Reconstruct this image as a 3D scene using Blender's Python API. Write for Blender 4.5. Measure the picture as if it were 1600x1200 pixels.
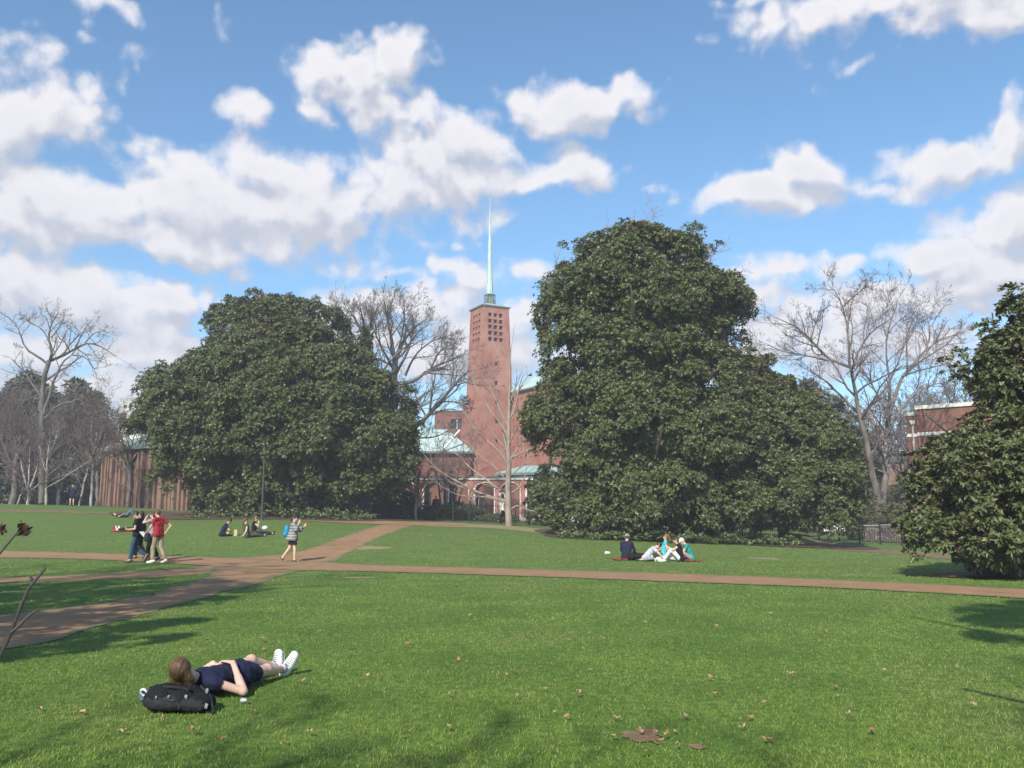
import bpy, bmesh, math, random, sys
import numpy as np
from mathutils import Vector, Matrix
for _o in list(bpy.data.objects):
    bpy.data.objects.remove(_o)
SC = bpy.context.scene
C = SC.collection
R = math.radians

# ------------------------------------------------------------------ camera
FOC, PITCH, EYE = 1385.64, R(8.53), 1.6
cam_d = bpy.data.cameras.new('camera')
cam = bpy.data.objects.new('camera', cam_d)
C.objects.link(cam)
cam.location = (0, 0, EYE)
cam.rotation_euler = (R(90) + PITCH, 0, 0)
cam_d.sensor_width = 36
cam_d.lens = 36 * FOC / 1600
cam_d.clip_start, cam_d.clip_end = 0.05, 8000
SC.camera = cam
SC.render.engine = 'CYCLES'
SC.view_settings.view_transform = 'Standard'
SC.view_settings.look = 'None'
SC.view_settings.exposure = 0.55
SC.view_settings.gamma = 1
SC.view_settings.use_curve_mapping = False
SC.cycles.max_bounces = 4
SC.cycles.transparent_max_bounces = 6
SC.cycles.use_denoising = True

_c, _s = math.cos(PITCH), math.sin(PITCH)
def ray(u, v):
    x = (u - 800) / FOC; y = (600 - v) / FOC
    return np.array((x, _c - y * _s, _s + y * _c))
def P(u, v, D):
    d = ray(u, v)
    return np.array((0, 0, EYE)) + d * (D / d[1])

# ------------------------------------------------------------------ light
SUN_AZ, SUN_EL = R(20), R(36)          # shadows fall 20 degrees right of straight ahead
sun_d = bpy.data.lights.new('sun', 'SUN')
sun = bpy.data.objects.new('sun', sun_d); C.objects.link(sun)
sun_d.energy = 4.3; sun_d.angle = R(0.55); sun_d.color = (1.0, 0.93, 0.83)
_ld = Vector((math.sin(SUN_AZ) * math.cos(SUN_EL), math.cos(SUN_AZ) * math.cos(SUN_EL), -math.sin(SUN_EL)))
sun.rotation_euler = _ld.to_track_quat('-Z', 'Y').to_euler()

W = bpy.data.worlds.new('World'); SC.world = W; W.use_nodes = True
W.cycles.sampling_method = 'NONE'
wt = W.node_tree; wt.nodes.clear()
def NN(t, typ, **kw):
    n = t.nodes.new(typ)
    for k, v in kw.items():
        setattr(n, k, v)
    return n
def setin(n, **kw):
    for k, v in kw.items():
        n.inputs[k.replace('_', ' ')].default_value = v
def math_(t, op, a, b=None, c=None, clamp=False):
    n = t.nodes.new('ShaderNodeMath'); n.operation = op; n.use_clamp = clamp
    for i, x in enumerate((a, b, c)):
        if x is None: continue
        if isinstance(x, (int, float)): n.inputs[i].default_value = x
        else: t.links.new(x, n.inputs[i])
    return n.outputs[0]
def vmath(t, op, a, b=None, c=None):
    n = t.nodes.new('ShaderNodeVectorMath'); n.operation = op
    for i, x in enumerate((a, b, c)):
        if x is None: continue
        if isinstance(x, (tuple, list)): n.inputs[i].default_value = x
        else: t.links.new(x, n.inputs[i])
    return n.outputs['Value'] if op in ('LENGTH', 'DOT_PRODUCT') else n.outputs[0]
def mixc(t, fac, a, b, mode='MIX'):
    n = t.nodes.new('ShaderNodeMix'); n.data_type = 'RGBA'; n.blend_type = mode; n.clamp_factor = True
    for sock, x in ((n.inputs[0], fac), (n.inputs[6], a), (n.inputs[7], b)):
        if isinstance(x, (int, float)): sock.default_value = x
        elif isinstance(x, (tuple, list)): sock.default_value = (*x[:3], 1)
        else: t.links.new(x, sock)
    return n.outputs[2]
def maprange(t, x, a, b, c=0.0, d=1.0, smooth=True):
    n = t.nodes.new('ShaderNodeMapRange')
    n.interpolation_type = 'SMOOTHSTEP' if smooth else 'LINEAR'
    t.links.new(x, n.inputs[0])
    for i, v in zip((1, 2, 3, 4), (a, b, c, d)): n.inputs[i].default_value = v
    return n.outputs[0]

# clouds: soft masses at compass bearings / heights, edges broken by fractal noise
CL = [(30,190,100,52,1),(55,120,80,50,.62),(0,90,40,60,.6),(140,75,60,26,.55),(150,2,70,24,.6),(10,240,60,30,.8),(365,68,24,22,.5),
 (393,180,40,36,.75),(575,140,105,58,1),(640,105,52,48,1),(490,190,40,34,.9),(520,120,62,42,1),(660,190,80,50,.85),
 (890,160,110,34,1),(960,135,52,38,.95),(1005,180,24,16,.6),(820,190,60,16,.6),(100,315,110,48,1),(200,330,120,60,1),(330,320,140,74,1),
 (400,275,62,34,1),(450,330,160,66,1),(600,300,120,58,1),(700,265,110,66,1),(740,225,60,44,.9),(860,268,78,34,1),(250,370,260,38,1),(10,340,110,50,1),
 (100,460,180,48,1),(230,465,74,34,1),(80,430,70,28,1),(0,470,70,50,1),(240,560,170,34,.95),(50,545,120,40,.95),(150,500,160,40,.85),
 (625,420,46,16,.7),(757,428,52,32,.8),(815,425,44,26,.85),(720,368,60,18,.5),(640,482,140,34,1),(540,490,80,26,.95),(690,545,170,62,1),
 (1205,300,98,28,1),(1245,266,60,30,1),(1345,294,56,18,.75),(1460,260,76,32,1),(1500,228,90,20,.75),(1580,185,36,40,.9),(1595,225,70,22,.8),
 (1380,2,250,34,.95),(1550,22,110,42,.95),(1190,0,80,14,.7),(1345,100,60,22,.35),(1000,300,28,12,.4),
 (1545,355,84,46,1),(1580,325,60,40,1),(1480,395,100,36,1),(1560,405,90,50,1),(1230,413,108,28,.95),(1305,418,76,26,.95),
 (1185,462,90,30,.85),(1540,450,110,36,.9),(1400,478,180,38,1),(1300,545,270,50,1),(1000,560,300,64,1),(860,490,120,38,.95),(1185,520,110,40,1),(720,410,70,24,.8),(150,605,200,34,.95)]
# the sky goes on outside the frame: more masses of the same kind all round
_r = random.Random(5)
OUT = []
for _i in range(16):
    OUT.append((_r.uniform(45, 315), _r.uniform(8, 46), _r.uniform(8, 20), _r.uniform(3, 6), 1))
g = bpy.data.node_groups.new('cloud_field', 'ShaderNodeTree')
g.interface.new_socket('P', in_out='INPUT', socket_type='NodeSocketVector')
g.interface.new_socket('F', in_out='OUTPUT', socket_type='NodeSocketFloat')
gi = g.nodes.new('NodeGroupInput'); go_ = g.nodes.new('NodeGroupOutput')
n1 = NN(g, 'ShaderNodeTexNoise', noise_dimensions='2D'); setin(n1, Scale=7.0, Detail=3.0, Roughness=0.5)
g.links.new(gi.outputs[0], n1.inputs['Vector'])
wv = vmath(g, 'MULTIPLY', vmath(g, 'SUBTRACT', n1.outputs['Color'], (0.5, 0.5, 0.5)), (0.09, 0.06, 0.0))
wp = vmath(g, 'ADD', gi.outputs[0], wv)
acc = None
def _dirs():
    for (u, v, a, b, w) in CL:
        d = ray(u, v)
        yield math.atan2(d[0], d[1]), math.atan2(d[2], math.hypot(d[0], d[1])), a / FOC, b / FOC, w
    for (az, el, a, b, w) in OUT:
        azr = R(az if az <= 180 else az - 360)
        yield azr, R(el), R(a), R(b), w
for (az, el, a, b, w) in _dirs():
    a *= 1.46; b *= 1.40
    q = vmath(g, 'LENGTH', vmath(g, 'MULTIPLY_ADD', wp, (1 / a, 1 / b, 0), (-az / a, -el / b, 0)))
    x = math_(g, 'SUBTRACT', w, q) if w == 1 else math_(g, 'MULTIPLY_ADD', q, -w, w * w * 0.9 + .06)
    acc = x if acc is None else math_(g, 'SMOOTH_MAX', acc, x, 0.12)
n2 = NN(g, 'ShaderNodeTexNoise', noise_dimensions='2D'); setin(n2, Scale=13.0, Detail=8.0, Roughness=0.58, Lacunarity=2.1)
g.links.new(gi.outputs[0], n2.inputs['Vector'])
vo = NN(g, 'ShaderNodeTexVoronoi', feature='SMOOTH_F1', voronoi_dimensions='2D'); setin(vo, Scale=24.0, Detail=1.0, Roughness=0.5, Smoothness=0.35)
g.links.new(vmath(g, 'MULTIPLY', wp, (1, 1.25, 1)), vo.inputs['Vector'])
f = math_(g, 'MULTIPLY_ADD', math_(g, 'SUBTRACT', n2.outputs['Fac'], 0.5), 1.35, acc)
f = math_(g, 'MULTIPLY_ADD', math_(g, 'SUBTRACT', 0.45, vo.outputs['Distance']), 0.5, f)
g.links.new(f, go_.inputs[0])

tc = NN(wt, 'ShaderNodeTexCoord')
sx = NN(wt, 'ShaderNodeSeparateXYZ'); wt.links.new(tc.outputs['Generated'], sx.inputs[0])
az = math_(wt, 'ARCTAN2', sx.outputs[0], sx.outputs[1])
hyp = math_(wt, 'SQRT', math_(wt, 'ADD', math_(wt, 'MULTIPLY', sx.outputs[0], sx.outputs[0]), math_(wt, 'MULTIPLY', sx.outputs[1], sx.outputs[1])))
el = math_(wt, 'ARCTAN2', sx.outputs[2], hyp)
cb = NN(wt, 'ShaderNodeCombineXYZ'); wt.links.new(az, cb.inputs[0]); wt.links.new(el, cb.inputs[1])
def field(vec):
    n = NN(wt, 'ShaderNodeGroup'); n.node_tree = g; wt.links.new(vec, n.inputs[0]); return n.outputs[0]
f0 = field(cb.outputs[0])
f1 = field(vmath(wt, 'ADD', cb.outputs[0], (-0.012, 0.024, 0)))
alpha = maprange(wt, f0, -0.06, 0.52)
rel = maprange(wt, math_(wt, 'SUBTRACT', f0, f1), -0.42, 0.38)
thick = maprange(wt, f0, 0.25, 1.1)
ccol = mixc(wt, rel, (0.66, 0.69, 0.80), (1.12, 1.09, 1.12))
ccol = mixc(wt, math_(wt, 'MULTIPLY', thick, 0.30), ccol, (0.78, 0.79, 0.88))
sky = NN(wt, 'ShaderNodeTexSky', sky_type='NISHITA')
sky.sun_disc = False; sky.sun_elevation = SUN_EL; sky.sun_rotation = R(180) + SUN_AZ
sky.air_density = 1.0; sky.dust_density = 0.6; sky.ozone_density = 2.5; sky.altitude = 200
SKY_STR = 0.105
CLOUD_GAIN = 0.60 / SKY_STR
skyc = mixc(wt, 1.0, sky.outputs[0], (0.90, 1.18, 1.26), 'MULTIPLY')
csc = vmath(wt, 'SCALE', ccol); csc.node.inputs['Scale'].default_value = CLOUD_GAIN
fin = mixc(wt, math_(wt, 'MULTIPLY', alpha, 0.97), skyc, csc)
bg = NN(wt, 'ShaderNodeBackground'); bg.inputs['Strength'].default_value = SKY_STR
wt.links.new(fin, bg.inputs['Color'])
wo = NN(wt, 'ShaderNodeOutputWorld'); wt.links.new(bg.outputs[0], wo.inputs[0])

# ------------------------------------------------------------------ materials
M = {}
def mat(name, col, col2=None, scale=4.0, rough=0.8, spec=0.3, bump=0.0, bscale=None, detail=5.0, fac=(0.35, 0.65), metal=0.0, coords='Object', stretch=None, tone=None, back=None):
    m = bpy.data.materials.new(name); m.use_nodes = True
    t = m.node_tree; b = t.nodes['Principled BSDF']
    setin(b, Roughness=rough, Metallic=metal); b.inputs['Specular IOR Level'].default_value = spec
    b.inputs['Base Color'].default_value = (*col, 1)
    tcn = NN(t, 'ShaderNodeTexCoord'); vec = tcn.outputs[coords]
    if stretch: vec = vmath(t, 'MULTIPLY', vec, stretch)
    out = None
    if col2 is not None:
        nz = NN(t, 'ShaderNodeTexNoise'); setin(nz, Scale=scale, Detail=detail, Roughness=0.6)
        t.links.new(vec, nz.inputs['Vector'])
        out = mixc(t, maprange(t, nz.outputs['Fac'], *fac), col, col2)
    if tone is not None:
        at = NN(t, 'ShaderNodeAttribute', attribute_name='tone')
        out = mixc(t, at.outputs['Fac'], out if out is not None else col, tone)
    if back is not None:
        ge = NN(t, 'ShaderNodeNewGeometry')
        out = mixc(t, ge.outputs['Backfacing'], out if out is not None else col, back)
    if out is not None: t.links.new(out, b.inputs['Base Color'])
    if bump:
        nb = NN(t, 'ShaderNodeTexNoise'); setin(nb, Scale=bscale or scale * 4, Detail=6.0)
        t.links.new(vec, nb.inputs['Vector'])
        bp = NN(t, 'ShaderNodeBump'); bp.inputs['Strength'].default_value = bump; bp.inputs['Distance'].default_value = 0.05
        t.links.new(nb.outputs['Fac'], bp.inputs['Height']); t.links.new(bp.outputs[0], b.inputs['Normal'])
    M[name] = m
    return m
def brickmat(name, c1, c2, mortar, rot=0.0, scale=1.0, sx=1.0, rough=0.85, flat=False):
    m = bpy.data.materials.new(name); m.use_nodes = True
    t = m.node_tree; b = t.nodes['Principled BSDF']; setin(b, Roughness=rough); b.inputs['Specular IOR Level'].default_value = 0.2
    tcn = NN(t, 'ShaderNodeTexCoord'); sp = NN(t, 'ShaderNodeSeparateXYZ'); t.links.new(tcn.outputs['Object'], sp.inputs[0])
    cbn = NN(t, 'ShaderNodeCombineXYZ')
    if flat:
        t.links.new(sp.outputs[0], cbn.inputs[0]); t.links.new(sp.outputs[1], cbn.inputs[1])
    else:
        t.links.new(math_(t, 'ADD', sp.outputs[0], sp.outputs[1]), cbn.inputs[0]); t.links.new(sp.outputs[2], cbn.inputs[1])
    vec = cbn.outputs[0]
    br = NN(t, 'ShaderNodeTexBrick'); t.links.new(vec, br.inputs['Vector'])
    setin(br, Scale=scale, Mortar_Size=0.012, Brick_Width=0.22, Row_Height=0.075)
    br.inputs['Color1'].default_value = (*c1, 1); br.inputs['Color2'].default_value = (*c2, 1); br.inputs['Mortar'].default_value = (*mortar, 1)
    nz = NN(t, 'ShaderNodeTexNoise'); setin(nz, Scale=0.45 if not flat else 1.6, Detail=7.0, Roughness=0.65); t.links.new(tcn.outputs['Object'], nz.inputs['Vector'])
    col = mixc(t, maprange(t, nz.outputs['Fac'], .3, .75), br.outputs['Color'], tuple(x * .72 for x in c1))
    st = NN(t, 'ShaderNodeTexNoise'); setin(st, Scale=1.1 if not flat else .5, Detail=6.0, Roughness=0.7)
    t.links.new(vmath(t, 'MULTIPLY', tcn.outputs['Object'], (1, 1, 1 if flat else .12)), st.inputs['Vector'])
    col = mixc(t, math_(t, 'MULTIPLY', maprange(t, st.outputs['Fac'], .48, .75), .45), col, tuple(x * .5 for x in c2))      # stains and damp runs
    if flat:
        at = NN(t, 'ShaderNodeAttribute', attribute_name='tone')
        e = NN(t, 'ShaderNodeTexNoise'); setin(e, Scale=3.5, Detail=6.0, Roughness=.7); t.links.new(tcn.outputs['Object'], e.inputs['Vector'])
        col = mixc(t, maprange(t, math_(t, 'MULTIPLY_ADD', at.outputs['Fac'], .75, math_(t, 'MULTIPLY', e.outputs['Fac'], .75)), .5, .95), col, (0.20, 0.165, 0.085))   # earth and moss worn over the borders
    t.links.new(col, b.inputs['Base Color'])
    bp = NN(t, 'ShaderNodeBump'); bp.inputs['Strength'].default_value = 0.35; bp.inputs['Distance'].default_value = 0.01
    t.links.new(br.outputs['Fac'], bp.inputs['Height']); bp.invert = True; t.links.new(bp.outputs[0], b.inputs['Normal'])
    M[name] = m; return m
brickmat('brick_red', (0.385, 0.142, 0.100), (0.32, 0.115, 0.082), (0.42, 0.29, 0.24))
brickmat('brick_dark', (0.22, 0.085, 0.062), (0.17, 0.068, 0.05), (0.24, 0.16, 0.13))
brickmat('brick_brown', (0.27, 0.155, 0.115), (0.21, 0.115, 0.085), (0.30, 0.22, 0.18))
brickmat('brick_path', (0.40, 0.225, 0.115), (0.30, 0.165, 0.085), (0.31, 0.23, 0.14), flat=True, rough=0.9)
mat('stone', (0.68, 0.65, 0.58), (0.55, 0.52, 0.46), 3, 0.8)
mat('white_paint', (0.78, 0.78, 0.75), (0.66, 0.66, 0.63), 2, 0.6)
mat('copper', (0.34, 0.47, 0.43), (0.26, 0.38, 0.35), 0.8, 0.6, stretch=(1, 1, .3))
mat('copper_pale', (0.47, 0.59, 0.54), (0.37, 0.48, 0.45), 1.2, 0.55)
mat('copper_dark', (0.10, 0.14, 0.13), (0.16, 0.2, 0.18), 3, 0.6)
mat('glass_dark', (0.02, 0.024, 0.03), (0.05, 0.055, 0.06), 2, 0.25, 0.5)
mat('iron', (0.015, 0.015, 0.016), (0.03, 0.03, 0.03), 12, 0.5)
mat('lamp_metal', (0.05, 0.045, 0.042), (0.07, 0.065, 0.06), 8, 0.5)
mat('concrete', (0.36, 0.35, 0.34), (0.28, 0.28, 0.27), 2, 0.85)
mat('tower_grey', (0.42, 0.45, 0.50), (0.36, 0.39, 0.44), .1, 0.8)
mat('asphalt', (0.10, 0.10, 0.105), (0.13, 0.13, 0.13), 3, 0.9)
mat('soil', (0.16, 0.095, 0.055), (0.24, 0.16, 0.095), 2.5, 0.95, bump=.6, bscale=14)
mat('mulch', (0.075, 0.05, 0.032), (0.13, 0.09, 0.055), 5, 0.95, bump=.8, bscale=22)
mat('worn', (0.30, 0.245, 0.13), (0.21, 0.20, 0.085), 5, 0.95, bump=.5, bscale=20)
mat('bark_grey', (0.175, 0.155, 0.138), (0.085, 0.075, 0.068), 3, 0.9, bump=.7, bscale=9, stretch=(1, 1, .35))
mat('bark_fork', (0.225, 0.195, 0.17), (0.12, 0.10, 0.088), 2, 0.9, bump=.6, bscale=9, stretch=(1, 1, .35))
mat('bark_pale', (0.34, 0.285, 0.24), (0.21, 0.175, 0.15), 3, 0.9, bump=.4, bscale=9, stretch=(1, 1, .5))
mat('bark_dark', (0.055, 0.042, 0.034), (0.10, 0.08, 0.065), 3, 0.9, bump=.7, bscale=9, stretch=(1, 1, .35))
mat('bark_white', (0.36, 0.335, 0.30), (0.20, 0.18, 0.165), 4, 0.85, bump=.3, stretch=(1, 1, .5))
mat('twig_grey', (0.20, 0.17, 0.155), (0.13, 0.11, 0.105), 2, 0.9)
mat('twig_pale', (0.32, 0.265, 0.225), (0.25, 0.21, 0.18), 2, 0.9)
mat('twig_purple', (0.17, 0.125, 0.12), (0.12, 0.09, 0.09), 1, 0.9)
mat('twig_red', (0.33, 0.17, 0.145), (0.25, 0.14, 0.12), 1, 0.9)
mat('twig_brown', (0.21, 0.13, 0.09), (0.15, 0.09, 0.065), 1, 0.9)
mat('leaf_magnolia', (0.056, 0.082, 0.024), (0.086, 0.112, 0.034), 0.5, 0.47, 0.4, tone=(0.138, 0.148, 0.060), back=(0.11, 0.085, 0.045))
mat('leaf_evergreen', (0.072, 0.080, 0.056), (0.105, 0.108, 0.078), 0.4, 0.7, 0.3, tone=(0.15, 0.14, 0.11))
mat('leaf_shrub', (0.055, 0.085, 0.028), (0.085, 0.11, 0.04), 0.8, 0.6, 0.3, tone=(0.11, 0.12, 0.05))
mat('leaf_olive', (0.10, 0.105, 0.045), (0.07, 0.085, 0.03), 0.8, 0.7, 0.3, tone=(0.15, 0.125, 0.065))
mat('leaf_ivy', (0.05, 0.085, 0.022), (0.08, 0.12, 0.035), 1.2, 0.45, 0.5, tone=(0.12, 0.15, 0.06))
mat('leaf_withered', (0.15, 0.085, 0.06), (0.09, 0.05, 0.035), 20, 0.8, 0.3)
mat('wall_brown', (0.14, 0.10, 0.082), (0.10, 0.072, 0.06), 4, 0.9, bump=.3)
mat('dead_leaf', (0.37, 0.23, 0.11), (0.24, 0.13, 0.06), 9, 0.8, 0.3)
mat('dead_leaf_pale', (0.48, 0.36, 0.22), (0.33, 0.22, 0.12), 9, 0.8, 0.3)
# people and their things
mat('skin', (0.55, 0.335, 0.245), (0.49, 0.285, 0.205), 12, 0.55, 0.35)
mat('skin_pale', (0.64, 0.43, 0.34), (0.58, 0.36, 0.28), 12, 0.55, 0.35)
for nm, c in dict(navy=(.018, .022, .055), black_cloth=(.014, .014, .016), red_cloth=(.36, .03, .035), khaki=(.36, .30, .21), denim=(.045, .085, .15),
                  grey_cloth=(.33, .34, .37), white_cloth=(.75, .75, .74), teal_cloth=(.03, .30, .26), cyan_cloth=(.06, .56, .62), olive_cloth=(.085, .095, .055),
                  pale_grey=(.52, .54, .60), charcoal=(.03, .03, .035), blue_bag=(.03, .30, .55), cream=(.70, .60, .38), steel_blue=(.10, .19, .25), red_blanket=(.38, .07, .035), dark_green=(.01, .19, .075)).items():
    mat(nm, c, tuple(x * .72 for x in c), 14, 0.88, 0.2, bump=.35, bscale=26)
for nm, c in dict(hair_brown=(.062, .033, .015), hair_dark=(.016, .011, .009), hair_auburn=(.15, .065, .025), hair_blond=(.42, .33, .19)).items():
    mat(nm, c, tuple(min(1, x * 2.1) for x in c), 22, 0.45, 0.5, bump=.5, bscale=60, stretch=(1, .25, .25))
mat('shoe_white', (.80, .80, .79), (.70, .70, .69), 12, .55, .4)
mat('shoe_dark', (.03, .03, .04), (.06, .055, .05), 12, .6, .4)
mat('eye', (.02, .015, .012), None, rough=.2)
mat('rubber', (.02, .02, .02), (.035, .035, .035), 10, .8)
mat('chrome', (.55, .56, .58), (.4, .4, .42), 8, .3, metal=.8)
mat('car_white', (.74, .75, .76), (.70, .71, .72), 2, .25, .5)
mat('lantern_glass', (.30, .62, .60), (.22, .5, .5), 4, .2, .6)
mat('roof_slate', (.085, .085, .095), (.12, .12, .13), 2, .8)
def stripes(name, a, b, freq):
    m = mat(name, a, None, rough=.9)
    t = m.node_tree; tcn = NN(t, 'ShaderNodeTexCoord'); sp = NN(t, 'ShaderNodeSeparateXYZ'); t.links.new(tcn.outputs['Object'], sp.inputs[0])
    nz = NN(t, 'ShaderNodeTexNoise'); setin(nz, Scale=5.0); t.links.new(tcn.outputs['Object'], nz.inputs['Vector'])
    w = math_(t, 'SINE', math_(t, 'MULTIPLY_ADD', sp.outputs[2], freq, math_(t, 'MULTIPLY', nz.outputs['Fac'], 3.0)))
    t.links.new(mixc(t, maprange(t, w, -.3, .4), a, b), t.nodes['Principled BSDF'].inputs['Base Color'])
stripes('poncho', (.32, .305, .30), (.15, .145, .15), 60.0)

_m = bpy.data.materials.new('haze_air'); _m.use_nodes = True; _t = _m.node_tree; _t.nodes.clear()
_v = NN(_t, 'ShaderNodeVolumePrincipled'); setin(_v, Density=0.0011, Anisotropy=0.0); _v.inputs['Color'].default_value = (.86, .90, 1.0, 1)
_o = NN(_t, 'ShaderNodeOutputMaterial'); _t.links.new(_v.outputs[0], _o.inputs['Volume']); M['haze_air'] = _m
# lawn colour: one noise recipe for the soil sheet and the blades so they agree
def lawn_mat(name, dark, mid, dry, rough, blade):
    m = bpy.data.materials.new(name); m.use_nodes = True
    t = m.node_tree; b = t.nodes['Principled BSDF']; setin(b, Roughness=rough); b.inputs['Specular IOR Level'].default_value = .25
    tcn = NN(t, 'ShaderNodeTexCoord'); v = tcn.outputs['Object']
    a = NN(t, 'ShaderNodeTexNoise'); setin(a, Scale=0.55, Detail=6.0, Roughness=.6); t.links.new(v, a.inputs['Vector'])
    d = NN(t, 'ShaderNodeTexNoise'); setin(d, Scale=0.23, Detail=8.0, Roughness=.72); t.links.new(vmath(t, 'ADD', v, (31, 7, 0)), d.inputs['Vector'])
    e = NN(t, 'ShaderNodeTexNoise'); setin(e, Scale=9.0, Detail=5.0, Roughness=.7); t.links.new(v, e.inputs['Vector'])
    col = mixc(t, maprange(t, a.outputs['Fac'], .36, .66), dark, mid)
    col = mixc(t, math_(t, 'MULTIPLY', maprange(t, d.outputs['Fac'], .51, .73), .52), col, dry)
    sp = NN(t, 'ShaderNodeSeparateXYZ'); t.links.new(v, sp.inputs[0])
    col = mixc(t, maprange(t, sp.outputs[1], 17, 44, 0, .62), col, (0.180, 0.245, 0.075))     # brightness of far grass seen slantwise in sun, put into the colour
    if blade:
        at = NN(t, 'ShaderNodeAttribute', attribute_name='tone')
        col = mixc(t, at.outputs['Fac'], col, dry)
    else:
        col = mixc(t, maprange(t, e.outputs['Fac'], .30, .75), tuple(x * .55 for x in dark), col)
    t.links.new(col, b.inputs['Base Color'])
    if blade:
        try: setin(b, **{'Subsurface_Weight': 0.0})
        except Exception: pass
    M[name] = m
GD, GM, GY = (0.096, 0.176, 0.024), (0.162, 0.246, 0.040), (0.31, 0.285, 0.12)
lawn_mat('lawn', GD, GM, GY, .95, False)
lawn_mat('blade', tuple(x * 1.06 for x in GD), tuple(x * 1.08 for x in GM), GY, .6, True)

# ------------------------------------------------------------------ object helpers
def tag(o, label=None, cat=None, group=None, kind=None):
    if label: o['label'] = label
    if cat: o['category'] = cat
    if group: o['group'] = group
    if kind: o['kind'] = kind
    return o
def empty(name, loc, rz=0.0, label=None, cat=None, group=None):
    o = bpy.data.objects.new(name, None); C.objects.link(o)
    o.location = [float(x) for x in loc]; o.rotation_euler = (0, 0, rz); o.empty_display_size = .2
    return tag(o, label, cat, group)
def npmesh(name, V, F, mats, smooth=False, tone=None):
    V = np.ascontiguousarray(V, dtype=np.float32); F = np.ascontiguousarray(F, dtype=np.int32)
    me = bpy.data.meshes.new(name)
    k = F.shape[1]
    me.vertices.add(len(V)); me.vertices.foreach_set('co', V.ravel())
    me.loops.add(F.size); me.loops.foreach_set('vertex_index', F.ravel())
    me.polygons.add(len(F)); me.polygons.foreach_set('loop_start', np.arange(0, F.size, k, dtype=np.int32))
    try: me.polygons.foreach_set('loop_total', np.full(len(F), k, dtype=np.int32))
    except Exception: pass
    if smooth: me.polygons.foreach_set('use_smooth', np.ones(len(F), dtype=bool))
    if tone is not None:
        at = me.attributes.new('tone', 'FLOAT', 'POINT'); at.data.foreach_set('value', np.asarray(tone, dtype=np.float32))
    me.update(calc_edges=True)
    for m in (mats if isinstance(mats, (list, tuple)) else [mats]):
        me.materials.append(M[m])
    return me
def mobj(name, me, parent=None, loc=(0, 0, 0), rot=(0, 0, 0)):
    o = bpy.data.objects.new(name, me); C.objects.link(o)
    o.location = [float(x) for x in loc]; o.rotation_euler = rot
    if parent is not None: o.parent = parent
    return o
class MB:
    def __init__(s): s.v = []; s.f = []
    def add(s, V, F):
        n = len(s.v); s.v += [tuple(float(c) for c in p) for p in V]; s.f += [tuple(i + n for i in q) for q in F]; return s
    def quad(s, a, b, c, d): return s.add([a, b, c, d], [(0, 1, 2, 3)])
    def box(s, x0, x1, y0, y1, z0, z1):
        return s.add([(x0,y0,z0),(x1,y0,z0),(x1,y1,z0),(x0,y1,z0),(x0,y0,z1),(x1,y0,z1),(x1,y1,z1),(x0,y1,z1)],
                     [(0,3,2,1),(4,5,6,7),(0,1,5,4),(1,2,6,5),(2,3,7,6),(3,0,4,7)])
    def hexa(s, b, t):   # bottom quad (ccw from above), top quad
        return s.add(list(b) + list(t), [(3,2,1,0),(4,5,6,7),(0,1,5,4),(1,2,6,5),(2,3,7,6),(3,0,4,7)])
    def lathe(s, prof, n=12, c=(0, 0, 0)):
        V = []; F = []
        for (r, z) in prof:
            for i in range(n):
                a = 2 * math.pi * i / n; V.append((c[0] + r * math.cos(a), c[1] + r * math.sin(a), c[2] + z))
        for j in range(len(prof) - 1):
            for i in range(n):
                F.append((j*n+i, j*n+(i+1)%n, (j+1)*n+(i+1)%n, (j+1)*n+i))
        F.append(tuple(range(n - 1, -1, -1))); F.append(tuple((len(prof)-1)*n + i for i in range(n)))
        return s.add(V, F)
    def tube(s, pts, radii, n=6):
        V, F = tubes(np.array([pts], float), np.array([radii], float), n, quads=True)
        s.add(V, F)
        k = len(pts)
        off = len(s.v) - n * k
        s.f.append(tuple(off + i for i in range(n - 1, -1, -1))); s.f.append(tuple(off + (k-1)*n + i for i in range(n)))
        return s
    def ring(s, c, r, tr, axis='x', n=20, k=6):
        V = []; F = []
        for i in range(n):
            a = 2*math.pi*i/n
            for j in range(k):
                b = 2*math.pi*j/k; rr = r + tr*math.cos(b); h = tr*math.sin(b)
                p = (h, rr*math.cos(a), rr*math.sin(a)) if axis == 'x' else (rr*math.cos(a), h, rr*math.sin(a))
                V.append(tuple(c[q]+p[q] for q in range(3)))
        for i in range(n):
            for j in range(k):
                F.append((i*k+j, ((i+1)%n)*k+j, ((i+1)%n)*k+(j+1)%k, i*k+(j+1)%k))
        return s.add(V, F)
    def mesh(s, name, mats, smooth=False):
        me = bpy.data.meshes.new(name); me.from_pydata(s.v, [], s.f)
        if smooth: me.polygons.foreach_set('use_smooth', [True] * len(me.polygons))
        for m in (mats if isinstance(mats, (list, tuple)) else [mats]): me.materials.append(M[m])
        bm = bmesh.new(); bm.from_mesh(me); bmesh.ops.recalc_face_normals(bm, faces=bm.faces); bm.to_mesh(me); bm.free()
        return me
    def build(s, name, mats, parent=None, loc=(0, 0, 0), rot=(0, 0, 0), smooth=False):
        return mobj(name, s.mesh(name, mats, smooth), parent, loc, rot)
def norm(a):
    a = np.asarray(a, float); return a / np.maximum(np.linalg.norm(a, axis=-1, keepdims=True), 1e-9)
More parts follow.
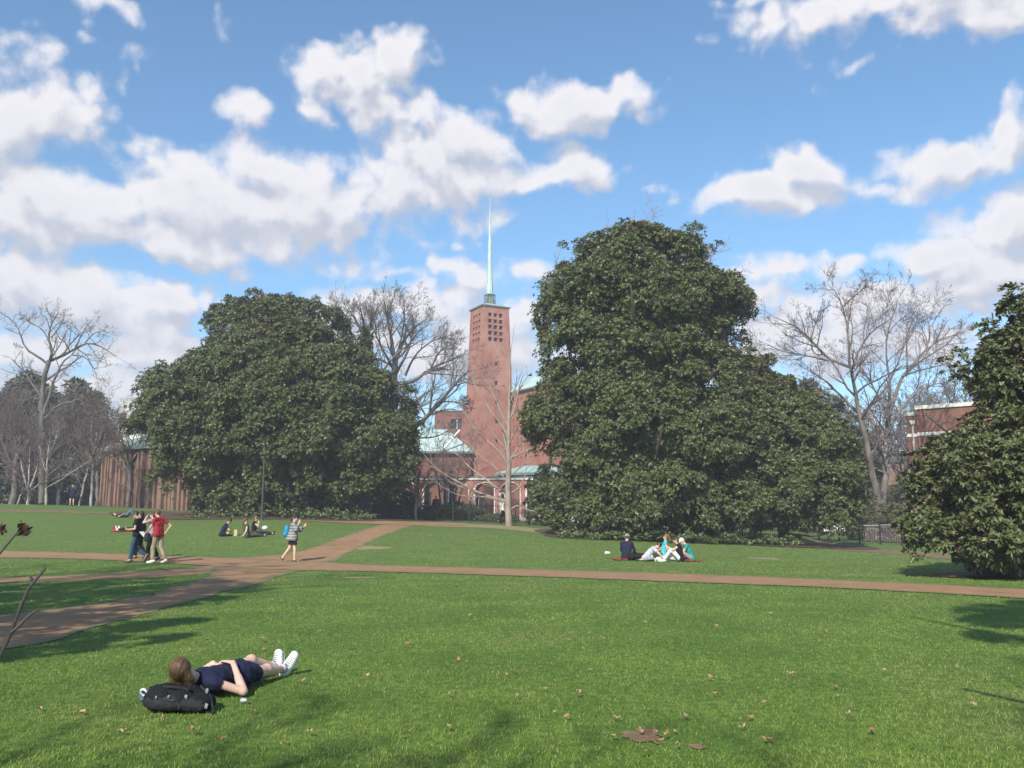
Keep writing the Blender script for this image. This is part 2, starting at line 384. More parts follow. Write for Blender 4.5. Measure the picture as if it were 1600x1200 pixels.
def tubes(L, Rd, sides, quads=False):
    """L (M,n,3) centre lines, Rd (M,n) radii -> verts, tri or quad faces"""
    m, n, _ = L.shape
    T = np.empty_like(L); T[:, 1:-1] = L[:, 2:] - L[:, :-2]; T[:, 0] = L[:, 1] - L[:, 0]; T[:, -1] = L[:, -1] - L[:, -2]
    T = norm(T)
    ref = np.where(np.abs(T[:, :1, 2:3]) > .8, np.array([1.0, 0, 0]), np.array([0, 0, 1.0]))
    ref = np.broadcast_to(ref, T.shape)
    A = norm(np.cross(T, ref)); B = np.cross(T, A)
    ang = np.arange(sides) * 2 * np.pi / sides
    V = L[:, :, None] + Rd[:, :, None, None] * (A[:, :, None] * np.cos(ang)[None, None, :, None] + B[:, :, None] * np.sin(ang)[None, None, :, None])
    idx = np.arange(m * n * sides).reshape(m, n, sides)
    a = idx[:, :-1]; b = np.roll(idx, -1, 2)[:, :-1]; c = np.roll(idx, -1, 2)[:, 1:]; d = idx[:, 1:]
    F = np.stack([a, b, c, d], -1).reshape(-1, 4)
    return V.reshape(-1, 3), F
def copy_tree(o, parent=None):
    c = o.copy(); C.objects.link(c)
    if parent is not None: c.parent = parent
    for ch in list(o.children): copy_tree(ch, c)
    return c
# ------------------------------------------------------------------ terrain
_ctl = []
for x in (-40, -20, -8, 0, 8, 20, 40):
    for y in (-25, 0, 10, 20, 28): _ctl.append((x, y, 0.0))
for (u, v, D) in [(0, 868, 38), (150, 872, 33), (240, 879, 30.5), (455, 878, 34), (600, 884, 31), (800, 893, 27.5), (1000, 877, 33), (1100, 877, 33),
                  (0, 820, 52), (200, 822, 50), (350, 838, 42), (409, 811, 52), (520, 845, 40), (560, 815, 54), (640, 822, 52), (796, 821, 55), (700, 820, 54), (1000, 846, 44),
                  (860, 832, 49), (1200, 851, 45), (1320, 858, 46), (1380, 852, 52), (1430, 862, 45), (0, 792, 62), (150, 793, 66), (300, 802, 62), (420, 806, 58),
                  (610, 812, 80), (740, 809, 85), (840, 812, 85), (1200, 832, 70), (1380, 842, 62), (1500, 845, 66), (160, 791, 78), (310, 800, 70)]:
    _ctl.append(tuple(P(u, v, D)))
for (x, y, z) in [(-80, 60, 2.4), (-80, 110, 2.8), (-30, 110, 2.6), (0, 110, 1.9), (30, 110, .6), (80, 110, .3), (80, 50, 0), (40, 45, 0), (-60, 40, .9), (-5, 130, 1.9), (60, 80, .2), (28, 34, 0), (-24, 40, .6)]:
    _ctl.append((x, y, z))
_ctl = np.array(_ctl)
def _tps(r2): return np.where(r2 > 1e-9, r2 * np.log(np.maximum(r2, 1e-9)), 0)
_n = len(_ctl)
_K = _tps(((_ctl[:, None, :2] - _ctl[None, :, :2]) ** 2).sum(-1) / 900) + np.eye(_n) * 0.06
_Pm = np.c_[np.ones(_n), _ctl[:, :2] / 30]
_A = np.zeros((_n + 3, _n + 3)); _A[:_n, :_n] = _K; _A[:_n, _n:] = _Pm; _A[_n:, :_n] = _Pm.T
_w = np.linalg.solve(_A, np.r_[_ctl[:, 2], 0, 0, 0])
def H(x, y):
    x = np.clip(np.asarray(x, float), -80, 80); y = np.clip(np.asarray(y, float), -25, 130)
    sh = x.shape; x = x.ravel(); y = y.ravel(); out = np.empty(len(x))
    for i in range(0, len(x), 40000):
        xx, yy = x[i:i+40000], y[i:i+40000]
        r2 = ((xx[:, None] - _ctl[:, 0]) ** 2 + (yy[:, None] - _ctl[:, 1]) ** 2) / 900
        out[i:i+40000] = _tps(r2) @ _w[:_n] + _w[_n] + _w[_n+1] * xx / 30 + _w[_n+2] * yy / 30
    return out.reshape(sh)
def h1(x, y): return float(H(np.array([x]), np.array([y]))[0])
_ys = np.linspace(3.5, 140, 2400)
def G(u, v, ymax=None):
    """where the sight line through (u, v) of the photograph meets the ground"""
    d = ray(u, v)
    x = d[0] / d[1] * _ys; z = EYE + d[2] / d[1] * _ys
    dz = z - H(x, _ys)
    k = np.argmax(dz < 0)
    if dz[k] >= 0: k = len(_ys) - 1
    if k == 0: k = 1
    t = dz[k-1] / (dz[k-1] - dz[k]) if dz[k-1] != dz[k] else 0
    y = _ys[k-1] + (_ys[k] - _ys[k-1]) * min(max(t, 0), 1)
    return np.array((d[0] / d[1] * y, y, h1(d[0] / d[1] * y, y)))
def at(u, D):
    """ground point at photograph column u and distance D"""
    x = (u - 800) / FOC * D * (_c + .0)
    x = P(u, 800, D)[0]
    return np.array((x, D, h1(x, D)))
def grid_mesh(xs, ys, dz=0.0):
    X, Y = np.meshgrid(xs, ys); Z = H(X, Y) + dz
    nx, ny = len(xs), len(ys)
    i = np.arange(nx * ny).reshape(ny, nx)
    F = np.stack([i[:-1, :-1], i[:-1, 1:], i[1:, 1:], i[1:, :-1]], -1).reshape(-1, 4)
    return np.stack([X, Y, Z], -1).reshape(-1, 3), F
_gx = np.r_[-np.geomspace(450, 62, 12), np.arange(-60, 60.1, 1.0), np.geomspace(62, 450, 12)]
_gy = np.r_[-np.geomspace(120, 32, 8), np.arange(-30, 0, 3), np.arange(0, 70, .6), np.arange(70, 132, 2), np.geomspace(134, 560, 12)]
V, F = grid_mesh(_gx, _gy)
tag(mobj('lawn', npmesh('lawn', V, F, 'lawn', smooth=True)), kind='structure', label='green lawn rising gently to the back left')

def resample(pts, n):
    pts = np.asarray(pts, float); s = np.r_[0, np.cumsum(np.linalg.norm(np.diff(pts, axis=0), axis=1))]
    t = np.linspace(0, s[-1], n)
    return np.stack([np.interp(t, s, pts[:, k]) for k in range(pts.shape[1])], 1)
def smooth_line(pts, n, it=2):
    p = np.asarray(pts, float)
    for _ in range(it):
        q = [p[0]]
        for a, b in zip(p[:-1], p[1:]): q += [a * .75 + b * .25, a * .25 + b * .75]
        q.append(p[-1]); p = np.array(q)
    return resample(p, n)
PATHS = []
_prng = np.random.default_rng(3)
def path(name, left, right, dz, matn='brick_path', n=70, k=9, kind='structure', label=None, world=False, mask=True):
    l = smooth_line([G(*p)[:2] if not world else p for p in left], n); r = smooth_line([G(*p)[:2] if not world else p for p in right], n)
    l = l + _prng.normal(0, .06, l.shape); r = r + _prng.normal(0, .06, r.shape)
    t = np.linspace(0, 1, k)[None, :, None]
    xy = l[:, None] * (1 - t) + r[:, None] * t
    V = np.concatenate([xy, (H(xy[..., 0], xy[..., 1]) + dz)[..., None]], -1).reshape(-1, 3)
    i = np.arange(n * k).reshape(n, k)
    F = np.stack([i[:-1, :-1], i[:-1, 1:], i[1:, 1:], i[1:, :-1]], -1).reshape(-1, 4)
    me = npmesh(name, V, F, matn, smooth=True, tone=np.tile(np.abs(2 * np.linspace(0, 1, k) - 1) ** 4, n))
    bm = bmesh.new(); bm.from_mesh(me)
    if sum(f.normal.z for f in bm.faces) < 0: bmesh.ops.reverse_faces(bm, faces=bm.faces)
    bm.to_mesh(me); bm.free()
    if mask: PATHS.append(np.r_[l, r[::-1]])
    return tag(mobj(name, me), kind=kind, label=label)
path('path', [(-260, 852), (0, 857), (195, 866), (290, 870), (345, 871), (430, 874), (525, 880), (600, 884), (800, 889), (1000, 895), (1200, 902), (1400, 911), (1600, 921), (1780, 931)],
     [(-260, 864), (0, 871), (195, 877), (290, 882), (345, 886), (430, 892), (525, 892), (600, 894), (800, 900), (1000, 908), (1200, 915), (1400, 924), (1600, 936), (1780, 948)], .016, n=110, label='red brick path crossing the lawn from side to side')
path('path', [(-260, 995), (0, 962), (100, 950), (195, 937), (266, 921), (322, 904), (330, 888), (345, 872), (455, 866), (520, 846), (596, 820), (606, 816)],
     [(-260, 1080), (0, 1017), (97, 997), (195, 968), (292, 942), (390, 916), (455, 895), (490, 888), (527, 873), (572, 850), (632, 826), (655, 819)], .010, n=90, label='wide diagonal brick path running from the lower left to the arcade')
path('path', [(-200, 905), (0, 903), (200, 895), (322, 884), (365, 880)], [(-200, 919), (0, 911), (200, 904), (300, 899), (372, 890)], .006, n=50, label='narrow brick path joining the junction from the left')
path('path', [(255, 800), (300, 802), (400, 805), (520, 812), (600, 814), (665, 816), (730, 818)], [(255, 804), (300, 806), (400, 811), (520, 817), (600, 820), (665, 822), (730, 822)], .021, n=60, label='far brick path along the magnolia bed')
path('worn_strip', [(665, 818), (730, 819), (790, 821), (840, 826), (860, 830)], [(665, 823), (730, 824), (790, 827), (840, 833), (860, 837)], .013, 'worn', n=40, label='pale worn strip in front of the iron fence', mask=False)
path('worn_strip', [(0, 797), (80, 797.5), (200, 801)], [(0, 800), (80, 800.5), (200, 804)], .012, 'soil', n=40, label='worn soil line across the far left lawn', mask=False)
path('worn_strip', [(1285, 853), (1340, 857), (1400, 860), (1480, 866)], [(1285, 858), (1340, 862), (1400, 866), (1480, 874)], .012, 'soil', n=40, label='bare soil strip beside the right magnolia', mask=False)
# beds, road and bare patches
def blob(name, c, rx, ry, dz, matn, label, rz=0.0, seed=0, n=44, rings=5, mask=True, rag=.18):
    rg = np.random.default_rng(seed); a = np.arange(n) / n * 2 * np.pi
    ph = rg.uniform(0, 6.28, 6); rad = 1 + rag * sum(np.sin(a * k + ph[k - 2]) / k ** .6 for k in range(2, 8)) / 2.2
    pts = [(c[0], c[1])]; F = []
    ring_ = []
    for j in range(1, rings + 1):
        x = rx * rad * np.cos(a) * j / rings; y = ry * rad * np.sin(a) * j / rings
        ring_.append(np.stack([c[0] + x * math.cos(rz) - y * math.sin(rz), c[1] + x * math.sin(rz) + y * math.cos(rz)], 1))
    xy = np.concatenate([np.array(pts)] + ring_)
    Vv = np.c_[xy, H(xy[:, 0], xy[:, 1]) + dz]
    mb = MB(); mb.v = [tuple(map(float, p)) for p in Vv]
    for i in range(n): mb.f.append((0, 1 + i, 1 + (i + 1) % n))
    for j in range(rings - 1):
        for i in range(n):
            b = 1 + j * n; d = 1 + (j + 1) * n
            mb.f.append((b + i, d + i, d + (i + 1) % n, b + (i + 1) % n))
    if mask: PATHS.append(ring_[-1])
    return tag(mb.build(name, matn, smooth=True), kind='structure', label=label)
blob('mulch_shade_bed', at(430, 60)[:2], 10.5, 7, .03, 'mulch', 'dark mulch under the left magnolia', seed=1)
blob('mulch_shade_bed', at(1015, 49)[:2], 6.4, 5.2, .03, 'mulch', 'dark mulch under the tall magnolia', seed=2)
blob('mulch_shade_bed', at(1225, 47)[:2], 4.6, 3.4, .035, 'mulch', 'leaf litter under the low spreading magnolia', seed=3)
blob('mulch_shade_bed', at(1590, 25.0)[:2], 2.6, 1.5, .03, 'mulch', 'dark sheet painted for the shade under the right magnolia', seed=4)  # dark sheet laid where only the tree's shade darkens the ground
SOILS = []
for (u, v, ru, rv, m_, s_, lb) in [(1003, 1150, 34, 9, 'soil', 5, 'bare muddy patch with leaf litter in the lawn'), (1090, 1168, 13, 4, 'soil', 6, 'small bare patch beside the muddy one'),
                           (1195, 873, 24, 1.6, 'worn', 7, 'pale dry patch before the low magnolia'), (575, 856, 34, 3.0, 'worn', 8, 'pale worn grass at the path edge'), (560, 903, 30, 1.2, 'worn', 9, 'thin worn grass below the crossing path'),
                           (1460, 917, 26, 1.2, 'worn', 10, 'dry strip beside the right path')]:
    a = G(u, v); b = G(u + ru, v); cfar = G(u, v - rv)
    SOILS.append((a[0], a[1], abs(b[0] - a[0]), abs(cfar[1] - a[1])))
    blob('bare_patch', a[:2], abs(b[0] - a[0]), abs(cfar[1] - a[1]), .008, m_, lb, seed=s_, mask=False, rag=.45)
path('road', [(8, 82), (60, 64)], [(8, 98), (60, 80)], .02, 'asphalt', world=True, n=20, label='grey drive beyond the fence')
path('pavement', [(-14, 78), (6, 80)], [(-14, 84.4), (6, 84.4)], .02, 'concrete', world=True, n=20, label='paved walk in front of the arcade')

# ------------------------------------------------------------------ grass
def in_poly(x, y, poly):
    ins = np.zeros(len(x), bool); n = len(poly); j = n - 1
    bx0, by0 = poly.min(0); bx1, by1 = poly.max(0)
    s = np.where((x > bx0) & (x < bx1) & (y > by0) & (y < by1))[0]
    xs, ys = x[s], y[s]; r = np.zeros(len(s), bool)
    for i in range(n):
        xi, yi = poly[i]; xj, yj = poly[j]
        if yi != yj:
            r ^= ((yi > ys) != (yj > ys)) & (xs < (xj - xi) * (ys - yi) / (yj - yi) + xi)
        j = i
    ins[s] = r
    return ins
def grass(N, seed):
    rg = np.random.default_rng(seed)
    y = np.exp(rg.uniform(math.log(4.6), math.log(46), N)); x = rg.uniform(-1, 1, N) * (.72 * y + 1.5)
    keep = np.ones(N, bool)
    for p in PATHS: keep &= ~in_poly(x, y, p)
    for (a, b, rx, ry) in SOILS:
        keep &= (((x - a) / max(rx, .05)) ** 2 + ((y - b) / max(ry, .05)) ** 2 > 1) | (rg.random(N) < .72)
    x = x[keep]; y = y[keep]; n = len(x)
    cl = np.sin(x * 2.1 + 1.3 * np.sin(y * 1.7)) * np.sin(y * 2.6 + 1.1 * np.sin(x * 2.3))
    hgt = rg.uniform(.014, .034, n) * (1 + .15 * cl) * np.where(rg.random(n) < .04, 1.5, 1)
    wd = (.0020 + .00062 * y) * rg.uniform(.6, 1.3, n)
    a = rg.uniform(0, 2 * np.pi, n); lean = rg.uniform(.2, 1.3, n) * hgt; la = rg.uniform(0, 2 * np.pi, n)
    B = np.stack([x, y, H(x, y) - .004], 1)
    w = np.stack([np.cos(a) * wd, np.sin(a) * wd, 0 * a], 1) * .5
    ld = np.stack([np.cos(la) * lean, np.sin(la) * lean, 0 * a], 1)
    mid = B + ld * .3; mid[:, 2] += hgt * .6
    tip = B + ld; tip[:, 2] += hgt
    near = y < 6.5
    cl2 = np.sin(x * 1.15 + 2 * np.sin(y * .9) + 1) * np.sin(y * .8 + 1.6 * np.sin(x * .7)); tone = np.clip(rg.normal(.05, .12, n) + np.clip(cl2 - .35, 0, 1) * rg.uniform(0, .9, n) + np.clip(1.15 - np.hypot((x - 4.6) / 1.5, (y - 6.9) / 1.6), 0, .7) * rg.uniform(.2, 1.2, n), 0, 1); tone[rg.random(n) < .07] = .8
    Vn = np.stack([B - w, B + w, mid + w * .75, mid - w * .75, tip], 1)[near]
    Vf = np.stack([B - w, B + w, tip], 1)[~near]
    kn, kf = len(Vn), len(Vf)
    i = np.arange(kn)[:, None] * 5
    Fn = np.concatenate([i + [0, 1, 2], i + [0, 2, 3], i + [3, 2, 4]])
    Ff = np.arange(kf)[:, None] * 3 + [0, 1, 2] + kn * 5
    Vv = np.concatenate([Vn.reshape(-1, 3), Vf.reshape(-1, 3)])
    tn = np.concatenate([np.repeat(tone[near], 5), np.repeat(tone[~near], 3)])
    return npmesh('grass', Vv, np.concatenate([Fn, Ff]), 'blade', tone=tn)
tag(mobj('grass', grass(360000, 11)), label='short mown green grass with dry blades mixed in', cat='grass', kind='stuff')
# ------------------------------------------------------------------ buildings
def panel(mb, fmap, x0, x1, z0, z1, ops, depth):
    xs = sorted(set([x0, x1] + [o[0] for o in ops] + [o[1] for o in ops])); zs = sorted(set([z0, z1] + [o[2] for o in ops] + [o[3] for o in ops]))
    for a, b in zip(xs[:-1], xs[1:]):
        for c, d in zip(zs[:-1], zs[1:]):
            mx, mz = (a + b) / 2, (c + d) / 2
            if any(o[0] < mx < o[1] and o[2] < mz < o[3] for o in ops): continue
            mb.quad(fmap(a, c, 0), fmap(b, c, 0), fmap(b, d, 0), fmap(a, d, 0))
    for (a, b, c, d) in ops:
        A, B, Cc, Dd = fmap(a, c, 0), fmap(b, c, 0), fmap(b, d, 0), fmap(a, d, 0)
        A2, B2, C2, D2 = fmap(a, c, depth), fmap(b, c, depth), fmap(b, d, depth), fmap(a, d, depth)
        mb.quad(A, B, B2, A2); mb.quad(B, Cc, C2, B2); mb.quad(Cc, Dd, D2, C2); mb.quad(Dd, A, A2, D2)
def pane(fmap, o, depth, parent, name='window', matn='glass_dark', mullion=False):
    a, b, c, d = o; e = .003
    mb = MB().hexa([fmap(a-e, c-e, depth-.03), fmap(b+e, c-e, depth-.03), fmap(b+e, c-e, depth+.03), fmap(a-e, c-e, depth+.03)],
                   [fmap(a-e, d+e, depth-.03), fmap(b+e, d+e, depth-.03), fmap(b+e, d+e, depth+.03), fmap(a-e, d+e, depth+.03)])
    w = mb.build(name, matn, parent)
    if mullion:
        m = (a + b) / 2; t = .05
        MB().hexa([fmap(m-t, c, depth-.07), fmap(m+t, c, depth-.07), fmap(m+t, c, depth-.032), fmap(m-t, c, depth-.032)],
                  [fmap(m-t, d, depth-.07), fmap(m+t, d, depth-.07), fmap(m+t, d, depth-.032), fmap(m-t, d, depth-.032)]).build('mullion', 'white_paint', w)
    return w
# --- chapel tower, a tapered square shaft seen on its corner
TD = 120.0
tc0 = P(764.8, 560, TD + 3.2)
TX, TY = tc0[0], tc0[1]
alpha_t = math.atan2(22.5, 42)
zof = lambda v, D=TD: P(765, v, D)[2]
Z0 = h1(TX, TY); ZT = zof(476)
s_top, s_bot = 4.05, 5.85
def tower_map(face):
    # face 'r' looks to the camera's right front, 'l' to its left front
    ax = np.array((math.cos(alpha_t), math.sin(alpha_t), 0)); ay = np.array((-math.sin(alpha_t), math.cos(alpha_t), 0))
    def f(x, z, d):   # x in 0..1 measured from the near corner, z world height
        t = (z - Z0) / (ZT - Z0); s = s_bot + (s_top - s_bot) * t
        c = np.array((0, 0, z))
        if face == 'r': p = ax * (x - .5) * s - ay * (s / 2 - d)
        elif face == 'l': p = -ax * (s / 2 - d) + ay * (x - .5) * s
        elif face == 'b': p = ay * (s / 2 - d) + ax * (.5 - x) * s
        else: p = ax * (s / 2 - d) + ay * (.5 - x) * s
        return p + c
    return f
tower = empty('chapel_tower', (TX, TY, 0), 0, 'tall tapering red brick chapel tower with a pale green needle spire', 'tower')
def shrink(f): return lambda x, z, d: f(x, z, d)
for face, cols, hw in (('r', (.27, .47, .67), .068), ('l', (.30, .50, .70), .075)):
    ops = []
    for vr in (489, 499, 508.2, 518, 527.8):
        for cx in cols: ops.append((cx - hw, cx + hw, zof(vr + 3.1), zof(vr - 3.1)))
    sl = []
    for vr in ((567, 597, 627, 657, 687) if face == 'r' else (597, 627, 657, 687)):
        cx = .48 if face == 'r' else .52
        sl.append((cx - .045, cx + .045, zof(vr + 3.2), zof(vr - 3.2)))
    mb = MB(); fm = tower_map(face)
    panel(mb, fm, 0, 1, Z0 - .5, ZT, ops + sl, .35)
    mb.build('wall', 'brick_red', tower)
    for o in ops + sl: pane(fm, o, .33, tower, 'window')
for face in ('b', 'x'):
    fm = tower_map(face); mb = MB(); panel(mb, fm, 0, 1, Z0 - .5, ZT, [], .3); mb.build('wall', 'brick_red', tower)
ax = np.array((math.cos(alpha_t), math.sin(alpha_t), 0)); ay = np.array((-math.sin(alpha_t), math.cos(alpha_t), 0))
def sq(s, z): return [ax * i * s / 2 + ay * j * s / 2 + np.array((0, 0, z)) for i, j in ((-1, -1), (1, -1), (1, 1), (-1, 1))]
MB().hexa(sq(s_top + .36, ZT + .003), sq(s_top + .36, ZT + .16)).build('cornice', 'copper_dark', tower)
capz = ZT + .163
MB().hexa(sq(s_top + .42, capz), sq(1.3, capz + .62)).build('roof', 'copper', tower)
lz = capz + .62
lan = MB().hexa(sq(1.35, lz + .003), sq(1.35, lz + .12)).build('lantern', 'copper_dark', tower)
for i in (-1, -.33, .33, 1):
    for j in (-1, -.33, .33, 1):
        if abs(i) < 1 and abs(j) < 1: continue
        p = ax * i * .58 + ay * j * .58
        MB().lathe([(.075, 0), (.055, 1.22)], 6, (p[0], p[1], lz + .123)).build('post', 'copper_dark', lan)
MB().hexa(sq(.8, lz + .125), sq(.74, lz + 1.3)).build('core', 'copper', lan)
MB().hexa(sq(1.3, lz + 1.345), sq(1.24, lz + 1.44)).build('rim', 'copper_dark', lan)
tipz = P(765, 313, TY)[2]
MB().lathe([(.52, lz + 1.443), (.40, lz + 3.2), (.26, lz + 8), (.02, tipz)], 8).build('spire', 'copper_pale', tower)
MB().box(-.025, .025, -.025, .025, tipz - .3, tipz + .45).box(-.16, .16, -.02, .02, tipz + .15, tipz + .2).build('cross', 'copper', tower)
# stepped base block on the tower's left, set back from the right hand face
zb = zof(625)
def bq(a0, a1, b0, b1, z): return [ax * i + ay * j + np.array((0, 0, z)) for i, j in ((a0, b0), (a1, b0), (a1, b1), (a0, b1))]
MB().hexa(bq(-2.85, 0, 1.9, 3.75, Z0 - .5), bq(-2.55, 0, 1.9, 3.5, zb)).build('base_block', 'brick_red', tower)
MB().hexa(bq(-2.53, 0, 1.9, 3.55, zb + .003), bq(-2.49, 0, 1.9, 3.45, zb + .18)).build('ledge', 'copper_dark', tower)

# --- nave beside the tower: wall rising to a copper roof, grid of small arched windows
nave = empty('chapel_nave', (0, 0, 0), 0, 'red brick nave with rows of small windows and a pale copper roof, by the tower', 'building')
n0 = P(798, 700, 121); n1 = P(935, 700, 104)
ndir = norm((n1 - n0) * (1, 1, 0)); nn_ = np.array((-ndir[1], ndir[0], 0)); nn_ = nn_ if nn_[1] > 0 else -nn_
nL = float(np.linalg.norm((n1 - n0)[:2]))
zE = P(798, 613, 121)[2]; zB = h1(n0[0], n0[1]) - .5
nmap = lambda x, z, d: np.array((n0[0], n0[1], 0)) + ndir * x + nn_ * d + np.array((0, 0, z))
ops = []; zz = lambda v: P(800, v, 120)[2]
rows = [(626, 2.4), (641, 5.0), (657, 2.4), (671, 5.0), (687, 2.4), (702, 5.0), (717, 2.4)]
k = 0
for (vr, hh) in rows:
    x = .7
    while x < nL - .8:
        ops.append((x - .16, x + .16, zz(vr + hh), zz(vr - hh))); x += 1.05
mb = MB(); panel(mb, nmap, 0, nL, zB, zE, ops, .3); mb.build('wall', 'brick_red', nave)
for o in ops: pane(nmap, o, .28, nave)
mb = MB()
for a, b in ((nmap(nL, 0, 0), nmap(nL, 0, 12)), (nmap(nL, 0, 12), nmap(0, 0, 12)), (nmap(0, 0, 12), nmap(0, 0, 0))):
    z0_ = np.array((0, 0, zB)); z1_ = np.array((0, 0, zE)); mb.quad(a + z0_, b + z0_, b + z1_, a + z1_)
mb.build('end_wall', 'brick_red', nave)
zr = P(806, 583, 121)[2]
def roofprism(x0, x1, y0, y1, z0, z1, inset=0.0, over=.3):
    m = MB(); ym = (y0 + y1) / 2
    A = [nmap(x0-over, z0+.003, y0-over), nmap(x1+over, z0+.003, y0-over), nmap(x1+over, z0+.003, y1+over), nmap(x0-over, z0+.003, y1+over)]
    T = [nmap(x0+inset, z1, ym), nmap(x1-inset, z1, ym)]
    return m.add(A + T, [(0,1,5,4),(2,3,4,5),(0,4,3),(1,2,5),(3,2,1,0)])
roofprism(.0, nL, 0, 12, zE, zE + 3.7, inset=.0).build('roof', 'copper_pale', nave)
MB().hexa([nmap(-.3, zE-.22, -.42), nmap(nL, zE-.22, -.42), nmap(nL, zE-.22, -.02), nmap(-.3, zE-.22, -.02)], [nmap(-.3, zE-.02, -.42), nmap(nL, zE-.02, -.42), nmap(nL, zE-.02, -.02), nmap(-.3, zE-.02, -.02)]).build('gutter', 'copper_dark', nave)

# --- a plain box building on a straight base line between two photograph columns
def frame_of(pa, pb):
    d = norm((pb - pa) * (1, 1, 0)); n = np.array((-d[1], d[0], 0)); n = n if n[1] > 0 else -n
    L = float(np.linalg.norm((pb - pa)[:2]))
    return (lambda x, z, dd: np.array((pa[0], pa[1], 0)) + d * x + n * dd + np.array((0, 0, z))), L
def block(parent, fm, x0, x1, d0, d1, z0, z1, matn, name='wall', ops=(), depth=.25):
    mb = MB(); panel(mb, lambda x, z, d: fm(x, z, d0 + d), x0, x1, z0, z1, list(ops), depth)
    for a, b in (((x1, d0), (x1, d1)), ((x1, d1), (x0, d1)), ((x0, d1), (x0, d0))):
        mb.quad(fm(a[0], z0, a[1]), fm(b[0], z0, b[1]), fm(b[0], z1, b[1]), fm(a[0], z1, a[1]))
    mb.quad(fm(x0, z1, d0), fm(x1, z1, d0), fm(x1, z1, d1), fm(x0, z1, d1))
    return mb.build(name, matn, parent)
def slab(parent, fm, x0, x1, d0, d1, z0, z1, matn, name):
    return MB().hexa([fm(x0, z0, d0), fm(x1, z0, d0), fm(x1, z0, d1), fm(x0, z0, d1)], [fm(x0, z1, d0), fm(x1, z1, d0), fm(x1, z1, d1), fm(x0, z1, d1)]).build(name, matn, parent)
def hiproof(parent, fm, x0, x1, d0, d1, z0, z1, inset, matn, name='roof', seams=0.0):
    m = MB(); dm = (d0 + d1) / 2
    A = [fm(x0, z0, d0), fm(x1, z0, d0), fm(x1, z0, d1), fm(x0, z0, d1)]; T = [fm(x0 + inset, z1, dm), fm(x1 - inset, z1, dm)]
    r = m.add(A + T, [(0,1,5,4),(2,3,4,5),(0,4,3),(1,2,5),(3,2,1,0)]).build(name, matn, parent)
    if seams:
        mb = MB(); x = x0 + inset
        while x < x1 - inset:
            a, b = fm(x, z0 + .03, d0), fm(x, z1 + .03, dm)
            mb.tube([a, b], [.035, .035], 4); x += seams
        if mb.v: tag(mb.build('seam', matn, r), kind='stuff')
    return r
# low wing behind the bare tree (left of the tower)
wing = empty('chapel_wing', (0, 0, 0), 0, 'low brick wing with a copper roof between the left magnolia and the tower', 'building')
fa, La = frame_of(P(585, 760, 98), P(735, 760, 98))
zg = P(650, 706, 98)[2]
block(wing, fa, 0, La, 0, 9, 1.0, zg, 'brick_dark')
hiproof(wing, fa, -.3, La + .3, -.4, 9.4, zg + .003, P(650, 671, 102.5)[2], 3.2, 'copper_pale', seams=.9)
slab(wing, fa, -.3, La + .3, -.55, -.41, zg - .2, zg + .03, 'copper_dark', 'gutter')
hp0, hp1 = P(690, 705.5, 97.5), P(719, 671.5, 97.8)
MB().tube([hp0, hp1], [.13, .13], 5).build('ridge_flashing', 'white_paint', wing)
far_blk = empty('stair_block', (0, 0, 0), 0, 'flat topped red brick block behind the copper roofed wing', 'building')
fb, Lb = frame_of(P(679, 660, 130), P(731, 660, 130))
ops = [(Lb * .5, Lb * .85, P(700, 670, 130)[2], P(700, 655, 130)[2])]
block(far_blk, fb, 0, Lb, 0, 5, 1.5, P(700, 643, 130)[2], 'brick_dark', ops=ops)
pane(lambda x, z, d: fb(x, z, d), ops[0], .2, far_blk, mullion=True)
slab(far_blk, fb, -.1, Lb + .1, -.12, 5.1, P(700, 643, 130)[2] + .003, P(700, 641.3, 130)[2], 'copper_dark', 'coping')
# annex with a low copper roof right of the tower foot
annex = empty('chapel_annex', (0, 0, 0), 0, 'small copper roofed annex above the arcade at the foot of the nave', 'building')
fc, Lc = frame_of(P(778, 745, 97), P(880, 745, 95))
zc = P(800, 739.5, 97)[2]
block(annex, fc, 0, Lc, 0, 7, 1.2, zc, 'brick_red')
hiproof(annex, fc, -.3, Lc + .3, -.35, 7.3, zc + .003, P(810, 728, 100)[2], 2.2, 'copper', seams=.8)
slab(annex, fc, -.3, Lc + .3, -.5, -.36, zc - .25, zc + .02, 'copper_dark', 'gutter')

# --- arcade: brick piers, shallow arches, pale stone edges and cornice
arc = empty('arcade', (0, 0, 0), 0, 'single storey brick arcade with shallow arches and a white stone cornice', 'arcade')
AD = 85.0
fd, Ld = frame_of(P(611, 800, AD), P(893, 800, AD - .8))
zA0 = 1.45; zA1 = P(740, 750, AD)[2]; pitch = P(770 + 40.3, 800, AD)[0] - P(770, 800, AD)[0]
pw = pitch * .27; spring = P(740, 762.5, AD)[2]; crown = P(740, 754.5, AD)[2]
ops_n = 7; hi = 0
xs0 = 0.0
pier_me = MB().box(0, pw, 0, .55, 0, spring - zA0).mesh('pier', 'brick_red')
quoin_me = None
yaw = math.atan2(*(lambda d: (d[1], d[0]))(fd(1, 0, 0) - fd(0, 0, 0)))
qm = MB()
zq = 0; i = 0
while zq < spring - zA0 - .01:
    h_ = min(.30, spring - zA0 - zq); w_ = .16 if i % 2 else .11
    qm.box(-.012 + pw - w_, pw + .012, -.012, .57, zq, zq + h_ - .015); zq += h_; i += 1
quoin_me = qm.mesh('quoin', 'stone')
ql = MB(); zq = 0; i = 0
while zq < spring - zA0 - .01:
    h_ = min(.30, spring - zA0 - zq); w_ = .10 if i % 2 else .06
    ql.box(-.012, w_, -.012, .57, zq, zq + h_ - .015); zq += h_; i += 1
quoin_l = ql.mesh('quoin', 'stone')
NB = 8
